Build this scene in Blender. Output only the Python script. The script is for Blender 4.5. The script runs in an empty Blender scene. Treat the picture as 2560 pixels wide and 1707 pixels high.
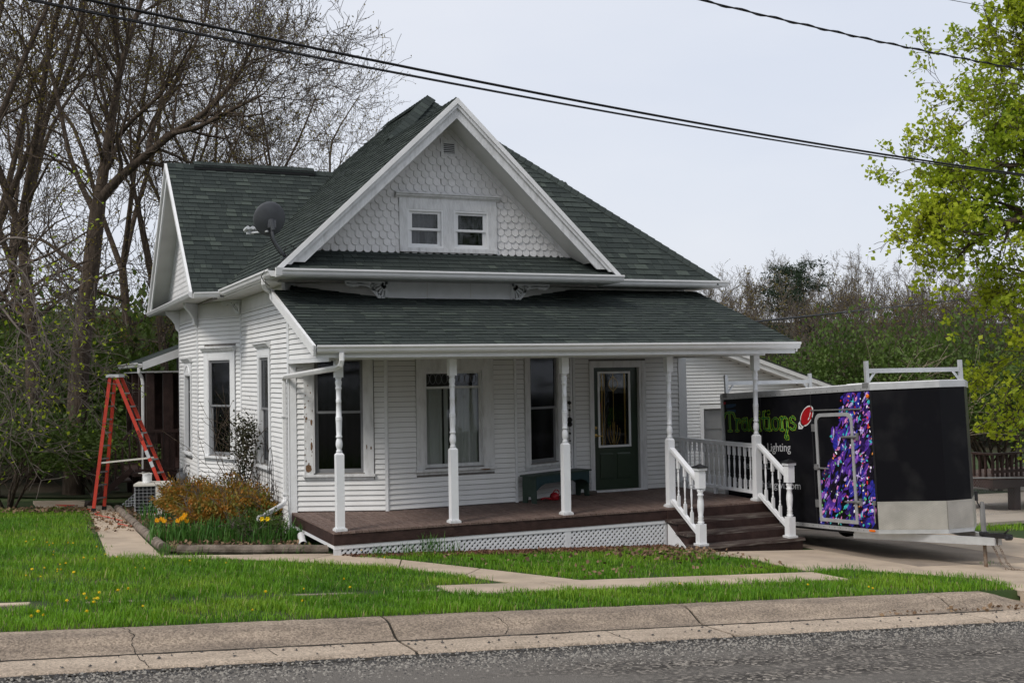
import bpy, bmesh, math, random
import numpy as np
from mathutils import Vector, Matrix, Quaternion
random.seed(11); rng = np.random.default_rng(11)
S = bpy.context.scene
COL = S.collection
# ------------------------------------------------------------------ camera
cd = bpy.data.cameras.new('camera'); cam = bpy.data.objects.new('camera', cd); COL.objects.link(cam)
cd.sensor_width = 36.0; cd.lens = 2853.6/2560*36; cd.clip_start = .1; cd.clip_end = 2000
ya, pi_, ro = math.radians(23.8016), math.radians(1.4847), math.radians(-.9029)
Fv = Vector((math.sin(ya)*math.cos(pi_), math.cos(ya)*math.cos(pi_), math.sin(pi_)))
r0 = Vector((math.cos(ya), -math.sin(ya), 0)); u0 = r0.cross(Fv)
Rv = r0*math.cos(ro)+u0*math.sin(ro); Uv = u0*math.cos(ro)-r0*math.sin(ro)
M = Matrix((Rv, Uv, -Fv)).transposed().to_4x4(); M.translation = (-3.81, -14.3912, 2.0316)
cam.matrix_world = M; S.camera = cam
# ------------------------------------------------------------------ sky, sun, exposure
SUN = Vector((-.62, -.26, .74)).normalized()
w = bpy.data.worlds.new('World'); S.world = w; w.use_nodes = True
nt = w.node_tree; nt.nodes.clear()
out = nt.nodes.new('ShaderNodeOutputWorld'); bg = nt.nodes.new('ShaderNodeBackground')
sky = nt.nodes.new('ShaderNodeTexSky'); sky.sky_type = 'NISHITA'; sky.sun_disc = False
sky.sun_elevation = math.asin(SUN.z); sky.sun_rotation = math.atan2(SUN.x, SUN.y)
sky.air_density = 1.2; sky.dust_density = 3.0
tc = nt.nodes.new('ShaderNodeTexCoord'); mp = nt.nodes.new('ShaderNodeMapping'); mp.inputs['Scale'].default_value = (1, 1, 3.0)
no = nt.nodes.new('ShaderNodeTexNoise'); no.inputs['Scale'].default_value = 2.2; no.inputs['Detail'].default_value = 5; no.inputs['Roughness'].default_value = .5
cr = nt.nodes.new('ShaderNodeValToRGB')
cr.color_ramp.elements[0].position = .3; cr.color_ramp.elements[0].color = (.69, .73, .825, 1)
cr.color_ramp.elements[1].position = .7; cr.color_ramp.elements[1].color = (.79, .81, .87, 1)
sc = nt.nodes.new('ShaderNodeVectorMath'); sc.operation = 'SCALE'; sc.inputs['Scale'].default_value = 9.0
mx = nt.nodes.new('ShaderNodeMix'); mx.data_type = 'RGBA'; mx.inputs['Factor'].default_value = .88
L = nt.links.new
L(tc.outputs['Generated'], mp.inputs['Vector']); L(mp.outputs['Vector'], no.inputs['Vector']); L(no.outputs['Fac'], cr.inputs['Fac'])
L(cr.outputs['Color'], sc.inputs[0]); L(sky.outputs['Color'], mx.inputs[6]); L(sc.outputs['Vector'], mx.inputs[7])
L(mx.outputs[2], bg.inputs['Color']); bg.inputs['Strength'].default_value = .1; L(bg.outputs['Background'], out.inputs['Surface'])
sd = bpy.data.lights.new('sun', 'SUN'); sd.energy = 1.9; sd.angle = math.radians(16); sd.color = (1, .94, .86)
so = bpy.data.objects.new('sun', sd); COL.objects.link(so); so.rotation_euler = SUN.to_track_quat('Z', 'Y').to_euler(); so.location = (-20, 0, 30)
S.view_settings.view_transform = 'Standard'; S.view_settings.look = 'None'; S.view_settings.gamma = 1; S.view_settings.exposure = 0.30
S.cycles.max_bounces = 5; S.cycles.diffuse_bounces = 2; S.cycles.glossy_bounces = 2; S.cycles.transmission_bounces = 3; S.cycles.transparent_max_bounces = 6; S.cycles.use_adaptive_sampling = True; S.cycles.adaptive_threshold = .02
try: S.cycles.use_denoising = True
except Exception: pass

# ------------------------------------------------------------------ materials
def mat(name, col, rough=.6, var=.12, scale=8., col2=None, bump=0., bscale=60., spec=.3, metal=0., objrand=0., detail=6., mapscale=(1, 1, 1), fac2=(.4, .65), trans=0.):
    m = bpy.data.materials.new(name); m.use_nodes = True
    t = m.node_tree; N = t.nodes; lk = t.links.new
    b = N['Principled BSDF']; b.inputs['Roughness'].default_value = rough; b.inputs['Metallic'].default_value = metal
    b.inputs['Specular IOR Level'].default_value = spec
    if trans: b.inputs['Transmission Weight'].default_value = trans
    g = N.new('ShaderNodeNewGeometry'); mpn = N.new('ShaderNodeMapping'); mpn.inputs['Scale'].default_value = mapscale
    lk(g.outputs['Position'], mpn.inputs['Vector'])
    n = N.new('ShaderNodeTexNoise'); n.inputs['Scale'].default_value = scale; n.inputs['Detail'].default_value = detail
    lk(mpn.outputs['Vector'], n.inputs['Vector'])
    r = N.new('ShaderNodeValToRGB'); c = Vector(col)
    if col2 is None:
        a = c*(1-var); d = c*(1+var); r.color_ramp.elements[0].position = .3; r.color_ramp.elements[1].position = .7
    else:
        a = c; d = Vector(col2); r.color_ramp.elements[0].position = fac2[0]; r.color_ramp.elements[1].position = fac2[1]
    r.color_ramp.elements[0].color = (*a, 1); r.color_ramp.elements[1].color = (*d, 1)
    lk(n.outputs['Fac'], r.inputs['Fac']); last = r.outputs['Color']
    if objrand:
        oi = N.new('ShaderNodeObjectInfo'); mr = N.new('ShaderNodeMapRange')
        mr.inputs['To Min'].default_value = 1-objrand; mr.inputs['To Max'].default_value = 1+objrand
        lk(oi.outputs['Random'], mr.inputs['Value'])
        vm = N.new('ShaderNodeVectorMath'); vm.operation = 'SCALE'; lk(last, vm.inputs[0]); lk(mr.outputs['Result'], vm.inputs['Scale']); last = vm.outputs['Vector']
    lk(last, b.inputs['Base Color'])
    if bump:
        n2 = N.new('ShaderNodeTexNoise'); n2.inputs['Scale'].default_value = bscale; n2.inputs['Detail'].default_value = 4
        lk(mpn.outputs['Vector'], n2.inputs['Vector'])
        bp = N.new('ShaderNodeBump'); bp.inputs['Strength'].default_value = bump; bp.inputs['Distance'].default_value = .02
        lk(n2.outputs['Fac'], bp.inputs['Height']); lk(bp.outputs['Normal'], b.inputs['Normal'])
    m['k'] = 1
    return m
def leafmat(name, col, col2, scale=1.5, tr=.35):
    m = mat(name, col, .55, col2=col2, scale=scale, fac2=(.3, .7), spec=.25)
    t = m.node_tree; N = t.nodes; b = N['Principled BSDF']; o = N['Material Output']
    tl = N.new('ShaderNodeBsdfTranslucent'); ms = N.new('ShaderNodeMixShader'); ms.inputs[0].default_value = tr
    src = b.inputs['Base Color'].links[0].from_socket
    t.links.new(src, tl.inputs['Color']); t.links.new(b.outputs[0], ms.inputs[1]); t.links.new(tl.outputs[0], ms.inputs[2]); t.links.new(ms.outputs[0], o.inputs['Surface'])
    return m
def glassmat(name, tint=(.55, .58, .6), rough=.03):
    m = bpy.data.materials.new(name); m.use_nodes = True; t = m.node_tree; N = t.nodes; N.clear(); lk = t.links.new
    o = N.new('ShaderNodeOutputMaterial'); tr = N.new('ShaderNodeBsdfTransparent'); gl = N.new('ShaderNodeBsdfGlossy'); fr = N.new('ShaderNodeFresnel'); ms = N.new('ShaderNodeMixShader')
    tr.inputs['Color'].default_value = (*tint, 1); gl.inputs['Roughness'].default_value = rough; gl.inputs['Color'].default_value = (.8, .82, .85, 1); fr.inputs['IOR'].default_value = 1.45
    g = N.new('ShaderNodeNewGeometry'); n = N.new('ShaderNodeTexNoise'); n.inputs['Scale'].default_value = 2.5; bp = N.new('ShaderNodeBump'); bp.inputs['Strength'].default_value = .05; bp.inputs['Distance'].default_value = .05
    lk(g.outputs['Position'], n.inputs['Vector']); lk(n.outputs['Fac'], bp.inputs['Height']); lk(bp.outputs['Normal'], gl.inputs['Normal'])
    lk(fr.outputs[0], ms.inputs[0]); lk(tr.outputs[0], ms.inputs[1]); lk(gl.outputs[0], ms.inputs[2]); lk(ms.outputs[0], o.inputs['Surface'])
    return m
MT = {}
MT['siding'] = mat('white_vinyl_siding', (.745, .75, .75), .45, col2=(.66, .66, .65), scale=1.6, fac2=(.45, .8), bump=.05, bscale=25, objrand=.03, mapscale=(1.5, 1.5, .5))
MT['trim'] = mat('white_painted_trim', (.70, .715, .73), .5, .05, 6., bump=.15, bscale=40)
MT['oldtrim'] = mat('weathered_white_trim', (.66, .67, .68), .6, col2=(.50, .505, .51), scale=14, fac2=(.45, .75), bump=.3, bscale=50, mapscale=(1, 1, .3))
MT['soffit'] = mat('soffit_paint', (.62, .62, .60), .6, .06, 3.)
MT['gutter'] = mat('white_gutter_metal', (.74, .745, .75), .35, .05, 5., spec=.4)
MT['scale'] = mat('scale_shingle_paint', (.68, .68, .685), .65, col2=(.60, .60, .60), scale=9, fac2=(.5, .7), bump=.3, bscale=60, objrand=.05)
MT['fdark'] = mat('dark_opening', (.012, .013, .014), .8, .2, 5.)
MT['chip'] = mat('bare_wood_patch', (.15, .085, .045), .85, .3, 40., bump=.3)
sh = [(.030, .038, .036), (.037, .046, .043), (.045, .056, .051), (.060, .074, .065)]
for i, c in enumerate(sh):
    MT['sh%d' % i] = mat('green_asphalt_shingle_%s' % 'abcd'[i], c, .9, .28, 90., bump=.35, bscale=180, spec=.15, detail=3)
MT['gapshade'] = mat('siding_gap_shade', (.20, .19, .18), .9, .2, 10.)  # dark wall backing: shadow lines between siding courses put into the colour
MT['scaleshade'] = mat('scale_gap_shade', (.30, .29, .28), .9, .2, 10.)  # darker gable backing paints in the shaded gaps round the fish scales
MT['ceil'] = mat('tan_porch_ceiling', (.22, .18, .135), .6, .08, 4., mapscale=(1, 12, 1))
MT['shbase'] = mat('roof_underlay', (.012, .015, .015), .95, .2, 30.)
MT['moss'] = mat('mossy_shingle', (.06, .075, .06), .95, col2=(.35, .37, .33), scale=22, fac2=(.5, .62), bump=.4)
MT['deck'] = mat('weathered_deck_wood', (.115, .077, .064), .75, col2=(.215, .158, .135), scale=7, fac2=(.4, .75), bump=.4, bscale=40, objrand=.14, mapscale=(6, .7, 6))
MT['brown'] = mat('dark_brown_stain', (.032, .017, .0145), .6, col2=(.05, .028, .024), scale=7, bump=.25, bscale=30)
MT['tread'] = mat('worn_tread_wood', (.05, .034, .03), .75, col2=(.17, .15, .13), scale=6, fac2=(.5, .7), bump=.4, mapscale=(.6, 5, 5))
MT['postw'] = mat('gloss_white_post', (.76, .775, .80), .35, .03, 10., spec=.45)
MT['sash'] = mat('grey_storm_sash', (.19, .195, .205), .45, .08, 12.)
MT['sashw'] = mat('white_vinyl_sash', (.74, .75, .76), .4, .03, 9.)
MT['glass'] = glassmat('window_glass', (.86, .88, .88)); MT['screen'] = glassmat('screened_glass', (.34, .35, .37), .12)
MT['curtain'] = mat('white_curtain', (.74, .73, .70), .9, .08, 14., mapscale=(8, 8, .5))
MT['mcurtain'] = mat('dim_lace_curtain', (.17, .17, .18), .9, .12, 14.)
MT['dcurtain'] = mat('grey_curtain', (.14, .145, .155), .9, .15, 14., mapscale=(8, 8, .5))
MT['doorg'] = mat('dark_green_door', (.018, .036, .019), .35, .1, 8., spec=.5)
MT['brass'] = mat('brass', (.55, .38, .12), .3, .1, 20., metal=1)
MT['concrete'] = mat('old_concrete', (.49, .395, .30), .9, col2=(.37, .30, .23), scale=2.6, fac2=(.35, .7), bump=.4, bscale=120, objrand=.05)
MT['concdark'] = mat('stained_concrete', (.31, .255, .20), .9, col2=(.22, .18, .145), scale=2.0, fac2=(.35, .7), bump=.4, bscale=120, objrand=.06)
def aggregate(name, c1, c2, sc_, fine):
    m = mat(name, c1, .95, col2=c2, scale=sc_, fac2=(.35, .68), bump=.9, bscale=170, objrand=.04, detail=10, mapscale=(.35, 1.6, 1.6))
    t = m.node_tree; N = t.nodes; lk = t.links.new; b = N['Principled BSDF']; src = b.inputs['Base Color'].links[0].from_socket
    g = N.new('ShaderNodeNewGeometry'); v = N.new('ShaderNodeTexVoronoi'); v.inputs['Scale'].default_value = 75; lk(g.outputs['Position'], v.inputs['Vector'])
    sp = N.new('ShaderNodeSeparateColor'); lk(v.outputs['Color'], sp.inputs[0]); mr = N.new('ShaderNodeMapRange'); mr.inputs['To Min'].default_value = 1-fine; mr.inputs['To Max'].default_value = 1+fine; lk(sp.outputs[0], mr.inputs['Value'])
    vm = N.new('ShaderNodeVectorMath'); vm.operation = 'SCALE'; lk(src, vm.inputs[0]); lk(mr.outputs['Result'], vm.inputs['Scale']); lk(vm.outputs['Vector'], b.inputs['Base Color']); return m
MT['curb'] = aggregate('curb_concrete', (.43, .345, .265), (.26, .21, .165), 4., .36)
MT['pan'] = aggregate('gutter_pan_concrete', (.58, .475, .37), (.45, .365, .285), 3., .30)
MT['soil'] = mat('dark_soil', (.045, .03, .02), .95, col2=(.10, .07, .045), scale=9, bump=.8, bscale=30)
MT['bark'] = mat('dark_bark', (.058, .043, .032), .95, col2=(.11, .083, .06), scale=6, bump=.8, bscale=25, mapscale=(3, 3, .6))
MT['bark2'] = mat('grey_bark', (.085, .07, .056), .95, col2=(.14, .118, .098), scale=6, bump=.8, bscale=25, mapscale=(3, 3, .6))
MT['log'] = mat('weathered_log', (.20, .165, .135), .85, col2=(.10, .08, .062), scale=6, bump=.5, bscale=30)
MT['alu'] = mat('aluminium', (.62, .63, .64), .38, .08, 9., metal=.6, spec=.5)
MT['alud'] = mat('dull_steel', (.30, .30, .30), .5, .15, 12., metal=.7)
MT['black'] = mat('black_enamel', (.012, .012, .014), .35, .2, 4., spec=.5)
MT['rubber'] = mat('black_rubber', (.012, .012, .012), .8, .2, 20.)
MT['rust'] = mat('rusty_steel', (.17, .11, .07), .75, col2=(.30, .27, .23), scale=14, metal=.3)
MT['orange'] = mat('orange_fibreglass', (.52, .05, .028), .45, .1, 10., spec=.4)
MT['dgrey'] = mat('dish_grey', (.085, .09, .10), .5, .1, 10.)
MT['lgrey'] = mat('pale_grey_plastic', (.5, .52, .54), .5, .08, 10.)
MT['acw'] = mat('pale_enamel', (.62, .60, .54), .5, .06, 10.)
MT['bench'] = mat('dark_green_bench_paint', (.022, .042, .030), .5, col2=(.035, .055, .045), scale=10)
MT['benchb'] = mat('blue_green_bench_paint', (.018, .045, .052), .5, .1, 10.)
MT['red'] = mat('red_plastic', (.30, .012, .018), .4, .1, 10.)
MT['wire'] = mat('cable_black', (.006, .006, .007), .6, .1, 10.)
MT['chain'] = mat('galvanised_mesh', (.33, .34, .35), .5, .1, 10., metal=.5)
MT['yellow'] = mat('yellow_petals', (.85, .60, .015), .6, .1, 60.)
MT['tulip'] = mat('orange_yellow_petals', (.90, .42, .01), .5, col2=(.90, .55, .03), scale=40)
MT['grass'] = leafmat('grass_blades', (.062, .185, .008), (.17, .35, .016), .7, .3)
MT['grass2'] = leafmat('yellowish_grass_blades', (.16, .31, .018), (.24, .37, .028), 1.3, .3)
MT['straw'] = mat('dry_straw', (.30, .25, .13), .9, .2, 5.)
MT['grassd'] = leafmat('tuft_leaves', (.040, .135, .020), (.10, .22, .04), 3., .3)
MT['maple'] = leafmat('maple_spring_leaves', (.20, .32, .016), (.48, .53, .035), .55, .45)
MT['lilac'] = leafmat('lilac_leaves', (.045, .085, .018), (.13, .20, .04), .9, .35)
MT['bud'] = leafmat('olive_spring_buds', (.17, .11, .02), (.22, .20, .03), .5, .35)
MT['under'] = leafmat('understory_leaves', (.050, .085, .016), (.085, .135, .022), .4, .3)
MT['spirea'] = leafmat('rusty_orange_leaves', (.40, .14, .02), (.12, .18, .035), 7., .35)
MT['rose'] = leafmat('dark_rose_leaves', (.022, .032, .015), (.055, .045, .022), 5., .2)
MT['dead'] = mat('dead_leaves', (.14, .085, .05), .9, col2=(.26, .18, .11), scale=6)
MT['pine'] = leafmat('pine_needles', (.012, .028, .014), (.03, .05, .022), .5, .15)
MT['twig'] = mat('pale_twigs', (.13, .11, .095), .9, .2, 4.)
# ------------------------------------------------------------------ mesh helpers
def wloc(o):
    v = Vector((0, 0, 0))
    while o is not None: v = v+o.location; o = o.parent
    return v
class MB:
    def __init__(s): s.v = []; s.f = []; s.m = []; s.cur = 0
    def add(s, vs, fs):
        n = len(s.v); s.v.extend(tuple(p) for p in vs)
        for f in fs: s.f.append(tuple(i+n for i in f)); s.m.append(s.cur)
    def hexa(s, p): s.add(p, [(3, 2, 1, 0), (4, 5, 6, 7), (0, 1, 5, 4), (1, 2, 6, 5), (2, 3, 7, 6), (3, 0, 4, 7)])
    def box(s, x0, x1, y0, y1, z0, z1):
        s.hexa([(x0, y0, z0), (x1, y0, z0), (x1, y1, z0), (x0, y1, z0), (x0, y0, z1), (x1, y0, z1), (x1, y1, z1), (x0, y1, z1)])
    def beam(s, p, q, w, h, up=(0, 0, 1), c=.5):
        p = Vector(p); q = Vector(q); d = (q-p).normalized(); a = d.cross(Vector(up)).normalized()*w/2; b = a.cross(d).normalized()
        lo = -b*h*c; hi = b*h*(1-c)
        s.hexa([p-a+lo, p+a+lo, q+a+lo, q-a+lo, p-a+hi, p+a+hi, q+a+hi, q-a+hi])
    def prism(s, poly, d):
        n = len(poly); d = Vector(d); a = [Vector(p) for p in poly]; b = [p+d for p in a]
        s.add(a+b, [tuple(range(n))[::-1], tuple(range(n, 2*n))]+[(i, (i+1) % n, n+(i+1) % n, n+i) for i in range(n)])
    def tube(s, pts, r, n=6, cap=True, flat=None):
        pts = [Vector(p) for p in pts]; k = len(pts)
        if not hasattr(r, '__len__'): r = [r]*k
        vs = []; ref = None
        for i, p in enumerate(pts):
            t = (pts[min(i+1, k-1)]-pts[max(i-1, 0)]).normalized()
            if ref is None: ref = Vector((0, 0, 1)) if abs(t.z) < .9 else Vector((1, 0, 0))
            a = t.cross(ref)
            if a.length < 1e-5: a = t.orthogonal()
            a.normalize(); b = t.cross(a); ref = -b if False else ref
            for j in range(n):
                an = 2*math.pi*(j+.5)/n; vs.append(p+(a*math.cos(an)+b*math.sin(an))*r[i])
        fs = [(i*n+j, i*n+(j+1) % n, (i+1)*n+(j+1) % n, (i+1)*n+j) for i in range(k-1) for j in range(n)]
        if cap: fs += [tuple(range(n))[::-1], tuple((k-1)*n+j for j in range(n))]
        s.add(vs, fs)
    def lathe(s, prof, c, n=10, ax=None):
        c = Vector(c); q = Quaternion() if ax is None else Vector((0, 0, 1)).rotation_difference(Vector(ax))
        vs = []; k = len(prof)
        for r, z in prof:
            for j in range(n):
                a = 2*math.pi*j/n; vs.append(c+q @ Vector((r*math.cos(a), r*math.sin(a), z)))
        fs = [(i*n+j, i*n+(j+1) % n, (i+1)*n+(j+1) % n, (i+1)*n+j) for i in range(k-1) for j in range(n)]
        fs += [tuple(range(n))[::-1], tuple((k-1)*n+j for j in range(n))]
        s.add(vs, fs)
    def build(s, name, mats, parent=None, smooth=False, norm=True):
        me = bpy.data.meshes.new(name); off = wloc(parent)
        me.from_pydata([(v[0]-off.x, v[1]-off.y, v[2]-off.z) for v in s.v], [], s.f)
        if not isinstance(mats, (list, tuple)): mats = [mats]
        for m in mats: me.materials.append(MT[m] if isinstance(m, str) else m)
        if len(mats) > 1: me.polygons.foreach_set('material_index', s.m)
        if norm and len(s.f) < 30000:
            bm = bmesh.new(); bm.from_mesh(me); bmesh.ops.recalc_face_normals(bm, faces=bm.faces); bm.to_mesh(me); bm.free()
        if smooth: me.polygons.foreach_set('use_smooth', [True]*len(me.polygons))
        me.update(); o = bpy.data.objects.new(name, me); COL.objects.link(o)
        if parent is not None: o.parent = parent
        return o
def npmesh(name, V, Fq, mats, parent=None, mi=None, smooth=False):
    """V (n,3), Fq list of (k,nv) int arrays"""
    me = bpy.data.meshes.new(name); V = np.asarray(V, np.float32).copy()
    off = wloc(parent); V -= np.array(off, np.float32)
    nf = sum(len(f) for f in Fq); loops = np.concatenate([np.asarray(f, np.int32).ravel() for f in Fq])
    tot = np.concatenate([np.full(len(f), f.shape[1], np.int32) for f in Fq]); st = np.concatenate([[0], np.cumsum(tot)[:-1]]).astype(np.int32)
    me.vertices.add(len(V)); me.vertices.foreach_set('co', V.ravel()); me.loops.add(len(loops)); me.loops.foreach_set('vertex_index', loops)
    me.polygons.add(nf); me.polygons.foreach_set('loop_start', st); me.polygons.foreach_set('loop_total', tot)
    if not isinstance(mats, (list, tuple)): mats = [mats]
    for m in mats: me.materials.append(MT[m] if isinstance(m, str) else m)
    if mi is not None: me.polygons.foreach_set('material_index', np.asarray(mi, np.int32))
    if smooth: me.polygons.foreach_set('use_smooth', np.ones(nf, bool))
    me.update(calc_edges=True); me.validate()
    o = bpy.data.objects.new(name, me); COL.objects.link(o)
    if parent is not None: o.parent = parent
    return o
def empty(name, loc, label, cat, group=None):
    o = bpy.data.objects.new(name, None); COL.objects.link(o); o.location = loc; o.empty_display_size = .2
    tag(o, label, cat, group); return o
def tag(o, label=None, cat=None, group=None, kind=None):
    if label: o['label'] = label
    if cat: o['category'] = cat
    if group: o['group'] = group
    if kind: o['kind'] = kind
    return o
def copy_tree(o, parent=None):
    c = o.copy(); COL.objects.link(c); c.parent = parent
    for ch in list(o.children): copy_tree(ch, c)
    return c
def clip2(poly, a, b, c):
    """keep a*x+b*y<=c"""
    o = []; n = len(poly)
    for i in range(n):
        p = poly[i]; q = poly[(i+1) % n]; dp = a*p[0]+b*p[1]-c; dq = a*q[0]+b*q[1]-c
        if dp <= 0: o.append(p)
        if (dp < 0 and dq > 0) or (dp > 0 and dq < 0):
            t = dp/(dp-dq); o.append((p[0]+t*(q[0]-p[0]), p[1]+t*(q[1]-p[1])))
    return o
def clip_poly(poly, conv):
    """clip poly by convex ccw polygon conv"""
    n = len(conv)
    for i in range(n):
        p = conv[i]; q = conv[(i+1) % n]; a = (q[1]-p[1]); b = -(q[0]-p[0]); poly = clip2(poly, a, b, a*p[0]+b*p[1])
        if len(poly) < 3: return []
    return poly
def area2(p): return .5*sum(p[i][0]*p[(i+1) % len(p)][1]-p[(i+1) % len(p)][0]*p[i][1] for i in range(len(p)))
def inside(poly, x, y):
    x = np.asarray(x); y = np.asarray(y); r = np.zeros(x.shape, bool); n = len(poly)
    for i in range(n):
        x0, y0 = poly[i]; x1, y1 = poly[(i+1) % n]
        if y0 == y1: continue
        c = ((y0 > y) != (y1 > y)) & (x < (x1-x0)*(y-y0)/(y1-y0)+x0); r ^= c
    return r
def sstep(t): t = np.clip(t, 0, 1); return t*t*(3-2*t)
def gz(x, y):
    x = np.asarray(x, float); y = np.asarray(y, float)
    xx = np.clip(x, -12, 16); yy = np.clip(y, -16, 14)
    h = -.31-(.05+.002*np.maximum(-yy, 0))*xx-.04*yy
    h = h+9*sstep((y-30)/70)*sstep((x+60)/40)+.0*x
    return h
def G(x, y): return float(gz(x, y))

# ------------------------------------------------------------------ ground, street, kerb, paving
xs = np.unique(np.concatenate([np.arange(-80, -8, 4.), np.arange(-8, 12, .5), np.arange(12, 30, 1.5), np.arange(30, 161, 5.)]))
ys = np.unique(np.concatenate([np.arange(-40, -14, 2.), np.arange(-14, 14, .5), np.arange(14, 40, 1.5), np.arange(40, 221, 5.), [-5.2, -5.05, -4.95]]))
XX, YY = np.meshgrid(xs, ys); ZZ = gz(XX, YY)
ZZ = np.where((YY < -4.97) & (YY > -13.6), ZZ-.3, ZZ)
nx = len(xs); idx = np.arange(len(xs)*len(ys)).reshape(len(ys), nx)
FQ = np.stack([idx[:-1, :-1], idx[:-1, 1:], idx[1:, 1:], idx[1:, :-1]], -1).reshape(-1, 4)
MT['ground'] = mat('lawn_soil', (.030, .055, .012), .95, col2=(.075, .06, .035), scale=1.4, fac2=(.5, .75), bump=.6, bscale=20)
tag(npmesh('ground', np.stack([XX, YY, ZZ], -1).reshape(-1, 3), [FQ], 'ground', smooth=True), kind='structure')
# street: chip-sealed asphalt
def asphalt():
    m = mat('worn_asphalt', (.10, .098, .10), .9, .15, 1.2, bump=.7, bscale=90)
    t = m.node_tree; N = t.nodes; lk = t.links.new; b = N['Principled BSDF']
    g = N.new('ShaderNodeNewGeometry')
    v = N.new('ShaderNodeTexVoronoi'); v.inputs['Scale'].default_value = 38; lk(g.outputs['Position'], v.inputs['Vector'])
    r = N.new('ShaderNodeValToRGB'); e = r.color_ramp.elements; e[0].position = 0; e[0].color = (.020, .018, .016, 1); e[1].position = 1; e[1].color = (.40, .36, .31, 1)
    x = e.new(.55); x.color = (.078, .071, .065, 1); x2 = e.new(.85); x2.color = (.21, .19, .165, 1)
    sp = N.new('ShaderNodeSeparateColor'); lk(v.outputs['Color'], sp.inputs[0]); lk(sp.outputs[0], r.inputs['Fac'])
    # broad patches: chip-seal against smooth worn tar
    mp_ = N.new('ShaderNodeMapping'); mp_.inputs['Scale'].default_value = (.13, .75, 1); lk(g.outputs['Position'], mp_.inputs['Vector'])
    n = N.new('ShaderNodeTexNoise'); n.inputs['Scale'].default_value = 1.1; n.inputs['Detail'].default_value = 5; lk(mp_.outputs['Vector'], n.inputs['Vector'])
    r2 = N.new('ShaderNodeValToRGB'); r2.color_ramp.elements[0].position = .46; r2.color_ramp.elements[1].position = .58; lk(n.outputs['Fac'], r2.inputs['Fac'])
    n3 = N.new('ShaderNodeTexNoise'); n3.inputs['Scale'].default_value = 140; lk(g.outputs['Position'], n3.inputs['Vector'])
    r3 = N.new('ShaderNodeValToRGB'); r3.color_ramp.elements[0].color = (.098, .090, .082, 1); r3.color_ramp.elements[1].color = (.21, .193, .172, 1); r3.color_ramp.elements[0].position = .3; r3.color_ramp.elements[1].position = .75; lk(n3.outputs['Fac'], r3.inputs['Fac'])
    mxx = N.new('ShaderNodeMix'); mxx.data_type = 'RGBA'; lk(r2.outputs['Color'], mxx.inputs[0]); lk(r.outputs['Color'], mxx.inputs[6]); lk(r3.outputs['Color'], mxx.inputs[7])
    lk(mxx.outputs[2], b.inputs['Base Color']); b.inputs['Specular IOR Level'].default_value = .12
    return m
MT['asphalt'] = asphalt()
ys2 = np.concatenate([[-13.7, -12, -10, -8.5, -7.5, -7, -6.5, -6.1], [-5.86]]); xs2 = np.arange(-80, 161, .5)
XX, YY = np.meshgrid(xs2, ys2); ZZ = gz(XX, YY)-.150+.03*np.clip((-5.86-YY)/3, 0, 1)
ZZ[-1] += -.012; YY[-1] += rng.uniform(-.05, .02, len(xs2))
nx = len(xs2); idx = np.arange(XX.size).reshape(XX.shape); FQ = np.stack([idx[:-1, :-1], idx[:-1, 1:], idx[1:, 1:], idx[1:, :-1]], -1).reshape(-1, 4)
tag(npmesh('street', np.stack([XX, YY, ZZ], -1).reshape(-1, 3), [FQ], 'asphalt', smooth=True), kind='structure')
# loose chippings along the gutter
def scatter_stones(name, n, xr, yr, zoff, s0, s1, m, kind='stuff', seed=1, bias=None):
    r = np.random.default_rng(seed); x = r.uniform(*xr, n); y = r.uniform(*yr, n) if bias is None else bias(r, n); z = gz(x, y)+zoff
    base = np.array([(1, 0, 0), (0, 1, 0), (-1, 0, 0), (0, -1, 0), (0, 0, .8), (0, 0, -.4)], float)
    sz = r.uniform(s0, s1, (n, 1, 1))*r.uniform(.6, 1.4, (n, 1, 3)); a = r.uniform(0, 6.28, n); ca, sa = np.cos(a), np.sin(a)
    P = base[None]*sz; Q = P.copy(); Q[..., 0] = P[..., 0]*ca[:, None]-P[..., 1]*sa[:, None]; Q[..., 1] = P[..., 0]*sa[:, None]+P[..., 1]*ca[:, None]
    Q += np.stack([x, y, z], -1)[:, None]
    tri = np.array([(0, 1, 4), (1, 2, 4), (2, 3, 4), (3, 0, 4)]); F = (np.arange(n)[:, None, None]*6+tri[None]).reshape(-1, 3)
    return tag(npmesh(name, Q.reshape(-1, 3), [F], m), kind=kind)
MT['chipw'] = mat('pale_chippings', (.24, .225, .20), .9, .3, 60.); MT['chipd'] = mat('dark_chippings', (.06, .058, .056), .9, .3, 60.)
tag(scatter_stones('gravel_chippings', 7000, (-6, 9), (-7.2, -5.9), -.146, .006, .016, 'chipw', seed=3, bias=lambda r, n: -5.9-np.abs(r.normal(0, .55, n))), 'pale loose stone chippings over the street edge', 'gravel')
tag(scatter_stones('tar_chippings', 7000, (-6, 9), (-7.2, -5.9), -.146, .006, .015, 'chipd', seed=4, bias=lambda r, n: -5.88-np.abs(r.normal(0, .35, n))), 'dark loose stone chippings against the gutter edge', 'gravel')
tag(scatter_stones('gutter_pebbles', 140, (-5, 6.3), (-5.8, -5.35), -.118, .006, .018, 'chipd', seed=8), 'few dark pebbles lying on the concrete gutter', 'pebbles')
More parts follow.
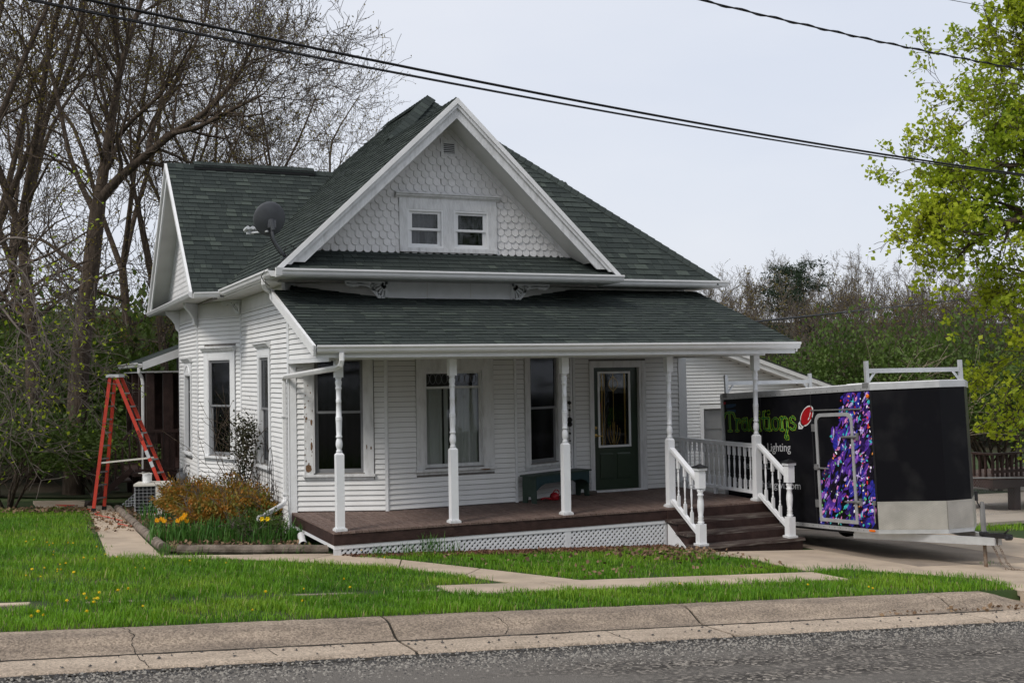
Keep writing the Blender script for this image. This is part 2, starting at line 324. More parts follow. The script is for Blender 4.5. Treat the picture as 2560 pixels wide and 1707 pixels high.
# kerb with gutter pan, in poured sections
kerb = bpy.data.objects.new('kerb', None); COL.objects.link(kerb); kerb.location = (0, -5.3, 0); kerb['kind'] = 'structure'
prof = [(-4.80, -.03), (-4.86, -.004), (-4.93, .012), (-5.06, .010), (-5.15, -.012), (-5.24, -.062), (-5.32, -.104), (-5.40, -.122), (-5.84, -.126), (-5.87, -.15), (-5.87, -.24)]
jn = [-18.9, -15.9, -12.9, -9.9, -6.9, -3.9, -.9, 2.05, 5.15, 6.55]
rk = np.random.default_rng(5)
for a, b in zip(jn[:-1], jn[1:]):
    n = 25; xx = np.linspace(a+.013, b-.013, n); V = []
    for i, x in enumerate(xx):
        e = 1.0
        if x > 5.9: e = max(0, 1-(x-5.9)/.6)
        for j, (y, z) in enumerate(prof):
            zz = z if z < -.11 else -.118+(z+.118)*e
            jit = rk.normal(0, .006) if j in (9, 10) else rk.normal(0, .002)
            V.append((x, y+jit*2+(.25*(1-e) if j < 7 else 0), G(x, y)+zz+rk.normal(0, .0015)))
    m = len(prof); idx = np.arange(n*m).reshape(n, m); FQ = np.stack([idx[:-1, :-1], idx[1:, :-1], idx[1:, 1:], idx[:-1, 1:]], -1).reshape(-1, 4)
    jj = np.tile(np.arange(m-1), n-1); o = npmesh('kerb_section', V, [FQ], ['curb', 'pan'], kerb, mi=(jj >= 7).astype(int), smooth=True)
    ends = MB()
    for col_ in (0, n-1): ends.add([V[col_*m+j] for j in range(m)], [tuple(range(m))])
    ends.build('kerb_end', 'curb', o)
MT['jointdirt'] = mat('dirty_joint', (.03, .026, .02), .95, .3, 30.)
jd = MB()
for x in jn[1:-1]:
    for (y, z), (y2, z2) in zip(prof[2:9], prof[3:10]): jd.add([(x-.02, y, G(x, y)+z-.012), (x+.02, y, G(x, y)+z-.012), (x+.02, y2, G(x, y2)+z2-.012), (x-.02, y2, G(x, y2)+z2-.012)], [(0, 1, 2, 3)])
jd.build('kerb_joint', 'jointdirt', kerb)
sm_ = MB(); xq = np.arange(-12, 6.0, .25); yq = -5.405
for x0_, x1_ in zip(xq[:-1], xq[1:]): wq = .006+.008*abs(math.sin(x0_*1.7)+math.sin(x0_*4.1)); sm_.add([(x0_, yq-wq, G(x0_, yq)-.119), (x1_, yq-.01, G(x1_, yq)-.119), (x1_, yq+.012, G(x1_, yq)-.116), (x0_, yq+.012, G(x0_, yq)-.116)], [(0, 1, 2, 3)])
sm_.build('gutter_seam', 'jointdirt', kerb)
eg_ = MB(); xq = np.arange(-14, 12, .12); rq = np.random.default_rng(9)
wv = [.03+.05*abs(math.sin(x*.9)+.6*math.sin(x*2.3+1))+rq.uniform(0, .04) for x in xq]
for i in range(len(xq)-1): eg_.add([(xq[i], -5.865-wv[i], G(xq[i], -5.9)-.150), (xq[i+1], -5.865-wv[i+1], G(xq[i+1], -5.9)-.150), (xq[i+1], -5.862, G(xq[i+1], -5.87)-.146), (xq[i], -5.862, G(xq[i], -5.87)-.146)], [(0, 1, 2, 3)])
eg_.build('gutter_dirt', 'jointdirt', kerb)
def hcrack(x, j0, j1, drift, seed):
    r = random.Random(seed); mb = MB(); pts = []; cx = x
    for (y, z) in prof[j0:j1]:
        pts.append((cx, y, G(cx, y)+z+.004)); cx += r.uniform(-.05, .05)+drift
    sub = []
    for p, q in zip(pts[:-1], pts[1:]):
        for k in range(4): t_ = k/4; sub.append((p[0]+(q[0]-p[0])*t_+r.uniform(-.012, .012), p[1]+(q[1]-p[1])*t_, p[2]+(q[2]-p[2])*t_+.001))
    for p, q in zip(sub[:-1], sub[1:]): w_ = r.uniform(.0015, .0045); mb.add([(p[0]-w_, p[1], p[2]), (p[0]+w_, p[1], p[2]), (q[0]+w_, q[1], q[2]), (q[0]-w_, q[1], q[2])], [(0, 1, 2, 3)])
    mb.build('kerb_crack', 'jointdirt', kerb)
hcrack(-3.0, 1, 10, .01, 1); hcrack(.05, 3, 8, 0, 2); hcrack(1.0, 7, 10, .03, 3); hcrack(3.9, 7, 10, .04, 4); hcrack(-2.0, 7, 9, .02, 5)
# paving slabs on the ground
def slab(poly, h, m, parent, name='slab', thick=.06, tilt=0):
    mb = MB(); r = random.Random(hash((round(poly[0][0], 2), round(poly[0][1], 2)))); dz = r.uniform(-.006, .006)
    if area2(poly) < 0: poly = poly[::-1]
    n = len(poly); top = [(x, y, G(x, y)+h+dz) for x, y in poly]; cx = sum(p[0] for p in poly)/n; cy = sum(p[1] for p in poly)/n
    bev = [(cx+(x-cx)*.992, cy+(y-cy)*.992, z+.006) for x, y, z in top]; bot = [(x, y, z-thick) for x, y, z in top]
    mb.add(bev+top+bot, [tuple(range(n))]+[(n+i, n+(i+1) % n, (i+1) % n, i) for i in range(n)]+[(2*n+i, 2*n+(i+1) % n, n+(i+1) % n, n+i) for i in range(n)])
    return mb.build(name, m, parent, norm=False)
def structure_root(name, loc=(0, 0, 0)):
    o = bpy.data.objects.new(name, None); COL.objects.link(o); o.location = loc; o['kind'] = 'structure'; return o
side = structure_root('sidewalk', (1, -3.45, 0))
for a in list(np.arange(-9.0, -4.7, 1.22))+[-4.12]: slab([(a, -3.78), (a+1.2 if a > -4.2 else a+1.2, -3.78), (a+1.2, -3.15), (a, -3.15)], .012, 'concrete', side, 'paving_slab') if a > -8.9 and a < -4.8 else None
slab([(-4.9, -3.40), (-3.66, -3.38), (-3.64, -3.24), (-4.9, -3.22)], .006, 'concrete', side, 'paving_slab')
for a in (.25, 1.46, 2.67, 3.88): slab([(a, -3.79), (a+1.195, -3.79), (a+1.195, -3.15), (a, -3.15)], .012, 'concrete', side, 'paving_slab')
for x0_, x1_, w_ in ((-3.2, -2.6, .03), (-1.3, -.7, .05), (-.25, .22, .12)): slab([(x0_, -3.37-w_), (x1_, -3.38-w_*.8), (x1_, -3.35), (x0_, -3.34)], .002, 'concdark', side, 'paving_slab')
path = structure_root('garden_path', (-1, 0, 0))
yy = [.62, 1.9, 3.2, 4.5, 5.8, 7.1, 8.4, 9.7, 11.0]
def pl(y): return -2.72+.035*y
def pr(y): return -2.08+.018*y
for a, b in zip(yy[:-1], yy[1:]): slab([(pl(a), a), (pr(a), a), (pr(b)-.0, b-.012), (pl(b), b-.012)], .012, 'concrete', path, 'paving_slab')
T = [(-2.06, .62), (-.95, .42), (.08, .22), (.68, -.67), (1.28, -1.80), (1.98, -3.13)]; Bm = [(-2.72, .60), (-1.35, .10), (-.55, -.50), (.40, -1.44), (.85, -2.4), (1.15, -3.13)]
for i in range(5):
    f = lambda p, q, t: (p[0]+(q[0]-p[0])*t, p[1]+(q[1]-p[1])*t)
    slab([f(Bm[i], Bm[i+1], .006), f(Bm[i], Bm[i+1], .994), f(T[i], T[i+1], .994), f(T[i], T[i+1], .006)], .013, 'concrete', path, 'paving_slab')
pad = structure_root('concrete_pad', (-3.3, 11, 0)); slab([(-3.30, 9.95), (-2.45, 9.95), (-2.3, 12.2), (-3.35, 12.2)], .05, 'concrete', pad, 'paving_slab')
drive = structure_root('driveway', (8, 0, 0))
slab([(4.75, -.84), (6.85, -1.0), (6.9, -2.95), (5.15, -2.95), (5.2, -1.5)], .010, 'concrete', drive, 'paving_slab')
for x0, x1 in ((6.92, 9.3), (9.32, 11.6)):
    for y0, y1 in ((-2.95, -.6), (-.58, 1.8), (1.82, 4.2), (4.22, 7.9)): slab([(x0, y0), (x1, y0), (x1, y1), (x0, y1)], .008, 'concdark' if x0 < 9 else 'concrete', drive, 'paving_slab')
slab([(5.8, -2.98), (6.88, -4.12), (9.6, -4.12), (9.6, -2.98)], .006, 'concrete', drive, 'paving_slab'); slab([(6.84, -4.14), (6.40, -5.06), (9.6, -5.06), (9.6, -4.14)], .006, 'concrete', drive, 'paving_slab'); slab([(9.62, -4.9), (12.2, -4.9), (12.2, -2.98), (9.62, -2.98)], .006, 'concrete', drive, 'paving_slab')
for x0, x1 in ((6.40, 9.3), (9.32, 12.2)):
    mb = MB(); mb.hexa([(x, y, G(x, y)+z) for z in (-.3, 0) for x, y in ((x0, -5.86), (x1, -5.86), (x1, -5.04), (x0, -5.04))]); mb.v = [(x, y, z+(-.135 if y < -5.5 else .0) if i > 3 else z-.1) for i, (x, y, z) in enumerate(mb.v)]; mb.build('apron_slab', 'concrete', drive)
lot = structure_root('parking_lot', (24, 12, -1)); MT['lot'] = mat('pale_worn_paving', (.42, .365, .31), .9, col2=(.34, .295, .25), scale=.6, bump=.3)
for x0, y0 in ((12.2, 3.0), (21.2, 3.0), (30.2, 3.0), (21.2, 8.0), (30.2, 8.0), (39.2, 3.0), (39.2, 8.0)):
    slab([(x0, y0 if y0 > 4 else 1.9), (x0+8.97, y0 if y0 > 4 else 1.9), (x0+8.97, y0+4.97), (x0, y0+4.97)], .03, 'lot', lot, 'paving_slab')
# ------------------------------------------------------------------ the house
house = empty('house', (3.4, 6, -.6), 'white clapboard cottage with dark green shingled roofs and a full-width front porch', 'house')
class Facet:
    def __init__(s, p0, p1, z0, z1):
        s.p0 = Vector((*p0, 0)); d = Vector((*p1, 0))-s.p0; s.L = d.length; s.e = d.normalized(); s.n = Vector((s.e.y, -s.e.x, 0)); s.z0 = z0; s.z1 = z1
    def pt(s, u, n, z): return s.p0+s.e*u+s.n*n+Vector((0, 0, z))
    def box(s, mb, u0, u1, n0, n1, z0, z1):
        q = s.pt; mb.hexa([q(u0, n0, z0), q(u1, n0, z0), q(u1, n1, z0), q(u0, n1, z0), q(u0, n0, z1), q(u1, n0, z1), q(u1, n1, z1), q(u0, n1, z1)])
    def prof(s, mb, u0, u1, pr): # profile of (n,z), extruded in u
        a = [s.pt(u0, n, z) for n, z in pr]; d = s.e*(u1-u0); mb.prism(a, d)
    def poly(s, mb, uz, n0, n1): mb.prism([s.pt(u, n0, z) for u, z in uz], s.n*(n1-n0))
EXP = .0757
board_count = [0]
rest_boards = MB()
def cuts(u0, u1, zc0, zc1, holes):
    iv = [(u0, u1)]
    for h0, h1, a, b in holes:
        if zc1 > a+.003 and zc0 < b-.003:
            nv = []
            for x, y in iv:
                if h1 <= x or h0 >= y: nv.append((x, y)); continue
                if h0 > x: nv.append((x, h0))
                if h1 < y: nv.append((h1, y))
            iv = nv
    return [(a, b) for a, b in iv if b-a > .012]
def siding(F, u0, u1, z0, z1, holes, single, parent, lim=None, vis=None):
    z = z0
    while z < z1-.01:
        zb = z+.010; zt = min(z+EXP+.003, z1); a, b = u0, u1
        if lim: a, b = lim(z+EXP*.5)
        if b-a > .02:
            for x, y in cuts(a, b, z, z+EXP, holes):
                one = single and (vis is None or vis(z)) and board_count[0] < 298
                mb = MB() if one else rest_boards
                F.prof(mb, x, y, [(-.004, zb), (.022, zb), (.020, zb+.012), (.005, zt), (-.004, zt)])
                if one: mb.build('siding_board', 'siding', parent); board_count[0] += 1
        z += EXP
def wall(F, holes, thick=.1, name='wall', m='gapshade'):
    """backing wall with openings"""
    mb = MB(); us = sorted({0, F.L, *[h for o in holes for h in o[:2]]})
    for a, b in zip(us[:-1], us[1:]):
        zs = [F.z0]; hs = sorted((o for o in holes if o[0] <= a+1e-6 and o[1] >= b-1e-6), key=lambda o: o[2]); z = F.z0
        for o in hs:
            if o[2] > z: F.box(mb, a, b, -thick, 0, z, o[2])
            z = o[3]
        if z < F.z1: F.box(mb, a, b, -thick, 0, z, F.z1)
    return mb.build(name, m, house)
def window(F, u0, u1, z0, z1, tw, meet=None, cap=False, tm='trim', sm='sash', gm='screen', curtain=None, sillw=.05, toptrim=None, sfw=.045, bar=None, capw=.09, side_l=None):
    """opening u0..u1 / z0..z1 in facet F"""
    q = F; mb = MB(); tt = tw if toptrim is None else toptrim; tl = tw if side_l is None else side_l
    q.box(mb, u0-tl, u0, .0, .034, z0-.02, z1+tt); q.box(mb, u1, u1+tw, .0, .034, z0-.02, z1+tt); q.box(mb, u0, u1, .0, .032, z1, z1+tt)
    q.box(mb, u0-.002, u0+.02, -.1, .03, z0, z1-.001); q.box(mb, u1-.02, u1+.002, -.1, .03, z0, z1-.001); q.box(mb, u0+.02, u1-.02, -.1, .028, z1-.02, z1)
    win = mb.build('window', tm, house)
    mb = MB(); q.box(mb, u0-tl-.02, u1+tw+.02, -.06, sillw+.03, z0-.055, z0-.018); q.box(mb, u0-tl, u1+tw, 0, .03, z0-.10, z0-.056); mb.build('sill', tm, win)
    if cap:
        mb = MB(); t = z1+tt; q.prof(mb, u0-tl-.03, u1+tw+.03, [(0, t), (.045, t), (.05, t+.015), (.075, t+.03), (.08, t+.05), (.11, t+.07), (.11, t+capw), (0, t+capw+.02)]); mb.build('cornice', 'oldtrim', win)
    a, b = u0+.02, u1-.02; zz0, zz1 = z0-.015, z1-.02
    spans = [(zz0, zz1, 0)] if meet is None else [(zz0, meet+.018, 0), (meet-.018, zz1, .03)]
    for k, (c, d, on) in enumerate(spans):
        mb = MB(); n0, n1 = -.062+on, -.034+on; w_ = sfw; bt = w_*1.6 if (k == 0) else .036; tp = .036 if (meet is not None and k == 0) else w_
        q.box(mb, a, a+w_, n0, n1, c, d); q.box(mb, b-w_, b, n0, n1, c, d); q.box(mb, a+w_, b-w_, n0, n1-.001, c, c+bt); q.box(mb, a+w_, b-w_, n0, n1-.001, d-tp, d)
        if bar: q.box(mb, a+w_, b-w_, n0, n1-.002, bar-.018, bar+.018)
        sa = mb.build('sash', sm, win)
        mb = MB(); q.box(mb, a+w_-.005, b-w_+.005, n0+.010, n0+.014, c+bt-.005, d-tp+.005); mb.build('pane', gm, sa)
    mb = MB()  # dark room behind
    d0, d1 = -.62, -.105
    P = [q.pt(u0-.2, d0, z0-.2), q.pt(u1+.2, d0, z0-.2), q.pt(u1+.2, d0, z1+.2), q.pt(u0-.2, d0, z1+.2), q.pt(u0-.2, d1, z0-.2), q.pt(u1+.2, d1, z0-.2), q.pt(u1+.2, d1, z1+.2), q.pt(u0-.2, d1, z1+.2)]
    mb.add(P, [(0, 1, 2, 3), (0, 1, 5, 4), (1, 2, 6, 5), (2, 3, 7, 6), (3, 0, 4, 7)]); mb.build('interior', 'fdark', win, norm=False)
    if curtain:
        cm, ivs = curtain
        for c0, c1, cz0, cz1 in ivs:
            mb = MB(); n = 28; r = random.Random(int(c0*1000)); vs = []
            ph = r.uniform(0, 6)
            for i in range(n+1):
                t = i/n; u = c0+(c1-c0)*t; dn = .022*math.sin(t*(c1-c0)*55+ph)+.01*math.sin(t*23+ph)
                vs += [q.pt(u, -.13+dn, cz0), q.pt(u, -.13+dn*.6, cz1)]
            mb.add(vs, [(2*i, 2*i+2, 2*i+3, 2*i+1) for i in range(n)]); mb.build('curtain', cm, win, smooth=True, norm=False)
    return win
ZT = 3.385
FA = Facet((-.574, 9.94), (-.574, 7.5), -.75, ZT); FB = Facet((-.574, 7.5), (0, 6.21), -.75, ZT); FC = Facet((0, 6.21), (0, 2.43), -.7, ZT)
FD = Facet((0, 2.43), (1.29, 1.83), -.1, ZT); FE = Facet((1.29, 1.83), (3.38, 1.83), -.1, ZT); FF = Facet((3.38, 1.83), (4.67, 2.43), -.1, ZT)
FG = Facet((4.67, 2.43), (6.87, 2.43), -.1, ZT); FR = Facet((6.87, 2.43), (6.87, 11.2), -1.0, ZT); FA2 = Facet((0, 11.2), (-.574, 9.94), -.8, ZT)
hC = [(1.62, 2.38, .585, 2.335)]; hB = [(.37, 1.09, .585, 2.335)]; hA = [(.86, 1.62, .57, 2.06)]
hD = [(.345, 1.105, .57, 2.28)]; hE = [(.59, 1.555, .60, 2.07)]; hF = [(.32, 1.05, .57, 2.28)]; hG = [(.385, 1.31, .035, 2.09)]
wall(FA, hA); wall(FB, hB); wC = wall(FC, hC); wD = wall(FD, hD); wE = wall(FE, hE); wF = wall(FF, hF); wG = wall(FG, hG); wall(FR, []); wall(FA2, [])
mb = MB(); mb.box(.0, 6.86, 11.19, 11.29, -1, ZT); mb.build('wall', 'siding', house)
# siding courses (u ranges inside corner boards)
def grow(h, l, r, t, b): return [(o[0]-l, o[1]+r, o[2]-b, o[3]+t) for o in h]
siding(FD, .10, 1.40, .005, 2.5, grow(hD, .137, .145, .4, .09), True, wD)
siding(FE, .03, 2.07, .005, 2.5, grow(hE, .13, .17, .4, .10), True, wE)
siding(FC, .035, 3.69, -.60, 3.12, grow(hC, .13, .13, .21, .10), True, wC, vis=lambda z: z > -.25)
siding(FF, .02, 1.36, .005, 2.5, grow(hF, .12, .15, .4, .10), True, wF)
siding(FG, .06, 2.04, .005, 2.5, grow(hG, .07, .09, .10, .05), True, wG)
siding(FB, .03, 1.38, -.65, 3.10, grow(hB, .145, .15, .21, .10), False, None)
siding(FA, .03, 2.41, -.65, 3.08, grow(hA, .12, .12, .30, .10), False, None)
siding(FR, .1, 8.6, -.9, 3.3, [], False, None)
# windows
window(FC, *hC[0], .115, meet=1.485, cap=True, toptrim=.13, curtain=('dcurtain', [(1.75, 2.0, .6, 2.3)]))
window(FB, *hB[0], .135, meet=1.485, cap=True, toptrim=.13, curtain=('dcurtain', [(.5, .78, .6, 2.3)]))
wa = window(FA, .86, 1.62, .57, 2.06, .11, cap=False, toptrim=.24, bar=1.72, curtain=('dcurtain', [(1.2, 1.5, .6, 2.0)]))
mb = MB(); FA.prof(mb, .70, 1.78, [(0, 2.30), (.05, 2.30), (.07, 2.33), (.10, 2.37), (.10, 2.39), (0, 2.41)]); mb.build('cornice', 'oldtrim', wa)
mb = MB(); mb.tube([FA.pt(1.24+.30*math.cos(t), .036, 2.075+.16*math.sin(t)) for t in np.linspace(0, math.pi, 13)], .012, 5); mb.build('arch_moulding', 'trim', wa)
window(FD, *hD[0], .135, meet=1.465, tm='oldtrim', toptrim=.1, curtain=('dcurtain', [(.40, .62, .6, 2.3), (.75, 1.08, .6, 2.3)]), sillw=.03)
we = window(FE, *hE[0], .165, tm='oldtrim', gm='glass', sm='oldtrim', toptrim=.18, bar=1.80, curtain=('curtain', [(.62, .93, .62, 1.8), (1.10, 1.52, .62, 1.8), (.95, 1.03, .62, 1.8)]), side_l=.125, sfw=.04)
window(FF, *hF[0], .11, meet=1.44, tm='oldtrim', toptrim=.1, sillw=.03, curtain=('dcurtain', [(.4, .6, .6, 2.3)]))
# leaded pattern in the fixed top light
mb = MB()
for k in range(9):
    u = .66+k*.095
    mb.tube([FE.pt(u+.045*math.cos(t), -.045, 1.93+.075*math.sin(t)) for t in np.linspace(0, 2*math.pi, 13)], .004, 4)
mb.build('leaded_tracery', 'sash', we)
# peeling paint on the porch window casing
mb = MB(); rp = random.Random(3)
def patch(F, u, z, su, sz, n=.0362):
    k = rp.randint(7, 11); mb.add([F.pt(u+su*math.cos(2*math.pi*i/k)*rp.uniform(.55, 1.1), n, z+sz*math.sin(2*math.pi*i/k)*rp.uniform(.55, 1.1)) for i in range(k)], [tuple(range(k))])
patch(FD, .272, .64, .05, .075); patch(FD, .318, .97, .02, .07); patch(FD, .32, 1.33, .02, .05); patch(FD, .245, 1.38, .018, .03)
for i in range(26): patch(FD, rp.choice([.225, .24, .31, .325, .28])+rp.uniform(-.01, .01), rp.uniform(.6, 1.9), rp.uniform(.004, .012), rp.uniform(.006, .025))
patch(FD, 1.135, .95, .01, .05); patch(FD, 1.2, .93, .012, .03); patch(FE, 1.55, .545, .10, .012, .083)
mb.build('peeled_paint_patch', 'chip', house, norm=False)['kind'] = 'stuff'
# corner boards
for F, u0_, u1_, n0, n1, z0_, z1_ in ((FD, .002, .098, .0, .026, -.02, ZT), (FC, 3.70, 3.806, .0, .026, -.6, ZT), (FC, 0, .032, .0, .024, -.65, 3.12), (FB, 1.385, 1.41, 0, .024, -.65, 3.1), (FB, 0, .027, 0, .022, -.65, 3.1), (FA, 2.415, 2.462, 0, .024, -.65, 3.1), (FA, -.02, .027, 0, .024, -.65, 3.1),
        (FD, 1.402, 1.445, 0, .024, -.02, 2.5), (FE, 0, .028, 0, .025, -.02, 2.5), (FE, 2.072, 2.105, 0, .024, -.02, 2.5), (FF, 0, .018, 0, .024, -.02, 2.5), (FF, 1.362, 1.41, 0, .022, -.02, 2.5), (FG, 0.01, .057, 0, .024, -.02, 2.5), (FG, 2.042, 2.2, 0, .026, -.7, ZT)):
    mb = MB(); F.box(mb, u0_, u1_, n0-.002, n1, z0_, z1_); mb.build('corner_board', 'trim', house)
# frieze boards under the eaves
for F, za in ((FC, 3.12), (FB, 3.10), (FA, 3.08)):
    mb = MB(); F.box(mb, .0, F.L, -.002, .012, za, ZT); F.box(mb, 0, F.L, .012, .022, za, za+.03); F.box(mb, 0, F.L, .012, .020, za+.05, za+.07); mb.build('frieze_board', 'soffit', house)
for F in (FD, FF, FG): mb = MB(); F.box(mb, 0, F.L, -.002, .008, 2.5, ZT); mb.build('frieze_board', 'soffit', house)
mb = MB(); FE.box(mb, -.02, 2.11, -.002, .018, 2.5, ZT); FE.box(mb, -.02, 2.11, .018, .03, 3.08, 3.155); mb.build('frieze_panel', 'trim', house)
for u in (.0, .66, 1.36, 2.05):
    mb = MB(); FE.box(mb, u, u+.012, .018, .021, 3.16, ZT); mb.build('panel_joint', 'soffit', house)
# sunburst brackets
def bracket(O, e, flip, nrm, s=1.0, parent=house):
    """flat sawn bracket in a vertical plane: corner at O (top, at the wall), reaching along e"""
    mb = MB(); O = Vector(O); e = Vector(e); nrm = Vector(nrm)
    def P(a, b): return O+e*a*s+Vector((0, 0, -b*s))
    def strip(pts, wd):
        for (a, b) in zip(pts[:-1], pts[1:]):
            d = Vector((b[0]-a[0], b[1]-a[1], 0)).normalized(); k = Vector((-d.y, d.x, 0))*wd/2
            mb.prism([P(a[0]+k.x, a[1]+k.y), P(b[0]+k.x, b[1]+k.y), P(b[0]-k.x, b[1]-k.y), P(a[0]-k.x, a[1]-k.y)], nrm*.03)
    strip([(0, .02), (.60, .02)], .04); strip([(.015, .0), (.015, .235)], .05); strip([(0, .235), (.10, .235), (.20, .125), (.21, .02)], .045)
    for an in (12, 32, 52, 72):
        t = math.radians(an); strip([(.03+.03*math.cos(t), .03+.03*math.sin(t)), (.03+.18*math.cos(t), .03+.19*math.sin(t))], .022)
    strip([(.04, .04), (.08, .08)], .08)
    strip([(.20+.22*(1-math.cos(t)), .13-.10*math.sin(t)*.9) for t in np.linspace(0, math.pi/2, 8)], .04)
    strip([(.42, .05), (.5, .06), (.58, .04)], .05)
    return mb.build('sunburst_bracket', 'trim', parent)
bracket((1.33, 1.815, 3.385), (-1, 0, 0), 1, (0, -1, 0), 1.08); bracket((3.34, 1.815, 3.385), (1, 0, 0), 1, (0, -1, 0), 1.08)
bracket((-.02, 6.19, 3.38), (-.407, .914, 0), 1, (-.91, -.41, 0), .95)
mb = MB()
for p, d in (((-.574, 7.5), (-.38, -.28)), ((-.574, 9.94), (-.38, .12)), ((.02, 2.43), (-.25, -.45))):
    d = Vector((*d, 0)); o = Vector((*p, 0)); k = Vector((-d.y, d.x, 0)).normalized()*.025
    pr_ = [(0, 3.38), (1, 3.38), (.95, 3.30), (.6, 3.2), (.35, 3.1), (.28, 3.0), (.12, 2.95), (0, 2.84), (0, 2.84)][:-1]
    mb = MB(); mb.prism([o+d*a*.72+Vector((0, 0, z))-k for a, z in pr_], k*2); mb.build('scroll_bracket', 'trim', house)
# ------------------------------------------------ soffits, fascias, gutters
mb = MB(); mb.box(-.40, 4.97, 1.36, 2.5, 3.39, 3.412); mb.build('soffit', 'soffit', house)
mb = MB(); mb.box(-.40, .08, 2.5, 5.52, 3.39, 3.412); mb.build('soffit', 'soffit', house)
mb = MB(); mb.box(-.93, .06, 5.53, 11.97, 3.387, 3.41); mb.build('soffit', 'soffit', house)
mb = MB(); mb.box(4.975, 7.27, 1.97, 2.5, 3.392, 3.414); mb.box(6.8, 7.27, 2.5, 11.2, 3.392, 3.414); mb.build('soffit', 'soffit', house)
GP = [(0, 0), (.055, 0), (.075, .022), (.085, .055), (.105, .075), (.105, .10), (.095, .10), (.09, .08), (0, .08)]
def gutter(a, b, outn, name='gutter', s=1.0, m='gutter'):
    a = Vector(a); b = Vector(b); o = Vector(outn); mb = MB(); mb.prism([a+o*x*s+Vector((0, 0, z*s-.1*s)) for x, z in GP], b-a); return mb.build(name, m, house)
def bxp(name, m, *a): mb = MB(); mb.box(*a); return mb.build(name, m, house)
bxp('fascia', 'trim', -.42, 4.99, 1.31, 1.36, 3.388, 3.47); gutter((-.36, 1.31, 3.50), (5.02, 1.31, 3.505), (0, -1, 0))
bxp('fascia', 'trim', -.42, -.38, 1.36, 5.52, 3.388, 3.47); gutter((-.42, 1.42, 3.50), (-.42, 5.50, 3.50), (-1, 0, 0))
bxp('fascia', 'trim', -.93, -.42, 5.53, 5.57, 3.37, 3.43); gutter((-.94, 5.53, 3.45), (-.5, 5.53, 3.47), (0, -1, 0))
bxp('fascia', 'trim', -.95, -.91, 5.57, 12.0, 3.37, 3.43)
mb = MB(); mb.prism([(-.95, 5.5, 3.35), (-1.0, 5.5, 3.375), (-1.03, 5.5, 3.425), (-1.03, 5.5, 3.44), (-.95, 5.5, 3.44)], (0, 6.5, 0)); mb.build('eave_moulding', 'oldtrim', house)
bxp('fascia', 'trim', 5.03, 7.29, 1.95, 1.99, 3.39, 3.47); gutter((5.03, 1.95, 3.50), (7.40, 1.95, 3.505), (0, -1, 0)); gutter((7.29, 1.95, 3.50), (7.29, 11.2, 3.5), (1, 0, 0))
mb = MB(); mb.prism([(-.36, 1.27, 3.505), (-.36, 1.20, 3.505), (-.36, 1.22, 3.40), (-.36, 1.27, 3.395)], (-.09, 0, 0)); mb.build('gutter_end', 'gutter', house)
# ------------------------------------------------ roofs
shingle_rest = MB(); shingle_one = []
SHM = ['sh0', 'sh1', 'sh2', 'sh3']
def roof(O, u, v, poly, m=None, tabs='rest', exp=.143, slab_t=.045, sl_m='shbase', weights=(.30, .34, .24, .12), conv=None):
    O = Vector(O); u = Vector(u).normalized(); v = Vector(v).normalized(); n = u.cross(v).normalized()
    if area2(poly) < 0: poly = poly[::-1]
    mb = MB(); mb.prism([O+u*a+v*b-n*slab_t for a, b in poly], n*slab_t); mb.build('roof_slab', sl_m, house)
    if tabs is None: return
    convs = conv or [poly]
    vmax = max(b for a, b in poly); umin = min(a for a, b in poly); umax = max(a for a, b in poly)
    r = random.Random(int(O.x*100+O.y*37+vmax*11)); row = 0; vv = -.012
    while vv < vmax-.02:
        uu = umin-r.uniform(0, .3); last = 0; wob = r.uniform(-.004, .004)
        while uu < umax:
            wd = r.choice([.10, .13, .17, .2, .24, .29]); a, b = uu, uu+wd-.006; uu += wd
            k = r.choices([0, 1, 2, 3], weights)[0]
            hb = .012+(.007 if k >= 2 else 0)+r.uniform(0, .003); dv = r.uniform(-.003, .003)+wob
            rect = [(a, vv+dv), (b, vv+dv), (b, vv+exp+.012), (a, vv+exp+.012)]
            for cp in convs:
                pc = clip_poly(rect, [(x, y-.012) if y < .02 else (x, y) for x, y in cp])
                if len(pc) < 3 or abs(area2(pc)) < .0006: continue
                nn = len(pc)
                top = [O+u*x+v*y+n*(hb+(.003-hb)*min(1, max(0, (y-vv)/exp))+.0015) for x, y in pc]; bot = [O+u*x+v*y-n*.002 for x, y in pc]
                fs = [tuple(range(nn))]+[(nn+i, nn+(i+1) % nn, (i+1) % nn, i) for i in range(nn)]
                if tabs == 'one': shingle_one.append((abs(area2(pc)), top+bot, fs, k))
                else: shingle_rest.cur = k; shingle_rest.add(top+bot, fs)
        vv += exp; row += 1
SL = .955; NS = math.hypot(1, SL)
# left wing, street-facing slope
ws = .846; nw = math.hypot(1, ws); Lw = 3.25*nw
roof((-.95, 5.5, 3.45), (1, 0, 0), (0, 1, ws), [(0, 0), (.50, 0), (3.36, Lw), (0, Lw)], tabs='one')
roof((3, 12.0, 3.45), (-1, 0, 0), (0, -1, ws), [(0, 0), (3.95, 0), (3.95, Lw), (.4, Lw)], tabs=None, sl_m='sh1')
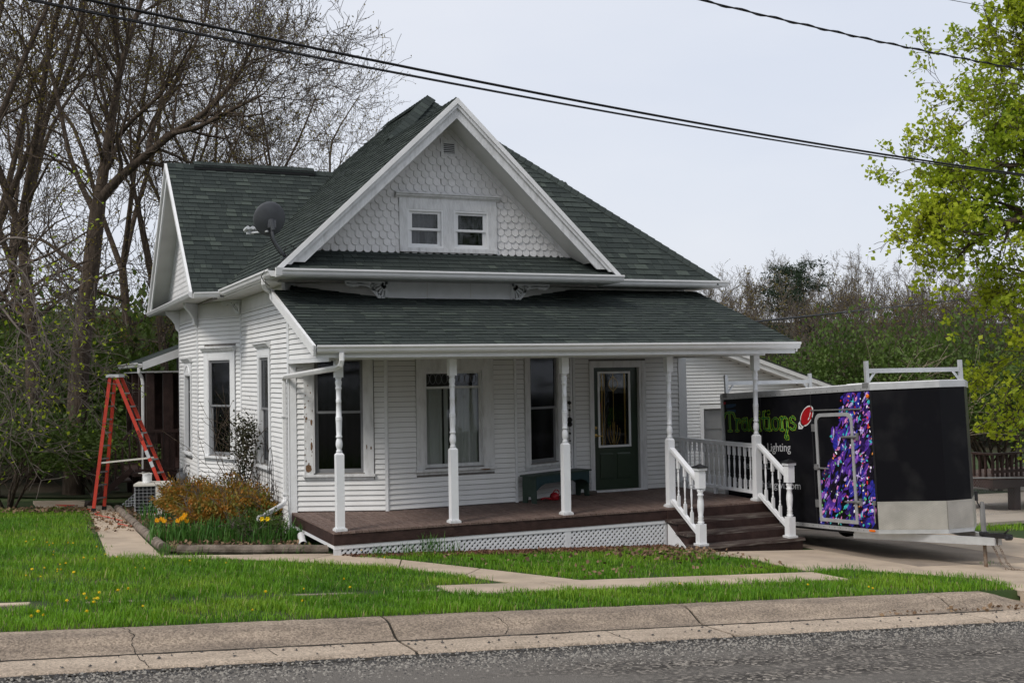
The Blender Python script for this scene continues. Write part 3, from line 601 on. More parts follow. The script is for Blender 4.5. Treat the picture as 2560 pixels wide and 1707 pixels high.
# long left slope: front gable and hipped main roof in one plane
def yx(l): return [(5.56-Y, (X+.42)*NS) for Y, X in l]
full = [(5.56, -.42), (1.35, -.42), (1.35, 2.29), (4.65, 2.29), (5.8, 3.435), (8.48, 3.435), (9.5, 2.41), (8.75, 2.41)]
cv = [yx([(5.56, -.42), (1.35, -.42), (1.35, 2.29), (4.65, 2.29), (7.2, 1.05)][:4]+[(8.61, 2.29)]), yx([(8.61, 2.29), (4.65, 2.29), (5.8, 3.435), (8.48, 3.435), (9.5, 2.41)])]
cv = [c if area2(c) > 0 else c[::-1] for c in cv]
roof((-.42, 5.56, 3.5), (0, -1, 0), (1, 0, SL), yx(full), conv=cv, weights=(.15, .30, .33, .22))
def yr(l): return [(Y-1.35, (4.99-X)*NS) for Y, X in l]
roof((4.99, 1.35, 3.5), (0, 1, 0), (-1, 0, SL), yr([(1.35, 4.99), (1.95, 4.99), (4.65, 2.29), (1.35, 2.29)]))
def xf(l): return [(X-4.99, (Y-1.95)*NS) for X, Y in l]
roof((4.99, 1.95, 3.5), (1, 0, 0), (0, 1, SL), xf([(4.99, 1.95), (7.29, 1.95), (3.435, 5.8), (2.29, 4.65)]), weights=(.38, .36, .2, .06))
roof((7.29, 1.95, 3.5), (0, 1, 0), (-1, 0, SL), [(0, 0), (10.4, 0), (6.53, 3.855*NS), (3.85, 3.855*NS)], tabs=None, sl_m='sh1')
roof((7.29, 12.33, 3.5), (-1, 0, 0), (0, -1, SL), [(0, 0), (7.7, 0), (3.855, 3.855*NS)], tabs=None, sl_m='sh1')
# right cross gable
roof((4.4, 5.5, 3.56), (1, 0, 0), (0, 1, ws), [(1.0, 0), (3.4, 0), (3.4, Lw), (.1, Lw)], tabs=None, sl_m='sh1')
roof((7.8, 12.0, 3.56), (-1, 0, 0), (0, -1, ws), [(0, 0), (3.4, 0), (3.4, Lw), (0, Lw)], tabs=None, sl_m='sh1')
mb = MB(); mb.prism([(7.45, 5.6, 3.35), (7.45, 11.9, 3.35), (7.45, 8.75, 6.05)], (.1, 0, 0)); mb.build('gable_wall', 'siding', house)
# porch roof
PS = .348; NP = math.hypot(1, PS)
pp = [(0, 0), (7.43, 0), (7.43, 2.73*NP), (.31, 2.73*NP), (.31, 2.45*NP), (0, 2.45*NP)]
roof((-.31, -.3, 2.40), (1, 0, 0), (0, 1, PS), pp, conv=[[(0, 0), (7.43, 0), (7.43, 2.45*NP), (0, 2.45*NP)], [(.31, 2.45*NP), (7.43, 2.45*NP), (7.43, 2.73*NP), (.31, 2.73*NP)]], exp=.135, weights=(.26, .38, .26, .10))
# skirt roof at the foot of the front gable and of the wing gable
np_ = math.hypot(.54, .33)
roof((-.33, 1.30, 3.50), (1, 0, 0), (0, .54, .33), [(0, 0), (5.28, 0), (4.72, np_), (.56, np_)], exp=.13, weights=(.55, .3, .12, .03))
nq = math.hypot(.40, .22)
roof((-.97, 12.0, 3.44), (0, -1, 0), (.40, 0, .22), [(0, 0), (6.5, 0), (6.2, nq), (.3, nq)], tabs=None, sl_m='moss')
shingle_one.sort(key=lambda s: -s[0])
wing_roof = MB(); wing_roof.box(-.9, -.85, 8.7, 8.8, 5.9, 6.0); wing_roof = wing_roof.build('wing_roof', 'shbase', house)
for i, (a, vs, fs, k) in enumerate(shingle_one):
    if i < 299:
        mb = MB(); mb.add(vs, fs); mb.build('shingle', SHM[k], wing_roof, norm=False)
    else: shingle_rest.cur = k; shingle_rest.add(vs, fs)
# ridge and hip caps
def caps(p, q, drop, wd=.14, lift=.03, step=.15):
    p = Vector(p); q = Vector(q); L_ = (q-p).length; d = (q-p).normalized(); s_ = d.cross(Vector((0, 0, 1))).normalized(); n = int(L_/step); r = random.Random(int(L_*100))
    for i in range(n):
        a = p+d*(i*step); b = p+d*((i+1)*step+.02); k = r.choice([0, 0, 1, 1, 2]); zz = Vector((0, 0, 1)); la = lift+.008; lb = lift-.004
        shingle_rest.cur = k
        vs = [a+s_*wd+zz*(la-wd*drop), a+zz*la, a-s_*wd+zz*(la-wd*drop), b+s_*wd+zz*(lb-wd*drop), b+zz*lb, b-s_*wd+zz*(lb-wd*drop)]
        vs += [x-zz*.02 for x in vs]
        shingle_rest.add(vs, [(0, 1, 4, 3), (1, 2, 5, 4), (6, 7, 1, 0), (7, 8, 2, 1), (3, 4, 10, 9), (4, 5, 11, 10), (0, 3, 9, 6), (2, 8, 11, 5)])
caps((2.29, 1.36, 6.08), (2.29, 4.65, 6.08), .93); caps((7.29, 1.95, 3.5), (3.435, 5.8, 7.18), .66); caps((2.29, 4.65, 6.08), (3.435, 5.8, 7.18), .66, .16, .07)
caps((3.435, 5.8, 7.18), (3.435, 8.48, 7.18), .93, .16, .07); caps((-.95, 8.75, 6.2), (2.41, 8.75, 6.2), .82); caps((-.45, 8.75, 6.2), (1.95, 8.75, 6.2), .7, .16, .085); caps((4.4, 8.75, 6.31), (7.8, 8.75, 6.31), .82)
shingle_rest.build('roof_shingles', SHM, house, norm=False)['kind'] = 'stuff'
rest_boards.build('siding_courses', 'siding', house)['kind'] = 'stuff'
# dark edge under vents
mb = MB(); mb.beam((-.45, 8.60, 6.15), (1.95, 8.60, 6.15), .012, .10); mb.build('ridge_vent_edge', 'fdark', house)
# ------------------------------------------------ front gable
GY = 1.83
def Lf(x): return 3.5+.952*(x+.42) if x <= 2.29 else 6.08-.952*(x-2.29)
def inz(x, o): return Lf(x)-o
ga = .33
xb0 = -.42+(3.80+ga-3.5)/.952; xb1 = 4.58-xb0
bxs = (1.655, 2.225, 2.395, 2.965)
gcase = (1.527, 3.104, 3.84, 4.655); vent = (2.208, 2.464, 5.312, 5.553)
FGW = Facet((0, GY), (4.67, GY), 3.3, 6)
mb = MB()  # gable backing built round the pair of windows
Z0w, Z1w = 3.905, 4.485
def gpoly(xa, xb, za, zb):
    p = [(xa, za), (xb, za), (xb, zb), (xa, zb)]; p = clip2(p, -.952, 1, 3.5+.952*.42-.26); p = clip2(p, .952, 1, 6.08+.952*2.29-.26); return p
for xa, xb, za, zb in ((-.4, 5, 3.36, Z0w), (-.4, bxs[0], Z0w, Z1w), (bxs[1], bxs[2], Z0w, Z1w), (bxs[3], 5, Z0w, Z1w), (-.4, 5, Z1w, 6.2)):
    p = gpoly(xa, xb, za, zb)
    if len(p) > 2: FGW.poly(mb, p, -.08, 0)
gw = mb.build('gable_wall', 'scaleshade', house)
# fish-scale shingles, each a piece
e_, sw = .104, .1225; cnt = 0; z = 3.815; row = 0; rs = random.Random(9)
tri = [(xb0-.06, 3.80), (xb1+.06, 3.80), (2.29, inz(2.29, ga-.06))]
while z < 5.85:
    x = -.5+(row % 2)*sw/2
    while x < 5:
        a, b = x+.003, x+sw-.003; dz = rs.uniform(-.004, .004); c = .034
        pc = [(a, z+c+dz), (a+c, z+dz), (b-c, z+dz), (b, z+c+dz), (b, z+e_+.03), (a, z+e_+.03)]
        pc = clip_poly(pc, tri)
        if len(pc) > 2:
            cx = sum(p[0] for p in pc)/len(pc); cz = sum(p[1] for p in pc)/len(pc)
            pieces = [pc]
            for h in (gcase, vent):
                nxt = []
                for P_ in pieces:
                    lo = clip2(P_, 1, 0, h[0]); hi = clip2(P_, -1, 0, -h[1]); mid = clip2(clip2(P_, -1, 0, -h[0]), 1, 0, h[1])
                    if len(mid) > 2: nxt += [clip2(mid, 0, 1, h[2]), clip2(mid, 0, -1, -h[3])]
                    nxt += [lo, hi]
                pieces = [p for p in nxt if len(p) > 2]
            for P_ in pieces:
                if abs(area2(P_)) < .0012: continue
                n_ = len(P_); mb = MB()
                th = rs.uniform(.017, .023)
                top = [FGW.pt(px, th*(1-.75*min(1, (pz-z)/(e_+.03)))+.003, pz) for px, pz in P_]; bot = [FGW.pt(px, -.001, pz) for px, pz in P_]
                mb.add(top+bot, [tuple(range(n_))]+[(n_+i, n_+(i+1) % n_, (i+1) % n_, i) for i in range(n_)])
                mb.build('scale_shingle', 'scale', gw, norm=False); cnt += 1
        x += sw
    z += e_; row += 1
print('scales', cnt, 'boards', board_count, 'tabs', len(shingle_one))
# pair of sash windows in one casing
mb = MB(); F = FGW
F.box(mb, gcase[0], bxs[0], 0, .036, Z0w-.0, Z1w); F.box(mb, bxs[3], gcase[1], 0, .036, Z0w, Z1w); F.box(mb, bxs[1], bxs[2], 0, .036, Z0w, Z1w); F.box(mb, gcase[0], gcase[1], 0, .034, Z1w, 4.65); F.box(mb, gcase[0]-.0, gcase[1]+.0, 0, .05, 3.84, Z0w)
wdo = mb.build('window', 'oldtrim', house)
mb = MB(); F.prof(mb, gcase[0]-.06, gcase[1]+.06, [(0, 4.65), (.04, 4.65), (.05, 4.665), (.075, 4.68), (.08, 4.70), (.10, 4.71), (.10, 4.722), (0, 4.735)]); mb.build('cornice', 'oldtrim', wdo)
for a, b in ((bxs[0], bxs[1]), (bxs[2], bxs[3])):
    mb = MB(); w_ = .05; m_ = 4.185
    F.box(mb, a, a+.03, -.06, .03, Z0w, Z1w); F.box(mb, b-.03, b, -.06, .03, Z0w, Z1w); F.box(mb, a+.03, b-.03, -.06, .028, Z0w, Z0w+.03); F.box(mb, a+.03, b-.03, -.06, .028, Z1w-.03, Z1w); mb.build('window_frame', 'sashw', wdo)
    for z0_, z1_, on in ((Z0w+.03, m_+.015, -.045), (m_-.015, Z1w-.03, -.02)):
        mb = MB(); F.box(mb, a+.03, a+.03+w_, on, on+.022, z0_, z1_); F.box(mb, b-.03-w_, b-.03, on, on+.022, z0_, z1_); F.box(mb, a+.03+w_, b-.03-w_, on, on+.021, z0_, z0_+.035); F.box(mb, a+.03+w_, b-.03-w_, on, on+.021, z1_-.035, z1_); sa = mb.build('sash', 'sashw', wdo)
        mb = MB(); F.box(mb, a+.07, b-.07, on+.008, on+.011, z0_+.03, z1_-.03); mb.build('pane', 'glass', sa)
    mb = MB(); P = [F.pt(uu, dd, zz) for dd in (-.6, -.085) for uu, zz in ((a-.1, Z0w-.05), (b+.1, Z0w-.05), (b+.1, Z1w+.05), (a-.1, Z1w+.05))]
    mb.add(P, [(0, 1, 2, 3), (0, 1, 5, 4), (1, 2, 6, 5), (2, 3, 7, 6), (3, 0, 4, 7)]); mb.build('interior', 'fdark', wdo, norm=False)
    mb = MB(); vs = []; n = 24
    for i in range(n+1):
        t = i/n; uu = a+.06+(b-a-.12)*t; dn = .015*math.sin(t*40)
        low = 4.2 if (.33 < t < .9 and a > 2.3) or (.4 < t < .62 and a < 2.3) else 3.95
        vs += [F.pt(uu, -.12+dn, low), F.pt(uu, -.12+dn, 4.46)]
    mb.add(vs, [(2*i, 2*i+2, 2*i+3, 2*i+1) for i in range(n)]); mb.build('curtain', 'mcurtain', wdo, norm=False)
# louvred vent
mb = MB(); a, b, c, d = vent; F.box(mb, a, a+.042, 0, .024, c, d); F.box(mb, b-.036, b, 0, .024, c, d); F.box(mb, a+.042, b-.036, 0, .023, c, c+.04); F.box(mb, a+.042, b-.036, 0, .023, d-.04, d); gv = mb.build('gable_vent', 'oldtrim', house)
mb = MB(); F.box(mb, a+.04, b-.034, .0005, .002, c+.038, d-.038); mb.build('vent_back', 'fdark', gv)
for k in range(6):
    z0_ = c+.045+k*.029; mb = MB(); F.prof(mb, a+.042, b-.036, [(.004, z0_+.018), (.016, z0_), (.019, z0_), (.007, z0_+.018)]); mb.build('louvre', 'oldtrim', gv)
# rakes: crown, fascia, sloping soffit, frieze, following the 44 degree slopes
def rake(side, top, bot, y0, y1, m, name, zmin=3.56):
    mb = MB(); xa = -.42+max(0, (zmin+top*.5-3.5)/.952)
    pts = [(xa, Lf(xa)-top), (2.29, 6.08-top), (2.29, 6.08-bot), (xa+.0, Lf(xa)-bot)]
    q = []
    for i, (x, z) in enumerate(pts):
        q.append((x if side < 0 else 4.58-x, z))
    q = clip2(q, 0, -1, -zmin)
    mb.prism([(x, y0, z) for x, z in q], (0, y1-y0, 0)); return mb.build(name, m, house)
for s_ in (-1, 1):
    rake(s_, -.012, .075, 1.285, 1.33, 'gutter', 'rake_crown', 3.50); rake(s_, .075, .135, 1.305, 1.335, 'oldtrim', 'rake_moulding', 3.56); rake(s_, .065, .285, 1.335, 1.365, 'oldtrim', 'rake_fascia', 3.60)
    rake(s_, .255, .275, 1.365, 1.825, 'soffit', 'rake_soffit', 3.70); rake(s_, .275, .37, 1.802, 1.829, 'oldtrim', 'rake_frieze', 3.80)
# wing gable (faces left)
def Lw_(y): return 3.45+ws*(y-5.5) if y <= 8.75 else 6.2-ws*(y-8.75)
def wrake(side, top, bot, x0, x1, m, name, zmin=3.44):
    y0 = 5.5; pts = [(y0, Lw_(y0)-top), (8.75, 6.2-top), (8.75, 6.2-bot), (y0, Lw_(y0)-bot)]; q = clip2([(y if side < 0 else 17.5-y, z) for y, z in pts], 0, -1, -zmin)
    mb = MB(); mb.prism([(x0, y, z) for y, z in q], (x1-x0, 0, 0)); return mb.build(name, m, house)
for s_ in (-1, 1):
    wrake(s_, -.01, .09, -1.0, -.955, 'gutter', 'rake_crown'); wrake(s_, .06, .26, -.955, -.925, 'trim', 'rake_fascia'); wrake(s_, .10, .12, -.925, -.56, 'soffit', 'rake_soffit'); wrake(s_, .12, .26, -.60, -.572, 'trim', 'rake_frieze')
mb = MB(); mb.prism([(-.57, 5.75, 3.36), (-.57, 11.75, 3.36), (-.57, 8.75, 5.98)], (.08, 0, 0)); wg = mb.build('gable_wall', 'scaleshade', house)
sc_ = MB(); z = 3.6; row = 0; tw_ = [(5.9, 3.6), (11.6, 3.6), (8.75, 5.9)]
while z < 5.9:
    y = 5.8+(row % 2)*.061
    while y < 11.7:
        pc = clip_poly([(y+.004, z+.034), (y+.038, z), (y+.085, z), (y+.118, z+.034), (y+.118, z+.134), (y+.004, z+.134)], tw_)
        if len(pc) > 2 and abs(area2(pc)) > .001:
            n_ = len(pc); top = [(-.57-.003-.013*(1-.75*min(1, (q[1]-z)/.134)), q[0], q[1]) for q in pc]; bot = [(-.569, q[0], q[1]) for q in pc]
            sc_.add(top+bot, [tuple(range(n_))]+[(n_+i, n_+(i+1) % n_, (i+1) % n_, i) for i in range(n_)])
        y += .1225
    z += .104; row += 1
sc_.build('scale_shingles', 'scale', wg)['kind'] = 'stuff'
mb = MB(); mb.box(-.60, -.572, 7.9, 7.98, 3.7, 4.5); mb.box(-.60, -.572, 8.5, 8.58, 3.7, 4.5); mb.box(-.60, -.572, 7.98, 8.5, 4.42, 4.5); mb.box(-.60, -.572, 7.98, 8.5, 3.7, 3.76); wv = mb.build('window', 'oldtrim', house)
mb = MB(); mb.box(-.59, -.575, 7.98, 8.5, 3.76, 4.42); mb.build('pane', 'fdark', wv)
# ------------------------------------------------------------------ porch
deck = MB(); deck.box(.02, 6.74, .04, 2.42, -.15, -.03); deck = deck.build('porch_deck', 'brown', house)
x = .0
rd = random.Random(4)
while x < 6.73:
    wd = .095; mb = MB(); f = -.012+rd.uniform(-.006, .006); z = rd.uniform(-.002, .002)
    x1 = min(x+wd-.006, 6.75); yb = 2.43
    mb.hexa([(x, f, -.028), (x1, f, -.028), (x1, yb, -.028), (x, yb, -.028), (x+.002, f+.002, z), (x1-.002, f+.002, z), (x1-.002, yb, z), (x+.002, yb, z)])
    mb.build('deck_board', 'deck', deck); x += wd
for nm, m, a in (('deck_fascia', 'brown', (.0, 6.75, .0, .038, -.172, -.029)), ('deck_fascia', 'brown', (.0, .038, .039, 2.42, -.172, -.029)), ('deck_fascia', 'brown', (6.715, 6.75, .039, 2.42, -.172, -.029)),
        ('skirt_rail', 'trim', (.004, 5.0, .006, .04, -.222, -.173)), ('skirt_rail', 'trim', (.004, .04, .041, 2.42, -.222, -.173))):
    bxp(nm, m, *a)
# lattice skirt
lat_p = [(.09, 1.66), (1.74, 3.31), (3.40, 4.93)]
for k, (a, b) in enumerate(lat_p):
    poly = [(a, G(a, 0)-.04), (b, G(b, 0)-.04), (b, -.222), (a, -.222)]; mb = MB(); sp = .0757; h = .029/2*math.sqrt(2)
    c = a-1.0
    while c < b+1.0:
        for s_, y0, y1 in ((1, .014, .022), (-1, .0225, .030)):
            P_ = [(c-h, -1.0), (c+h, -1.0), (c+h+s_*1.0, 0), (c-h+s_*1.0, 0)]
            pc = clip_poly(P_ if area2(P_) > 0 else P_[::-1], poly)
            if len(pc) > 2: mb.prism([(x, y0, z) for x, z in pc], (0, y1-y0, 0))
        c += sp
    mb.build('lattice_panel', 'trim', house)['kind'] = 'stuff'
for a, b in ((.0, .09), (1.66, 1.70), (1.702, 1.74), (3.31, 3.355), (3.357, 3.40), (4.93, 5.0)):
    mb = MB(); mb.box(a, b, .010, .045, G(a, 0)-.05, -.2225); mb.build('skirt_post', 'oldtrim' if a == 0 else 'trim', house)
# posts
def turned_post(x, y, chip=False):
    mb = MB(); w_ = .052
    mb.box(x-w_, x+w_, y-w_, y+w_, .03, .985); mb.add([(x-w_, y-w_, .985), (x+w_, y-w_, .985), (x+w_, y+w_, .985), (x-w_, y+w_, .985), (x-.03, y-.03, 1.012), (x+.03, y-.03, 1.012), (x+.03, y+.03, 1.012), (x-.03, y+.03, 1.012)], [(0, 1, 5, 4), (1, 2, 6, 5), (2, 3, 7, 6), (3, 0, 4, 7)])
    o = mb.build('porch_post', 'postw', house)
    mb = MB(); mb.box(x-w_, x+w_, y-w_, y+w_, 1.985, 2.21); mb.build('post_head', 'postw', o)
    pr_ = [(.030, 1.0), (.040, 1.02), (.040, 1.035), (.029, 1.05), (.036, 1.07), (.044, 1.10), (.045, 1.13), (.040, 1.165), (.031, 1.19), (.031, 1.20), (.042, 1.207), (.042, 1.225), (.034, 1.235), (.037, 1.30), (.040, 1.40), (.0415, 1.43), (.044, 1.435), (.044, 1.445), (.038, 1.45), (.044, 1.457), (.044, 1.467), (.037, 1.475), (.034, 1.58), (.032, 1.66), (.0365, 1.665), (.0365, 1.675), (.032, 1.68), (.0365, 1.686), (.0365, 1.696), (.032, 1.70), (.033, 1.80), (.035, 1.83), (.041, 1.837), (.041, 1.855), (.033, 1.865), (.041, 1.90), (.043, 1.92), (.039, 1.945), (.032, 1.955), (.041, 1.965), (.041, 1.98), (.034, 1.995)]
    mb = MB(); mb.lathe(pr_, (x, y, 0), 14); mb.build('turned_shaft', 'postw', o, smooth=True)
    mb = MB(); b = .078; mb.box(x-b, x+b, y-b, y+b, .001, .03); mb.box(x-b+.012, x+b-.012, y-b+.012, y+b-.012, .03, .042); mb.build('base_plate', 'oldtrim', o)
    return o
PX = [.108, 1.684, 3.378, 5.096, 6.637]
for i, x in enumerate(PX): pst = turned_post(x, .10)
# beam, ceiling, rake, gable end of the porch
bxp('porch_beam', 'trim', -.02, 6.78, .03, .17, 2.212, 2.30); bxp('porch_beam', 'trim', -.02, .12, .171, 2.42, 2.212, 2.30); bxp('porch_beam', 'trim', 6.64, 6.78, .171, 2.42, 2.212, 2.30)
bxp('porch_ceiling', 'ceil', .0, 6.76, .171, 2.43, 2.31, 2.325); bxp('porch_soffit', 'trim', -.28, 7.09, -.28, .03, 2.262, 2.28)
bxp('porch_fascia', 'trim', -.28, 7.09, -.30, -.281, 2.235, 2.37)
gutter((-.29, -.30, 2.395), (7.13, -.30, 2.405), (0, -1, 0))
mb = MB()
for X in (-.335,): mb.prism([(X, -.40, 2.385), (X, 2.2, 2.40+PS*2.5+.02), (X, 2.2, 2.40+PS*2.5-.13), (X, -.36, 2.25)], (.03, 0, 0)); mb.prism([(X-.015, -.40, 2.395), (X-.015, 2.2, 2.40+PS*2.5+.03), (X-.015, 2.2, 2.40+PS*2.5-.04), (X-.015, -.40, 2.33)], (.015, 0, 0))
mb.build('porch_rake', 'gutter', house)
mb = MB(); mb.prism([(7.10, -.33, 2.37), (7.10, 2.4, 2.40+PS*2.7), (7.10, 2.4, 2.40+PS*2.7-.13), (7.10, -.30, 2.26)], (.03, 0, 0)); mb.build('porch_rake', 'gutter', house)
FP = Facet((-.02, 2.43), (-.02, .02), 2.2, 3.4)
mb = MB(); FP.poly(mb, [(.0, 2.215), (2.41, 2.215), (2.41, 2.42), (0, 3.30)], -.03, -.01); pg = mb.build('porch_gable', 'siding', house)
z = 2.24
while z < 3.2:
    ue = 2.43-((z+.06)-2.42)/PS-.0; ue = min(2.40, ue)
    if ue > .1:
        mb = MB(); FP.prof(mb, .09, ue, [(-.012, z+.010), (.012, z+.010), (-.004, z+EXP+.002), (-.012, z+EXP+.002)]); mb.build('siding_board', 'siding', pg)
    z += EXP
mb = MB(); FP.box(mb, .03, 2.42, -.01, .016, 2.19, 2.243); FP.box(mb, .03, .088, -.01, .016, 2.244, 3.2); mb.build('porch_gable_trim', 'trim', house)
for x_, y_ in ((1.0, .6), (4.95, .9), (2.9, .55)):
    mb = MB(); mb.tube([(x_, y_, 2.31), (x_, y_, 2.285), (x_+.012, y_, 2.272), (x_, y_, 2.258), (x_-.012, y_, 2.27)], .004, 5); mb.build('ceiling_hook', 'alud', house)
# downspouts
def pipe(pts, name='downspout', w_=.065, d_=.05):
    mb = MB(); pts = [Vector(p) for p in pts]; k = len(pts); vs = []
    for i, p in enumerate(pts):
        t = (pts[min(i+1, k-1)]-pts[max(i-1, 0)]).normalized(); a = t.cross(Vector((.25, 1, .1))).normalized(); b = t.cross(a).normalized()
        for sx, sy in ((-1, -.6), (-.6, -1), (.6, -1), (1, -.6), (1, .6), (.6, 1), (-.6, 1), (-1, .6)): vs.append(p+a*sx*w_/2+b*sy*d_/2)
    fs = [(i*8+j, i*8+(j+1) % 8, (i+1)*8+(j+1) % 8, (i+1)*8+j) for i in range(k-1) for j in range(8)]+[tuple(range(8))[::-1], tuple((k-1)*8+j for j in range(8))]
    mb.add(vs, fs); return mb.build(name, 'gutter', house)
pipe([(.03, -.36, 2.30), (.03, -.36, 2.20), (.025, -.33, 2.14), (.0, -.2, 2.10)]); pipe([(.0, -.22, 2.105), (-.07, 2.42, 2.0)], w_=.07)
pipe([(-.07, 2.40, 2.01), (-.07, 2.50, 1.95), (-.07, 2.50, 1.0), (-.07, 2.50, .24), (-.08, 2.48, .17), (-.12, 2.43, .125), (-.18, 2.36, .105), (-.60, 1.86, .01)])
pipe([(-.47, 1.95, 3.41), (-.47, 1.95, 3.33), (-.44, 2.0, 3.27), (-.36, 2.08, 3.24), (-.30, 2.10, 3.235)])
for z in (.25, 1.4): mb = MB(); mb.box(-.115, -.0, 2.465, 2.535, z, z+.02); mb.build('downspout_strap', 'gutter', house)
# front door
mb = MB(); F = FG; F.box(mb, .315, .385, 0, .036, .0, 2.09); F.box(mb, 1.31, 1.39, 0, .036, .0, 2.09); F.box(mb, .315, 1.39, 0, .034, 2.09, 2.175)
F.box(mb, .385, .40, -.1, .03, .03, 2.09); F.box(mb, 1.262, 1.31, -.1, .03, .03, 2.09); F.box(mb, .40, 1.262, -.1, .03, 2.065, 2.09); door = mb.build('front_door', 'oldtrim', house)
mb = MB(); F.box(mb, .37, 1.33, -.1, .075, .004, .034); mb.build('threshold', 'oldtrim', door)
mb = MB(); a, b, n0, n1 = .402, 1.26, -.085, -.045; g0, g1, h0, h1 = .535, 1.085, .77, 1.965
F.box(mb, a, g0, n0, n1, .036, 2.064); F.box(mb, g1, b, n0, n1, .036, 2.064); F.box(mb, g0, g1, n0, n1, .036, h0); F.box(mb, g0, g1, n0, n1, h1, 2.064)
leaf = mb.build('door_leaf', 'doorg', door)
for c in (.53, .86):
    mb = MB(); F.prof(mb, c, c+.24, [(n1, .20), (n1+.012, .225), (n1+.012, .615), (n1, .64)]); mb.build('door_panel', 'doorg', leaf)
mb = MB(); t = .035
F.box(mb, g0-t, g0, n1, n1+.02, h0-t, h1+t); F.box(mb, g1, g1+t, n1, n1+.02, h0-t, h1+t); F.box(mb, g0, g1, n1, n1+.019, h0-t, h0); F.box(mb, g0, g1, n1, n1+.019, h1, h1+t); mb.build('glazing_frame', 'trim', leaf)
mb = MB(); F.box(mb, g0, g1, -.07, -.066, h0, h1); mb.build('pane', 'glass', leaf)
mb = MB(); P = [F.pt(uu, dd, zz) for dd in (-.7, -.1) for uu, zz in ((.2, 0), (1.4, 0), (1.4, 2.2), (.2, 2.2))]; mb.add(P, [(0, 1, 2, 3), (0, 1, 5, 4), (1, 2, 6, 5), (2, 3, 7, 6), (3, 0, 4, 7)]); mb.build('interior', 'fdark', door, norm=False)
mb = MB()
for u in (.585, .60, .64, 1.02, 1.035, .81): mb.tube([F.pt(u, -.063, h0), F.pt(u, -.063, h1)], .003, 4)
for s_ in (-1, 1):
    for k in range(3): mb.tube([F.pt(.81+s_*(.02+k*.05)*math.sin(t*1.6), -.063, h0+.02+.30*t-.05*k) for t in np.linspace(0, 1.2, 10)], .003, 4)
    mb.tube([F.pt(.81+s_*.09*math.sin(t*3.14), -.063, h1-.30+.25*t) for t in np.linspace(0, 1, 10)], .003, 4)
mb.build('leaded_tracery', 'brass', leaf)
mb = MB(); mb.lathe([(.026, 0), (.03, .006), (.012, .012), (.012, .045), (.004, .05)], F.pt(.455, n1, .935), 10, (0, -1, 0)); mb.beam(F.pt(.455, n1+.04, .935), F.pt(.57, n1+.04, .928), .014, .018); mb.lathe([(.026, 0), (.026, .012), (.018, .018)], F.pt(.455, n1, 1.065), 12, (0, -1, 0)); mb.build('door_handle', 'brass', leaf)
# ornament hanging beside the porch window
mb = MB()
for z, s_ in ((1.50, .035), (1.38, .022), (1.22, .05), (1.15, .05), (1.0, .022), (.88, .018)): mb.lathe([(0.001, -s_), (s_*.8, -s_*.5), (s_, 0), (s_*.7, s_*.6), (0.001, s_)], FF.pt(1.30, .045, z), 8)
mb.tube([FF.pt(1.30, .04, .86), FF.pt(1.30, .04, 1.6)], .004, 4); orn = mb.build('hanging_ornament', 'black'); tag(orn, 'dark hanging ornament string on the siding between porch window and door', 'ornament')
# balustrade: turned balusters
def baluster(mb, x, y, z0, z1, w_=.019):
    h = z1-z0; a = z0+h*.24; b = z1-h*.22
    mb.box(x-w_, x+w_, y-w_, y+w_, z0, a); mb.box(x-w_, x+w_, y-w_, y+w_, b, z1); m_ = b-a
    mb.lathe([(.012, a-.001), (.017, a+m_*.04), (.010, a+m_*.09), (.015, a+m_*.15), (.009, a+m_*.22), (.012, a+m_*.4), (.0165, a+m_*.62), (.013, a+m_*.78), (.009, a+m_*.86), (.016, a+m_*.91), (.010, a+m_*.95), (.015, b+.001)], (x, y, 0), 8)
rail = MB(); rail.box(6.612, 6.668, .15, 2.40, .80, .84); rail.box(6.600, 6.680, .15, 2.40, .84, .862); rail = rail.build('side_railing', 'postw', house)
mb = MB(); mb.box(6.606, 6.674, .15, 2.40, .10, .145); mb.build('bottom_rail', 'postw', rail)
mb = MB(); mb.box(6.62, 6.66, 1.2, 1.26, .002, .10); mb.build('rail_foot', 'postw', rail)
y = .27
while y < 2.38:
    mb = MB(); baluster(mb, 6.64, y, .145, .80); mb.build('baluster', 'postw', rail); y += .142
# steps
steps = None
for xa in (4.96, 6.70):
    st_ = MB(); st_.prism([(xa, -.005, -.20), (xa, -.005, -.70), (xa, -.80, -.74), (xa, -.80, -.50), (xa, -.56, -.492), (xa, -.56, -.345), (xa, -.28, -.345), (xa, -.28, -.20)], (.04, 0, 0))
    if steps is None: steps = st_.build('porch_steps', 'brown', house)
    else: st_.build('stringer', 'brown', steps)
tz = [-.160, -.305, -.452]
for k, z in enumerate(tz):
    y0 = -.28*(k+1)-.02; mb = MB()
    mb.hexa([(4.93, y0, z-.038), (6.77, y0, z-.038), (6.77, y0+.30, z-.038), (4.93, y0+.30, z-.038), (4.935, y0+.006, z), (6.765, y0+.006, z), (6.765, y0+.30, z), (4.935, y0+.30, z)]); mb.build('tread', 'tread', steps)
    zt = -.031 if k == 0 else tz[k-1]-.039; yr_ = -.28*k-.001
    mb = MB(); mb.box(4.965, 6.735, yr_-.018-(0 if k else .004), yr_, z+.001, zt); mb.build('riser', 'brown', steps)
mb = MB(); mb.box(4.965, 6.735, -.838, -.82, -.72, -.491); mb.build('riser', 'brown', steps)
mb = MB(); mb.prism([(4.945, -.045, -.222), (4.945, -.045, -.60), (4.945, -.72, -.62), (4.945, -.62, -.56)], (.013, 0, 0)); mb.build('stair_skirt', 'trim', steps)
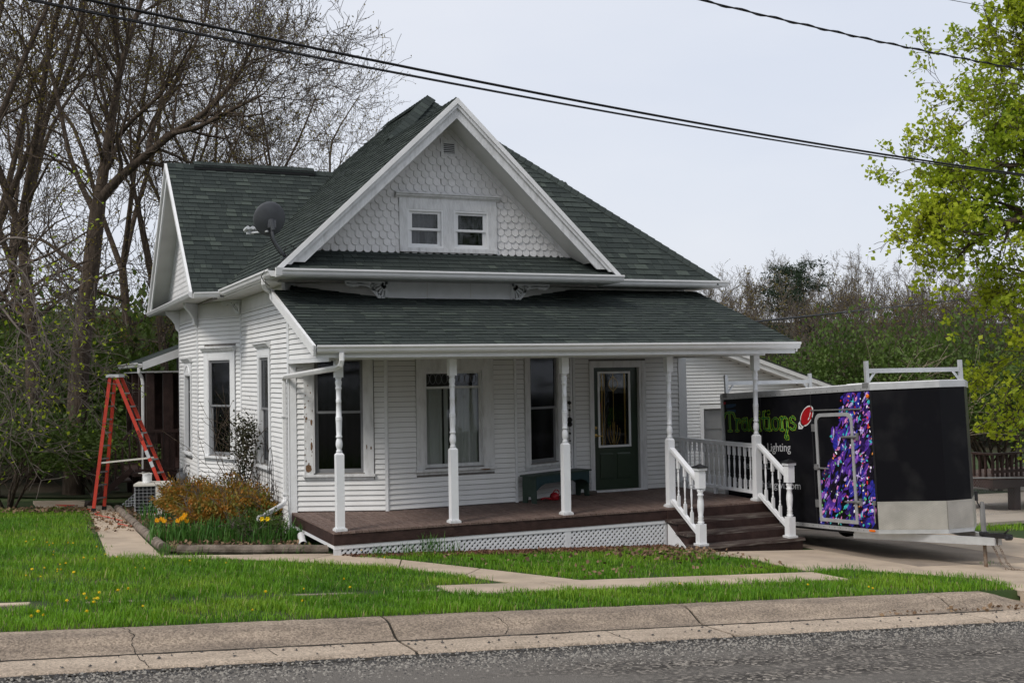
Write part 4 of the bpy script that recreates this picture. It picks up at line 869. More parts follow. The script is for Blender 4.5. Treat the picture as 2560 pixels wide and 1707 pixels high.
# stair rails with newels
for nx_, px_ in ((5.07, PX[3]), (6.60, PX[4])):
    z0 = tz[2]; y = -.73; w_ = .055; mb = MB()
    mb.box(nx_-w_, nx_+w_, y-w_, y+w_, z0+.03, z0+.30); nw_ = mb.build('newel_post', 'postw', house)
    mb = MB(); mb.box(nx_-w_, nx_+w_, y-w_, y+w_, z0+.80, z0+1.05); mb.build('post_head', 'postw', nw_)
    mb = MB(); a = z0+.30; mb.lathe([(.036, a-.005), (.048, a+.015), (.048, a+.03), (.034, a+.045), (.044, a+.06), (.034, a+.085), (.042, a+.10), (.034, a+.12), (.044, a+.19), (.049, a+.26), (.045, a+.32), (.034, a+.385), (.046, a+.40), (.046, a+.415), (.034, a+.43), (.048, a+.46), (.048, a+.475), (.036, a+.505)], (nx_, y, 0), 14); mb.build('turned_shaft', 'postw', nw_, smooth=True)
    mb = MB(); b = .078; mb.box(nx_-b, nx_+b, y-b, y+b, z0+.001, z0+.03); mb.build('base_plate', 'oldtrim', nw_)
    mb = MB(); b = .072; mb.box(nx_-b, nx_+b, y-b, y+b, z0+1.05, z0+1.085); mb.build('cap_moulding', 'postw', nw_)
    mb = MB(); b = .085; zc = z0+1.085; mb.add([(nx_-b, y-b, zc), (nx_+b, y-b, zc), (nx_+b, y+b, zc), (nx_-b, y+b, zc), (nx_-b, y-b, zc+.014), (nx_+b, y-b, zc+.014), (nx_+b, y+b, zc+.014), (nx_-b, y+b, zc+.014), (nx_, y, zc+.055)], [(3, 2, 1, 0), (0, 1, 5, 4), (1, 2, 6, 5), (2, 3, 7, 6), (3, 0, 4, 7), (4, 5, 8), (5, 6, 8), (6, 7, 8), (7, 4, 8)]); mb.build('newel_cap', 'black', nw_)
    pa, pb = Vector((px_, .045, .86)), Vector((nx_, -.68, .46)); mb = MB(); mb.beam(pa, pb, .075, .03); mb.beam(pa-Vector((0, 0, .03)), pb-Vector((0, 0, .03)), .05, .035); sr = mb.build('stair_rail', 'postw', house)
    qa, qb = Vector((px_, .045, .10)), Vector((nx_, -.68, -.30)); mb = MB(); mb.beam(qa, qb, .06, .05); mb.build('bottom_rail', 'postw', sr)
    for t in (.24, .49, .74):
        a_ = qa.lerp(qb, t); b_ = pa.lerp(pb, t); mb = MB(); baluster(mb, a_.x, a_.y, a_.z+.01, b_.z-.03); mb.build('baluster', 'postw', sr)
# foundation under the walls
mb = MB(); FC.box(mb, 0, FC.L, -.1, -.01, -1.0, -.6); mb.build('foundation', 'concrete', house)
# ------------------------------------------------ rear side porch (dark stained)
mb = MB(); mb.prism([(-1.25, 10.6, 2.28), (-1.25, 15.5, 2.28), (.2, 15.5, 2.82), (.2, 10.6, 2.82)], (0, 0, .05)); sp_ = mb.build('side_porch_roof', 'sh1', house)
mb = MB(); mb.prism([(-1.25, 10.58, 2.18), (-1.25, 10.58, 2.34), (.0, 10.58, 2.81), (.0, 10.58, 2.62)], (0, -.03, 0)); mb.build('barge_board', 'trim', sp_)
mb = MB(); mb.box(-1.2, 0, 10.65, 15.4, 2.12, 2.15); mb.build('porch_ceiling', 'soffit', sp_)
gutter((-1.25, 10.6, 2.33), (-1.25, 15.5, 2.33), (-1, 0, 0))
pipe([(-1.3, 10.8, 2.23), (-1.3, 10.8, 2.12), (-1.24, 10.85, 2.02), (-1.22, 10.85, 1.9), (-1.22, 10.85, -.4)])
bxp('side_porch_dark_backing', 'brown', -1.15, .1, 15.25, 15.3, -.6, 2.11); bxp('wall', 'brown', .05, .12, 11.3, 15.3, -.8, 2.5)  # dark panel and wall added to darken the view through this porch
for y in (10.8, 12.3, 13.8, 15.2): mb = MB(); mb.box(-1.16, -1.00, y-.08, y+.08, -.9, 2.12); mb.build('side_porch_post', 'brown', house)
for x_ in (-.72, -.3): mb = MB(); mb.box(x_-.1, x_+.1, 10.72, 10.9, -.9, 2.12); mb.build('side_porch_post', 'brown', house)
mb = MB(); mb.box(-1.45, .0, 10.7, 15.3, -.05, .02); sd_ = mb.build('side_porch_deck', 'brown', house)
mb = MB(); mb.box(-1.4, 0, 10.7, 10.75, .85, .92); srl = mb.build('side_porch_railing', 'brown', house); mb = MB(); mb.box(-1.4, 0, 10.7, 10.75, .05, .1); mb.build('bottom_rail', 'brown', srl)
for k in range(11): mb = MB(); mb.box(-1.35+k*.12, -1.31+k*.12, 10.71, 10.745, .1, .85); mb.build('picket', 'brown', srl)
mb = MB(); mb.beam((-1.45, 10.8, .9), (-2.35, 10.85, -.05), .06, .07); mb.beam((-1.45, 10.8, .1), (-2.3, 10.85, -.62), .06, .12); srl2 = mb.build('stair_rail', 'brown', house)
for k in range(6): t = k/6; mb = MB(); mb.box(-1.5-.85*t-.02, -1.5-.85*t+.02, 10.79, 10.83, .06-.68*t, .85-.92*t); mb.build('picket', 'brown', srl2)
for k in range(4): mb = MB(); mb.box(-1.72-.25*k, -1.45-.25*k, 10.85, 11.9, -.17-.16*k, -.13-.16*k); mb.build('tread', 'tread', sd_)
poly = [(-1.75, -.66), (-1.2, -.66), (-1.2, -.2)]; mb = MB(); c = -3
while c < 0:
    for s_ in (1, -1):
        P_ = [(c-.03, -1.0), (c+.03, -1.0), (c+.03+s_*1.5, .5), (c-.03+s_*1.5, .5)]; pc = clip_poly(P_ if area2(P_) > 0 else P_[::-1], poly)
        if len(pc) > 2: mb.prism([(x, 10.62, z) for x, z in pc], (0, .012, 0))
    c += .11
mb.build('lattice_panel', 'trim', house)['kind'] = 'stuff'
# ------------------------------------------------------------------ garage behind
gar = empty('garage', (11, 11, -1.2), 'white clapboard garage with low gable and grey overhead door behind the trailer', 'garage')
FGa = Facet((7.2, 8.0), (15.4, 8.0), -1.4, 1.2)
def gl(x): return 3.05-.318*(x-9.5) if x > 9.5 else 3.05-.318*(9.5-x)
mb = MB()
dr = (10.86, 13.6, -1.4, 1.09)
for xa, xb, za in ((7.2, dr[0], -1.4), (dr[0], dr[1], dr[3]), (dr[1], 15.0, -1.4)):
    pts = [(xa, za), (xb, za), (xb, gl(xb)-.1)]
    if xa < 9.5 < xb: pts.append((9.5, gl(9.5)-.1))
    pts.append((xa, gl(xa)-.1)); mb.prism([(x, 8.0, z) for x, z in pts], (0, .1, 0))
mb.box(14.9, 15.0, 8.1, 14, -1.4, gl(15)-.12); mb.box(7.2, 7.3, 8.1, 14, -1.4, gl(7.2)-.12); gwl = mb.build('wall', 'gapshade', gar)
z = -1.3; n1_ = 0
while z < 2.9:
    xe = min(14.95, 9.5+(2.93-z-.08)/.318)
    for a, b in cuts(7.25, xe, z, z+EXP, [(dr[0]-.09, dr[1]+.09, -2, dr[3]+.09)]):
        mb = MB(); mb.prism([(a, 8.003, z+.010), (a, 7.979, z+.010), (a, 7.996, z+EXP+.003), (a, 8.003, z+EXP+.003)], (b-a, 0, 0)); mb.build('siding_board', 'siding', gwl)
    z += EXP
for s_ in (1,):
    mb = MB(); mb.prism([(9.5, 7.7, 3.08), (15.5, 7.7, gl(15.5)+.03), (15.5, 7.7, gl(15.5)-.16), (9.5, 7.7, 2.88)], (0, .035, 0)); mb.prism([(9.5, 7.665, 3.1), (15.5, 7.665, gl(15.5)+.05), (15.5, 7.665, gl(15.5)-.05), (9.5, 7.665, 3.0)], (0, .034, 0)); mb.build('rake_fascia', 'gutter', gar)
    mb = MB(); mb.prism([(9.5, 7.74, 2.9), (15.5, 7.74, gl(15.5)-.14), (15.5, 7.74, gl(15.5)-.16), (9.5, 7.74, 2.88)], (0, .26, 0)); mb.build('rake_soffit', 'soffit', gar)
mb = MB(); mb.prism([(9.5, 7.66, 3.13), (15.55, 7.66, gl(15.55)+.08), (15.55, 7.66, gl(15.55)+.05), (9.5, 7.66, 3.10)], (0, 7, 0)); mb.prism([(9.5, 7.66, 3.13), (6.9, 7.66, gl(6.9)+.08), (6.9, 7.66, gl(6.9)+.05), (9.5, 7.66, 3.10)], (0, 7, 0)); mb.build('roof', 'sh1', gar)
mb = MB(); mb.box(dr[0]-.09, dr[0], 7.965, 8.03, -1.4, dr[3]+.09); mb.box(dr[1], dr[1]+.09, 7.965, 8.03, -1.4, dr[3]+.09); mb.box(dr[0], dr[1], 7.966, 8.03, dr[3], dr[3]+.09); mb.build('door_frame', 'gutter', gar)
MT['gdoor'] = mat('grey_garage_door', (.20, .205, .21), .5, .06, 5.)
gd = MB(); gd.box(dr[0], dr[1], 8.05, 8.06, -1.4, dr[3]); gd = gd.build('overhead_door', 'gdoor', gar)
for k in range(5):
    for j in range(4): mb = MB(); x0_ = dr[0]+.06+j*.68; z0_ = -1.3+k*.48; mb.prism([(x0_, 8.049, z0_), (x0_+.6, 8.049, z0_), (x0_+.6, 8.049, z0_+.42), (x0_, 8.049, z0_+.42)], (0, -.015, 0)); mb.build('door_panel', 'gdoor', gd)
# ------------------------------------------------------------------ satellite dish on the roof edge
t = empty('satellite_dish', (-.24, 1.5, 3.67), 'dark grey satellite dish on a bent mast at the left roof edge', 'satellite dish')
nd = Vector((-.10, .93, .35)).normalized(); c0 = Vector((-.47, 1.52, 4.21))
mb = MB(); R_ = .225; prf = [(R_*k/8, .055*(k/8)**2-.055) for k in range(1, 9)]; prf2 = [(r, z-.008) for r, z in prf][::-1]
q = Vector((0, 0, 1)).rotation_difference(nd); vs = []; n = 32
allp = prf+[(R_+.004, .0)]+prf2
for r, z in allp:
    for j in range(n): a = 2*math.pi*j/n; vs.append(c0+q @ Vector((r*math.cos(a), r*math.sin(a)*1.08, z)))
fs = [(i*n+j, i*n+(j+1) % n, (i+1)*n+(j+1) % n, (i+1)*n+j) for i in range(len(allp)-1) for j in range(n)]+[tuple(range(n))[::-1], tuple((len(allp)-1)*n+j for j in range(n))]
mb.add(vs, fs); mb.build('reflector', 'dgrey', t, smooth=True)
mb = MB(); mb.tube([(-.245, 1.5, 3.66), (-.30, 1.5, 3.74), (-.39, 1.49, 3.86), (-.435, 1.485, 3.95), (-.445, 1.48, 4.14)], .022, 8); mb.build('mast', 'dgrey', t, smooth=True)
mb = MB(); mb.box(-.50, -.39, 1.45, 1.50, 4.08, 4.19); mb.tube([(-.46, 1.47, 4.2), (-.43, 1.47, 4.05)], .035, 8); mb.build('mount_bracket', 'dgrey', t)
mb = MB(); mb.tube([(-.50, 1.48, 4.03), (-.64, 1.98, 4.06)], .014, 6); mb.build('feed_arm', 'lgrey', t)
mb = MB()
for dx in (-.05, .02, .07): mb.tube([(-.66+dx, 2.02, 4.10+.02*dx), (-.66+dx+.02, 1.92, 4.13)], [.032, .028], 8)
mb.box(-.70, -.60, 1.96, 2.0, 4.04, 4.10); mb.build('receiver_head', 'lgrey', t)
mb = MB(); mb.box(-.31, -.17, 1.42, 1.58, 3.645, 3.66); mb.tube([(-.24, 1.5, 3.65), (-.25, 1.5, 3.72)], .03, 6); mb.build('mount_foot', 'dgrey', t)
mb = MB(); mb.tube([(-.49, 1.47, 4.04), (-.46, 1.46, 3.92), (-.40, 1.45, 3.80), (-.33, 1.44, 3.70), (-.26, 1.43, 3.68)], .008, 5)
mb.tube([(-.21+.075*math.cos(a), 1.42, 3.75+.09*math.sin(a)) for a in np.linspace(-1.6, 9, 30)], .006, 5)
mb.tube([(-.26, 1.42, 3.66), (-.38, 1.38, 3.56), (-.52, 1.6, 3.5), (-.545, 1.75, 3.42), (-.50, 1.8, 3.36), (-.40, 1.9, 3.30)], .006, 5); mb.build('cable', 'wire', t)
# ------------------------------------------------------------------ orange stepladder
def lerp(a, b, k): return Vector(a).lerp(Vector(b), k)
wv_ = Vector((.35, .937, 0)); sv = Vector((.937, -.35, 0)); fc = Vector((-2.236, 9.05, 0)); rc = fc+sv*1.46; tcn = Vector((-1.93, 8.86, 2.06))
t = empty('stepladder', (-1.6, 8.8, -.57), 'tall orange fibreglass stepladder standing open on the garden path', 'ladder')
def gpt(v): return Vector((v.x, v.y, G(v.x, v.y)+.02))
for nm, ctr, off, hw in (('front', fc, -.05, .34), ('rear', rc, .05, .30)):
    ends = []
    for s_ in (-1, 1):
        f_ = gpt(ctr+wv_*hw*s_); tp = tcn+wv_*.17*s_+sv*off; ends.append((f_, tp))
        mb = MB(); mb.beam(f_, tp, .026, .062, up=sv); rl = mb.build('ladder_rail', 'orange', t)
        mb = MB(); mb.beam(f_-Vector((0, 0, .012)), lerp(f_, tp, .03), .036, .082, up=sv); mb.build('rail_foot', 'rubber', rl)
        if nm == 'rear' and s_ == -1:
            for k0, k1, m_ in ((.40, .455, 'lgrey'), (.335, .375, 'lgrey'), (.495, .56, 'black')):
                if m_ == 'lgrey': mb = MB(); mb.beam(lerp(f_, tp, k0), lerp(f_, tp, k1), .033, .062, up=sv); mb.build('warning_label', m_, rl)
            tc_ = bpy.data.curves.new('lettering', 'FONT'); tc_.body = 'KELLER'; tc_.size = .065; tc_.extrude = .001
            to = bpy.data.objects.new('lettering', tc_); COL.objects.link(to); me = bpy.data.meshes.new_from_object(to.evaluated_get(bpy.context.evaluated_depsgraph_get())); bpy.data.objects.remove(to)
            me.materials.clear(); me.materials.append(MT['black']); lt = bpy.data.objects.new('lettering', me); COL.objects.link(lt); lt.parent = rl
            dx = (f_-tp).normalized(); nn_ = -wv_; yy_ = nn_.cross(dx).normalized()
            lt.matrix_local = Matrix.Translation(lerp(f_, tp, .60)-wv_*.017-yy_*.022-wloc(rl)) @ Matrix((dx, yy_, nn_)).transposed().to_4x4()
    nst = 9
    for k in range(nst):
        kk = (k+1)/(nst+1)*.97; a = lerp(*ends[0], kk); b = lerp(*ends[1], kk); mb = MB(); mb.beam(a, b, .07 if nm == 'rear' else .03, .028); mb.build('step', 'alud', t)
mb = MB(); mb.beam(tcn-wv_*.21+Vector((0, 0, -.0)), tcn+wv_*.21, .24, .06); mb.build('top_cap', 'lgrey', t)
for s_ in (-1, 1):
    a = lerp(gpt(fc+wv_*.34*s_), tcn+wv_*.17*s_, .36); b = lerp(gpt(rc+wv_*.30*s_), tcn+wv_*.17*s_, .40); mb = MB(); mb.beam(a, b, .008, .03); mb.build('spreader_bar', 'acw', t)
# ------------------------------------------------------------------ air conditioner with a paint bucket on it
t = empty('air_conditioner', (-1.35, 7.9, -.52), 'pale boxy air conditioner with wire grille beside the side wall', 'air conditioner')
ang = math.radians(-14); ex = Vector((math.cos(ang), math.sin(ang), 0)); ey = Vector((-ex.y, ex.x, 0)); o_ = Vector((-1.35, 7.9, 0)); z0, z1 = -.52, .06; hw, hd = .30, .28
def ab(mb, x0, x1, y0, y1, za, zb): mb.hexa([o_+ex*x+ey*y+Vector((0, 0, z)) for z in (za, zb) for x, y in ((x0, y0), (x1, y0), (x1, y1), (x0, y1))])
mb = MB(); ab(mb, -hw+.02, hw-.22, -hd+.03, hd, z0+.03, z1-.04); mb.build('coil_core', 'fdark', t)
mb = MB(); ab(mb, hw-.22, hw, -hd, hd, z0+.02, z1-.04); mb.build('side_cabinet', 'acw', t)
mb = MB(); ab(mb, -hw-.01, hw+.01, -hd-.01, hd+.01, z1-.04, z1); mb.build('lid', 'acw', t)
mb = MB(); ab(mb, -hw, hw, -hd, hd, z0-.02, z0+.03); mb.build('base_pan', 'acw', t)
mb = MB()
for k in range(6): x = -hw+.01+k*.072; mb.tube([o_+ex*x-ey*(hd-.01)+Vector((0, 0, z)) for z in (z0+.03, z1-.04)], .0026, 4)
for k in range(9): z = z0+.04+k*.062; mb.tube([o_+ex*x-ey*(hd-.008)+Vector((0, 0, z)) for x in (-hw, hw-.22)], .0026, 4); mb.tube([o_-ex*(hw-.002)+ey*y+Vector((0, 0, z)) for y in (-hd, hd)], .0026, 4)
for k in range(6): y = -hd+.01+k*.11; mb.tube([o_-ex*(hw-.0)+ey*y+Vector((0, 0, z)) for z in (z0+.03, z1-.04)], .0026, 4)
mb.build('wire_grille', 'lgrey', t)
b0 = o_+ex*(-.10)+ey*(-.05)+Vector((0, 0, z1+.001))
t = empty('paint_bucket', b0, 'small white paint bucket on top of the air conditioner', 'bucket')
mb = MB(); mb.lathe([(.072, 0), (.08, .004), (.086, .16), (.092, .163), (.092, .175), (.084, .175), (.080, .03)], b0, 18); mb.build('pail', 'sashw', t, smooth=False)
mb = MB(); mb.tube([b0+Vector((.09*math.cos(a), .09*math.sin(a)*.4-.06, .16+.0*a)) for a in np.linspace(3.3, 6.1, 9)], .003, 4); mb.build('handle', 'alud', t)
mb = MB(); mb.tube([b0+Vector((-.16, -.02, .185)), b0+Vector((-.05, 0, .18)), b0+Vector((.05, .01, .178))], [.006, .008, .01], 6); mb.build('stir_stick', 'acw', t)
# gas meter
t = empty('gas_meter', (-.72, 8.6, -.3), 'grey gas meter and pipe against the bay wall', 'gas meter')
mb = MB(); mb.lathe([(.01, -.10), (.10, -.09), (.125, -.03), (.125, .04), (.10, .09), (.01, .10)], (-.74, 8.6, .05), 12, (-1, 0, 0)); mb.build('meter_body', 'dgrey', t, smooth=True)
mb = MB(); mb.tube([(-.70, 8.55, -.55), (-.70, 8.55, .22), (-.66, 8.55, .3), (-.58, 8.55, .3)], .024, 8); mb.build('riser_pipe', 'alud', t)
mb = MB(); mb.lathe([(.04, 0), (.055, .02), (.055, .06), (.03, .08)], (-.72, 8.75, .16), 10); mb.build('regulator', 'dgrey', t)
# ------------------------------------------------------------------ bench, red can, brick on the porch
t = empty('porch_bench', (4.12, 1.86, 0), 'small dark green plank bench against the angled porch wall', 'bench')
ang = math.atan2(.6, 1.29); ex = Vector((math.cos(ang), math.sin(ang), 0)); ey = Vector((-ex.y, ex.x, 0)); o_ = Vector((4.10, 1.88, 0)); hl = .66; hd = .135
mb = MB(); ab(mb, -hl-.05, hl+.05, -hd-.02, hd+.02, .405, .43); mb.build('seat', 'bench', t)
for s_ in (-1, 1): mb = MB(); mb.prism([o_+ex*(s_*hl-.012)+ey*y+Vector((0, 0, z)) for y, z in ((-hd, .001), (-.05, .001), (-.03, .10), (.03, .10), (.05, .001), (hd, .001), (hd, .405), (-hd, .405))], ex*.024); mb.build('leg', 'bench', t)
for y in (-hd-.012, hd-.012): mb = MB(); mb.prism([o_+ex*x+ey*y+Vector((0, 0, z)) for x, z in ((-hl, .404), (-hl, .20), (-hl+.10, .26), (-hl+.2, .29), (hl-.2, .29), (hl-.1, .26), (hl, .20), (hl, .404))], ey*.024); mb.build('apron', 'benchb', t)
t = empty('watering_can', (3.98, 1.80, 0), 'small red plastic can with spout under the porch bench', 'watering can')
mb = MB(); mb.lathe([(.06, 0.001), (.075, .01), (.075, .06), (.06, .10), (.03, .12)], (4.02, 1.80, 0), 12); mb.build('can_body', 'red', t, smooth=True)
mb = MB(); mb.tube([(3.96, 1.79, .02), (3.84, 1.76, .05), (3.76, 1.74, .035)], [.02, .012, .018], 7); mb.build('spout', 'red', t)
mb = MB(); mb.tube([(4.05+.05*math.cos(a), 1.80, .10+.06*math.sin(a)) for a in np.linspace(-.5, 3, 9)], .008, 5); mb.build('handle', 'red', t)
mb = MB(); mb.hexa([(4.80, 2.16, .001), (4.98, 2.18, .001), (4.97, 2.27, .001), (4.79, 2.25, .001), (4.805, 2.165, .055), (4.975, 2.185, .055), (4.965, 2.265, .055), (4.795, 2.245, .055)])
MT['brick'] = mat('dull_brick', (.075, .06, .052), .9, .25, 30., bump=.4); tag(mb.build('loose_brick', 'brick'), 'single dull brick lying on the porch deck left of the door', 'brick')
# ------------------------------------------------------------------ logs edging the flower bed, white pipe, cord
def log(name, a, b, r, label):
    a = Vector((*a, G(*a)+r*.8)); b = Vector((*b, G(*b)+r*.8)); n = 12; rr = random.Random(int(a.y*100)); mb = MB()
    pts = [lerp(a, b, k/n)+Vector((rr.uniform(-.006, .006), rr.uniform(-.006, .006), rr.uniform(-.004, .004))) for k in range(n+1)]
    mb.tube(pts, [r*rr.uniform(.95, 1.05) for _ in pts], 12); o = mb.build(name, 'log', smooth=False); tag(o, label, 'log', 'logs edging the flower bed'); return o
log('edging_log', (-1.84, .86), (.02, .38), .066, 'weathered grey log lying along the front edge of the flower bed')
log('edging_log', (-1.97, 1.25), (-1.93, 4.9), .066, 'weathered log on the path side of the bed nearest the front corner')
log('edging_log', (-1.93, 5.1), (-1.86, 9.5), .066, 'weathered log beside the garden path nearest the stepladder')
t = empty('drain_pipe', (-.1, 1.35, -.3), 'short white plastic drain pipe lying under the left porch edge', 'pipe')
mb = MB(); q = Vector((-.14, 1.10, -.30)); p_ = Vector((-.05, 1.62, -.235)); mb.tube([p_, lerp(p_, q, .5), lerp(p_, q, .86)], .05, 14, cap=False); mb.tube([lerp(p_, q, .84), q], .058, 14, cap=False); mb.build('pipe_shell', 'gutter', t, smooth=True)
mb = MB(); mb.tube([lerp(p_, q, .93), lerp(p_, q, .94)], .055, 14); mb.build('pipe_bore', 'fdark', t)
rr = random.Random(8); pts = [(-2.95, 10.3), (-2.6, 10.1), (-2.9, 9.95), (-2.45, 9.8), (-2.7, 9.6), (-2.3, 9.5), (-2.55, 9.2), (-2.25, 8.6), (-2.4, 8.0), (-2.2, 7.2), (-2.05, 6.3), (-2.15, 5.6), (-1.98, 5.0)]
cur = []
for a, b in zip(pts[:-1], pts[1:]):
    for k in range(5): x = a[0]+(b[0]-a[0])*k/5+rr.uniform(-.03, .03); y = a[1]+(b[1]-a[1])*k/5; cur.append((x, y, G(x, y)+(.075 if y > 9.9 and x < -2.45 else .035)))
mb = MB(); mb.tube(cur, .007, 5); tag(mb.build('extension_cord', 'orange'), 'thin orange extension cord tangled on the path by the ladder', 'cord')
# ------------------------------------------------------------------ trailer
def text_mesh(body, width, height, m, parent, y_left, z_base, xoff, offset=0., ext=.0015, name='lettering', shear=0, align=None):
    cu = bpy.data.curves.new('t', 'FONT'); cu.body = body; cu.extrude = ext; cu.offset = offset; cu.shear = shear
    to = bpy.data.objects.new('t', cu); COL.objects.link(to); me = bpy.data.meshes.new_from_object(to.evaluated_get(bpy.context.evaluated_depsgraph_get())); bpy.data.objects.remove(to)
    co = np.zeros(len(me.vertices)*3); me.vertices.foreach_get('co', co); co = co.reshape(-1, 3); sx = width/(co[:, 0].max()-co[:, 0].min()); sy = height/.73
    V = np.stack([np.full(len(co), xoff)-co[:, 2], y_left-(co[:, 0]-co[:, 0].min())*sx, z_base+co[:, 1]*sy], -1); me.vertices.foreach_set('co', V.ravel()); me.materials.clear(); me.materials.append(MT[m]); me.name = name; me.update()
    o = bpy.data.objects.new(name, me); COL.objects.link(o); o.parent = parent; return o
MT['tblack'] = mat('trailer_black', (.0055, .0055, .0075), .34, col2=(.020, .020, .021), scale=2.2, fac2=(.52, .8), spec=.12)
MT['ggreen'] = mat('vinyl_green', (.014, .15, .04), .4, .05, 9.); MT['lime'] = mat('vinyl_lime', (.34, .50, .015), .4, .05, 9.); MT['vwhite'] = mat('vinyl_grey_white', (.42, .43, .45), .4, .05, 9.); MT['vbright'] = mat('vinyl_white', (.62, .63, .64), .4, .05, 9.); MT['vred'] = mat('vinyl_red', (.33, .008, .012), .35, .08, 9.); MT['vblue'] = mat('vinyl_blue', (.010, .045, .10), .4, .1, 9.)
MT['amber'] = mat('amber_lens', (.75, .16, .01), .25, .05, 9.)
def dplate():
    m = mat('diamond_plate', (.52, .50, .46), .38, .15, 5., metal=.7); t_ = m.node_tree; N = t_.nodes; lk = t_.links.new; b = N['Principled BSDF']
    tc_ = N.new('ShaderNodeTexCoord'); hs = []; sx = N.new('ShaderNodeSeparateXYZ'); lk(tc_.outputs['Object'], sx.inputs[0]); sb = N.new('ShaderNodeMath'); sb.operation = 'SUBTRACT'; lk(sx.outputs[0], sb.inputs[0]); lk(sx.outputs[1], sb.inputs[1]); cb = N.new('ShaderNodeCombineXYZ'); lk(sb.outputs[0], cb.inputs[0]); lk(sx.outputs[2], cb.inputs[1])
    for rt, of in ((math.radians(50), 0), (math.radians(-50), .5)):
        mp_ = N.new('ShaderNodeMapping'); mp_.inputs['Rotation'].default_value = (0, 0, rt); mp_.inputs['Location'].default_value = (of, of, 0); mp_.inputs['Scale'].default_value = (20, 60, 1); lk(cb.outputs[0], mp_.inputs['Vector'])
        v = N.new('ShaderNodeTexVoronoi'); v.voronoi_dimensions = '2D'; v.inputs['Randomness'].default_value = 0; v.inputs['Scale'].default_value = 1; lk(mp_.outputs['Vector'], v.inputs['Vector']); hs.append(v.outputs['Distance'])
    mn = N.new('ShaderNodeMath'); mn.operation = 'MINIMUM'; lk(hs[0], mn.inputs[0]); lk(hs[1], mn.inputs[1]); bp = N.new('ShaderNodeBump'); bp.invert = True; bp.inputs['Strength'].default_value = .5; bp.inputs['Distance'].default_value = .006; lk(mn.outputs[0], bp.inputs['Height']); lk(bp.outputs['Normal'], b.inputs['Normal']); return m
MT['dplate'] = dplate()
t = empty('trailer', (0, 0, 0), 'black enclosed cargo trailer with V nose and colourful light-tree print beside the porch steps', 'trailer')
TW, TL, TH = 1.74, 3.56, 1.94
foot = [(0, 0), (.65, -.59), (1.09, -.59), (TW, 0), (TW, TL), (0, TL)]
def ring(s_): # offset outline outward by s_
    return [(-s_, -s_*.4), (.65-s_*.5, -.59-s_), (1.09+s_*.5, -.59-s_), (TW+s_, -s_*.4), (TW+s_, TL+s_), (-s_, TL+s_)]
mb = MB(); mb.prism([(x, y, .05) for x, y in foot], (0, 0, TH-.05)); mb.build('body', 'tblack', t)
mb = MB(); mb.prism([(x, y, TH-.002) for x, y in ring(.018)], (0, 0, .085)); mb.build('roof_trim', 'alu', t)
mb = MB(); mb.prism([(x, y, TH+.084) for x, y in ring(.004)], (0, 0, .012)); mb.build('roof', 'sashw', t)
mb = MB(); mb.prism([(x, y, -.0) for x, y in ring(.010)], (0, 0, .055)); mb.build('floor_rail', 'alu', t)
for a, b in ((0, 1), (1, 2), (2, 3)):
    p0, p1 = Vector((*foot[a], 0)), Vector((*foot[b], 0)); d = (p1-p0).normalized(); n_ = Vector((d.y, -d.x, 0)); mb = MB(); mb.prism([p0+n_*.002+Vector((0, 0, .056)), p1+n_*.002+Vector((0, 0, .056)), p1+n_*.002+Vector((0, 0, .43)), p0+n_*.002+Vector((0, 0, .43))], n_*.01); mb.build('stone_guard', 'dplate', t)
for x, y in ((-.006, TL), (TW+.006, TL)): mb = MB(); mb.box(x-.012, x+.012, y-.06, y+.012, .056, TH-.003); mb.build('corner_post', 'alu', t)
mb = MB(); mb.box(-.008, .0, -.012, .02, .44, TH-.003); mb.build('corner_trim', 'black', t)
# side print, lettering
tp_ = [(.015, 1.925), (.60, 1.925), (.72, 1.62), (.62, 1.5), (.90, 1.32), (.80, 1.1), (1.02, .86), (1.20, .68), (1.24, .06), (.015, .06)]
mb = MB(); rr = random.Random(2); jag = []
for i in range(len(tp_)):
    a, b = tp_[i], tp_[(i+1) % len(tp_)]; jag.append(a)
    if 1 <= i <= 7:
        for k in (.25, .5, .75): jag.append((a[0]+(b[0]-a[0])*k+rr.uniform(-.04, .05), a[1]+(b[1]-a[1])*k+rr.uniform(-.03, .03)))
PCOL = [('deep', (.022, .010, .085)), ('violet', (.085, .030, .30)), ('blue', (.025, .028, .30)), ('purple', (.25, .085, .46)), ('pink', (.62, .22, .50)), ('lavender', (.52, .42, .78)), ('red', (.66, .03, .05)), ('teal', (.05, .46, .50)), ('white', (.85, .84, .93)), ('orange', (.85, .33, .07)), ('green', (.13, .46, .10)), ('black', (.008, .006, .014))]
for n_, c_ in PCOL: MT['p_'+n_] = mat('print_'+n_, c_, .3, .55, 26., spec=.3)
zb_ = [(1.925, .58), (1.62, .72), (1.5, .62), (1.32, .90), (1.1, .82), (.86, 1.02), (.68, 1.20), (.06, 1.24)]
def yb(z): return float(np.interp(z, [p[0] for p in zb_][::-1], [p[1] for p in zb_][::-1]))
mb = MB(); rr = random.Random(12); lay = [0]; rect = [(.02, .06), (1.27, .06), (1.27, 1.925), (.02, 1.925)]
def splat(y, z, a_, b_, an, col, n=11, jit=.25, star=False):
    P_ = []
    for k in range(n*2 if star else n):
        q = 2*math.pi*k/(n*2 if star else n); m_ = rr.uniform(1-jit, 1+jit)*((.22 if k % 2 else 1.0) if star else 1); u_, v_ = a_*math.cos(q)*m_, b_*math.sin(q)*m_; P_.append((y+u_*math.cos(an)-v_*math.sin(an), z+u_*math.sin(an)+v_*math.cos(an)))
    if area2(P_) < 0: P_ = P_[::-1]
    P_ = clip_poly(P_, rect)
    if len(P_) > 2: mb.cur = col; x_ = -.0022-lay[0]*3e-6; lay[0] += 1; mb.add([(x_, *p) for p in P_], [tuple(range(len(P_)))])
z = 1.9
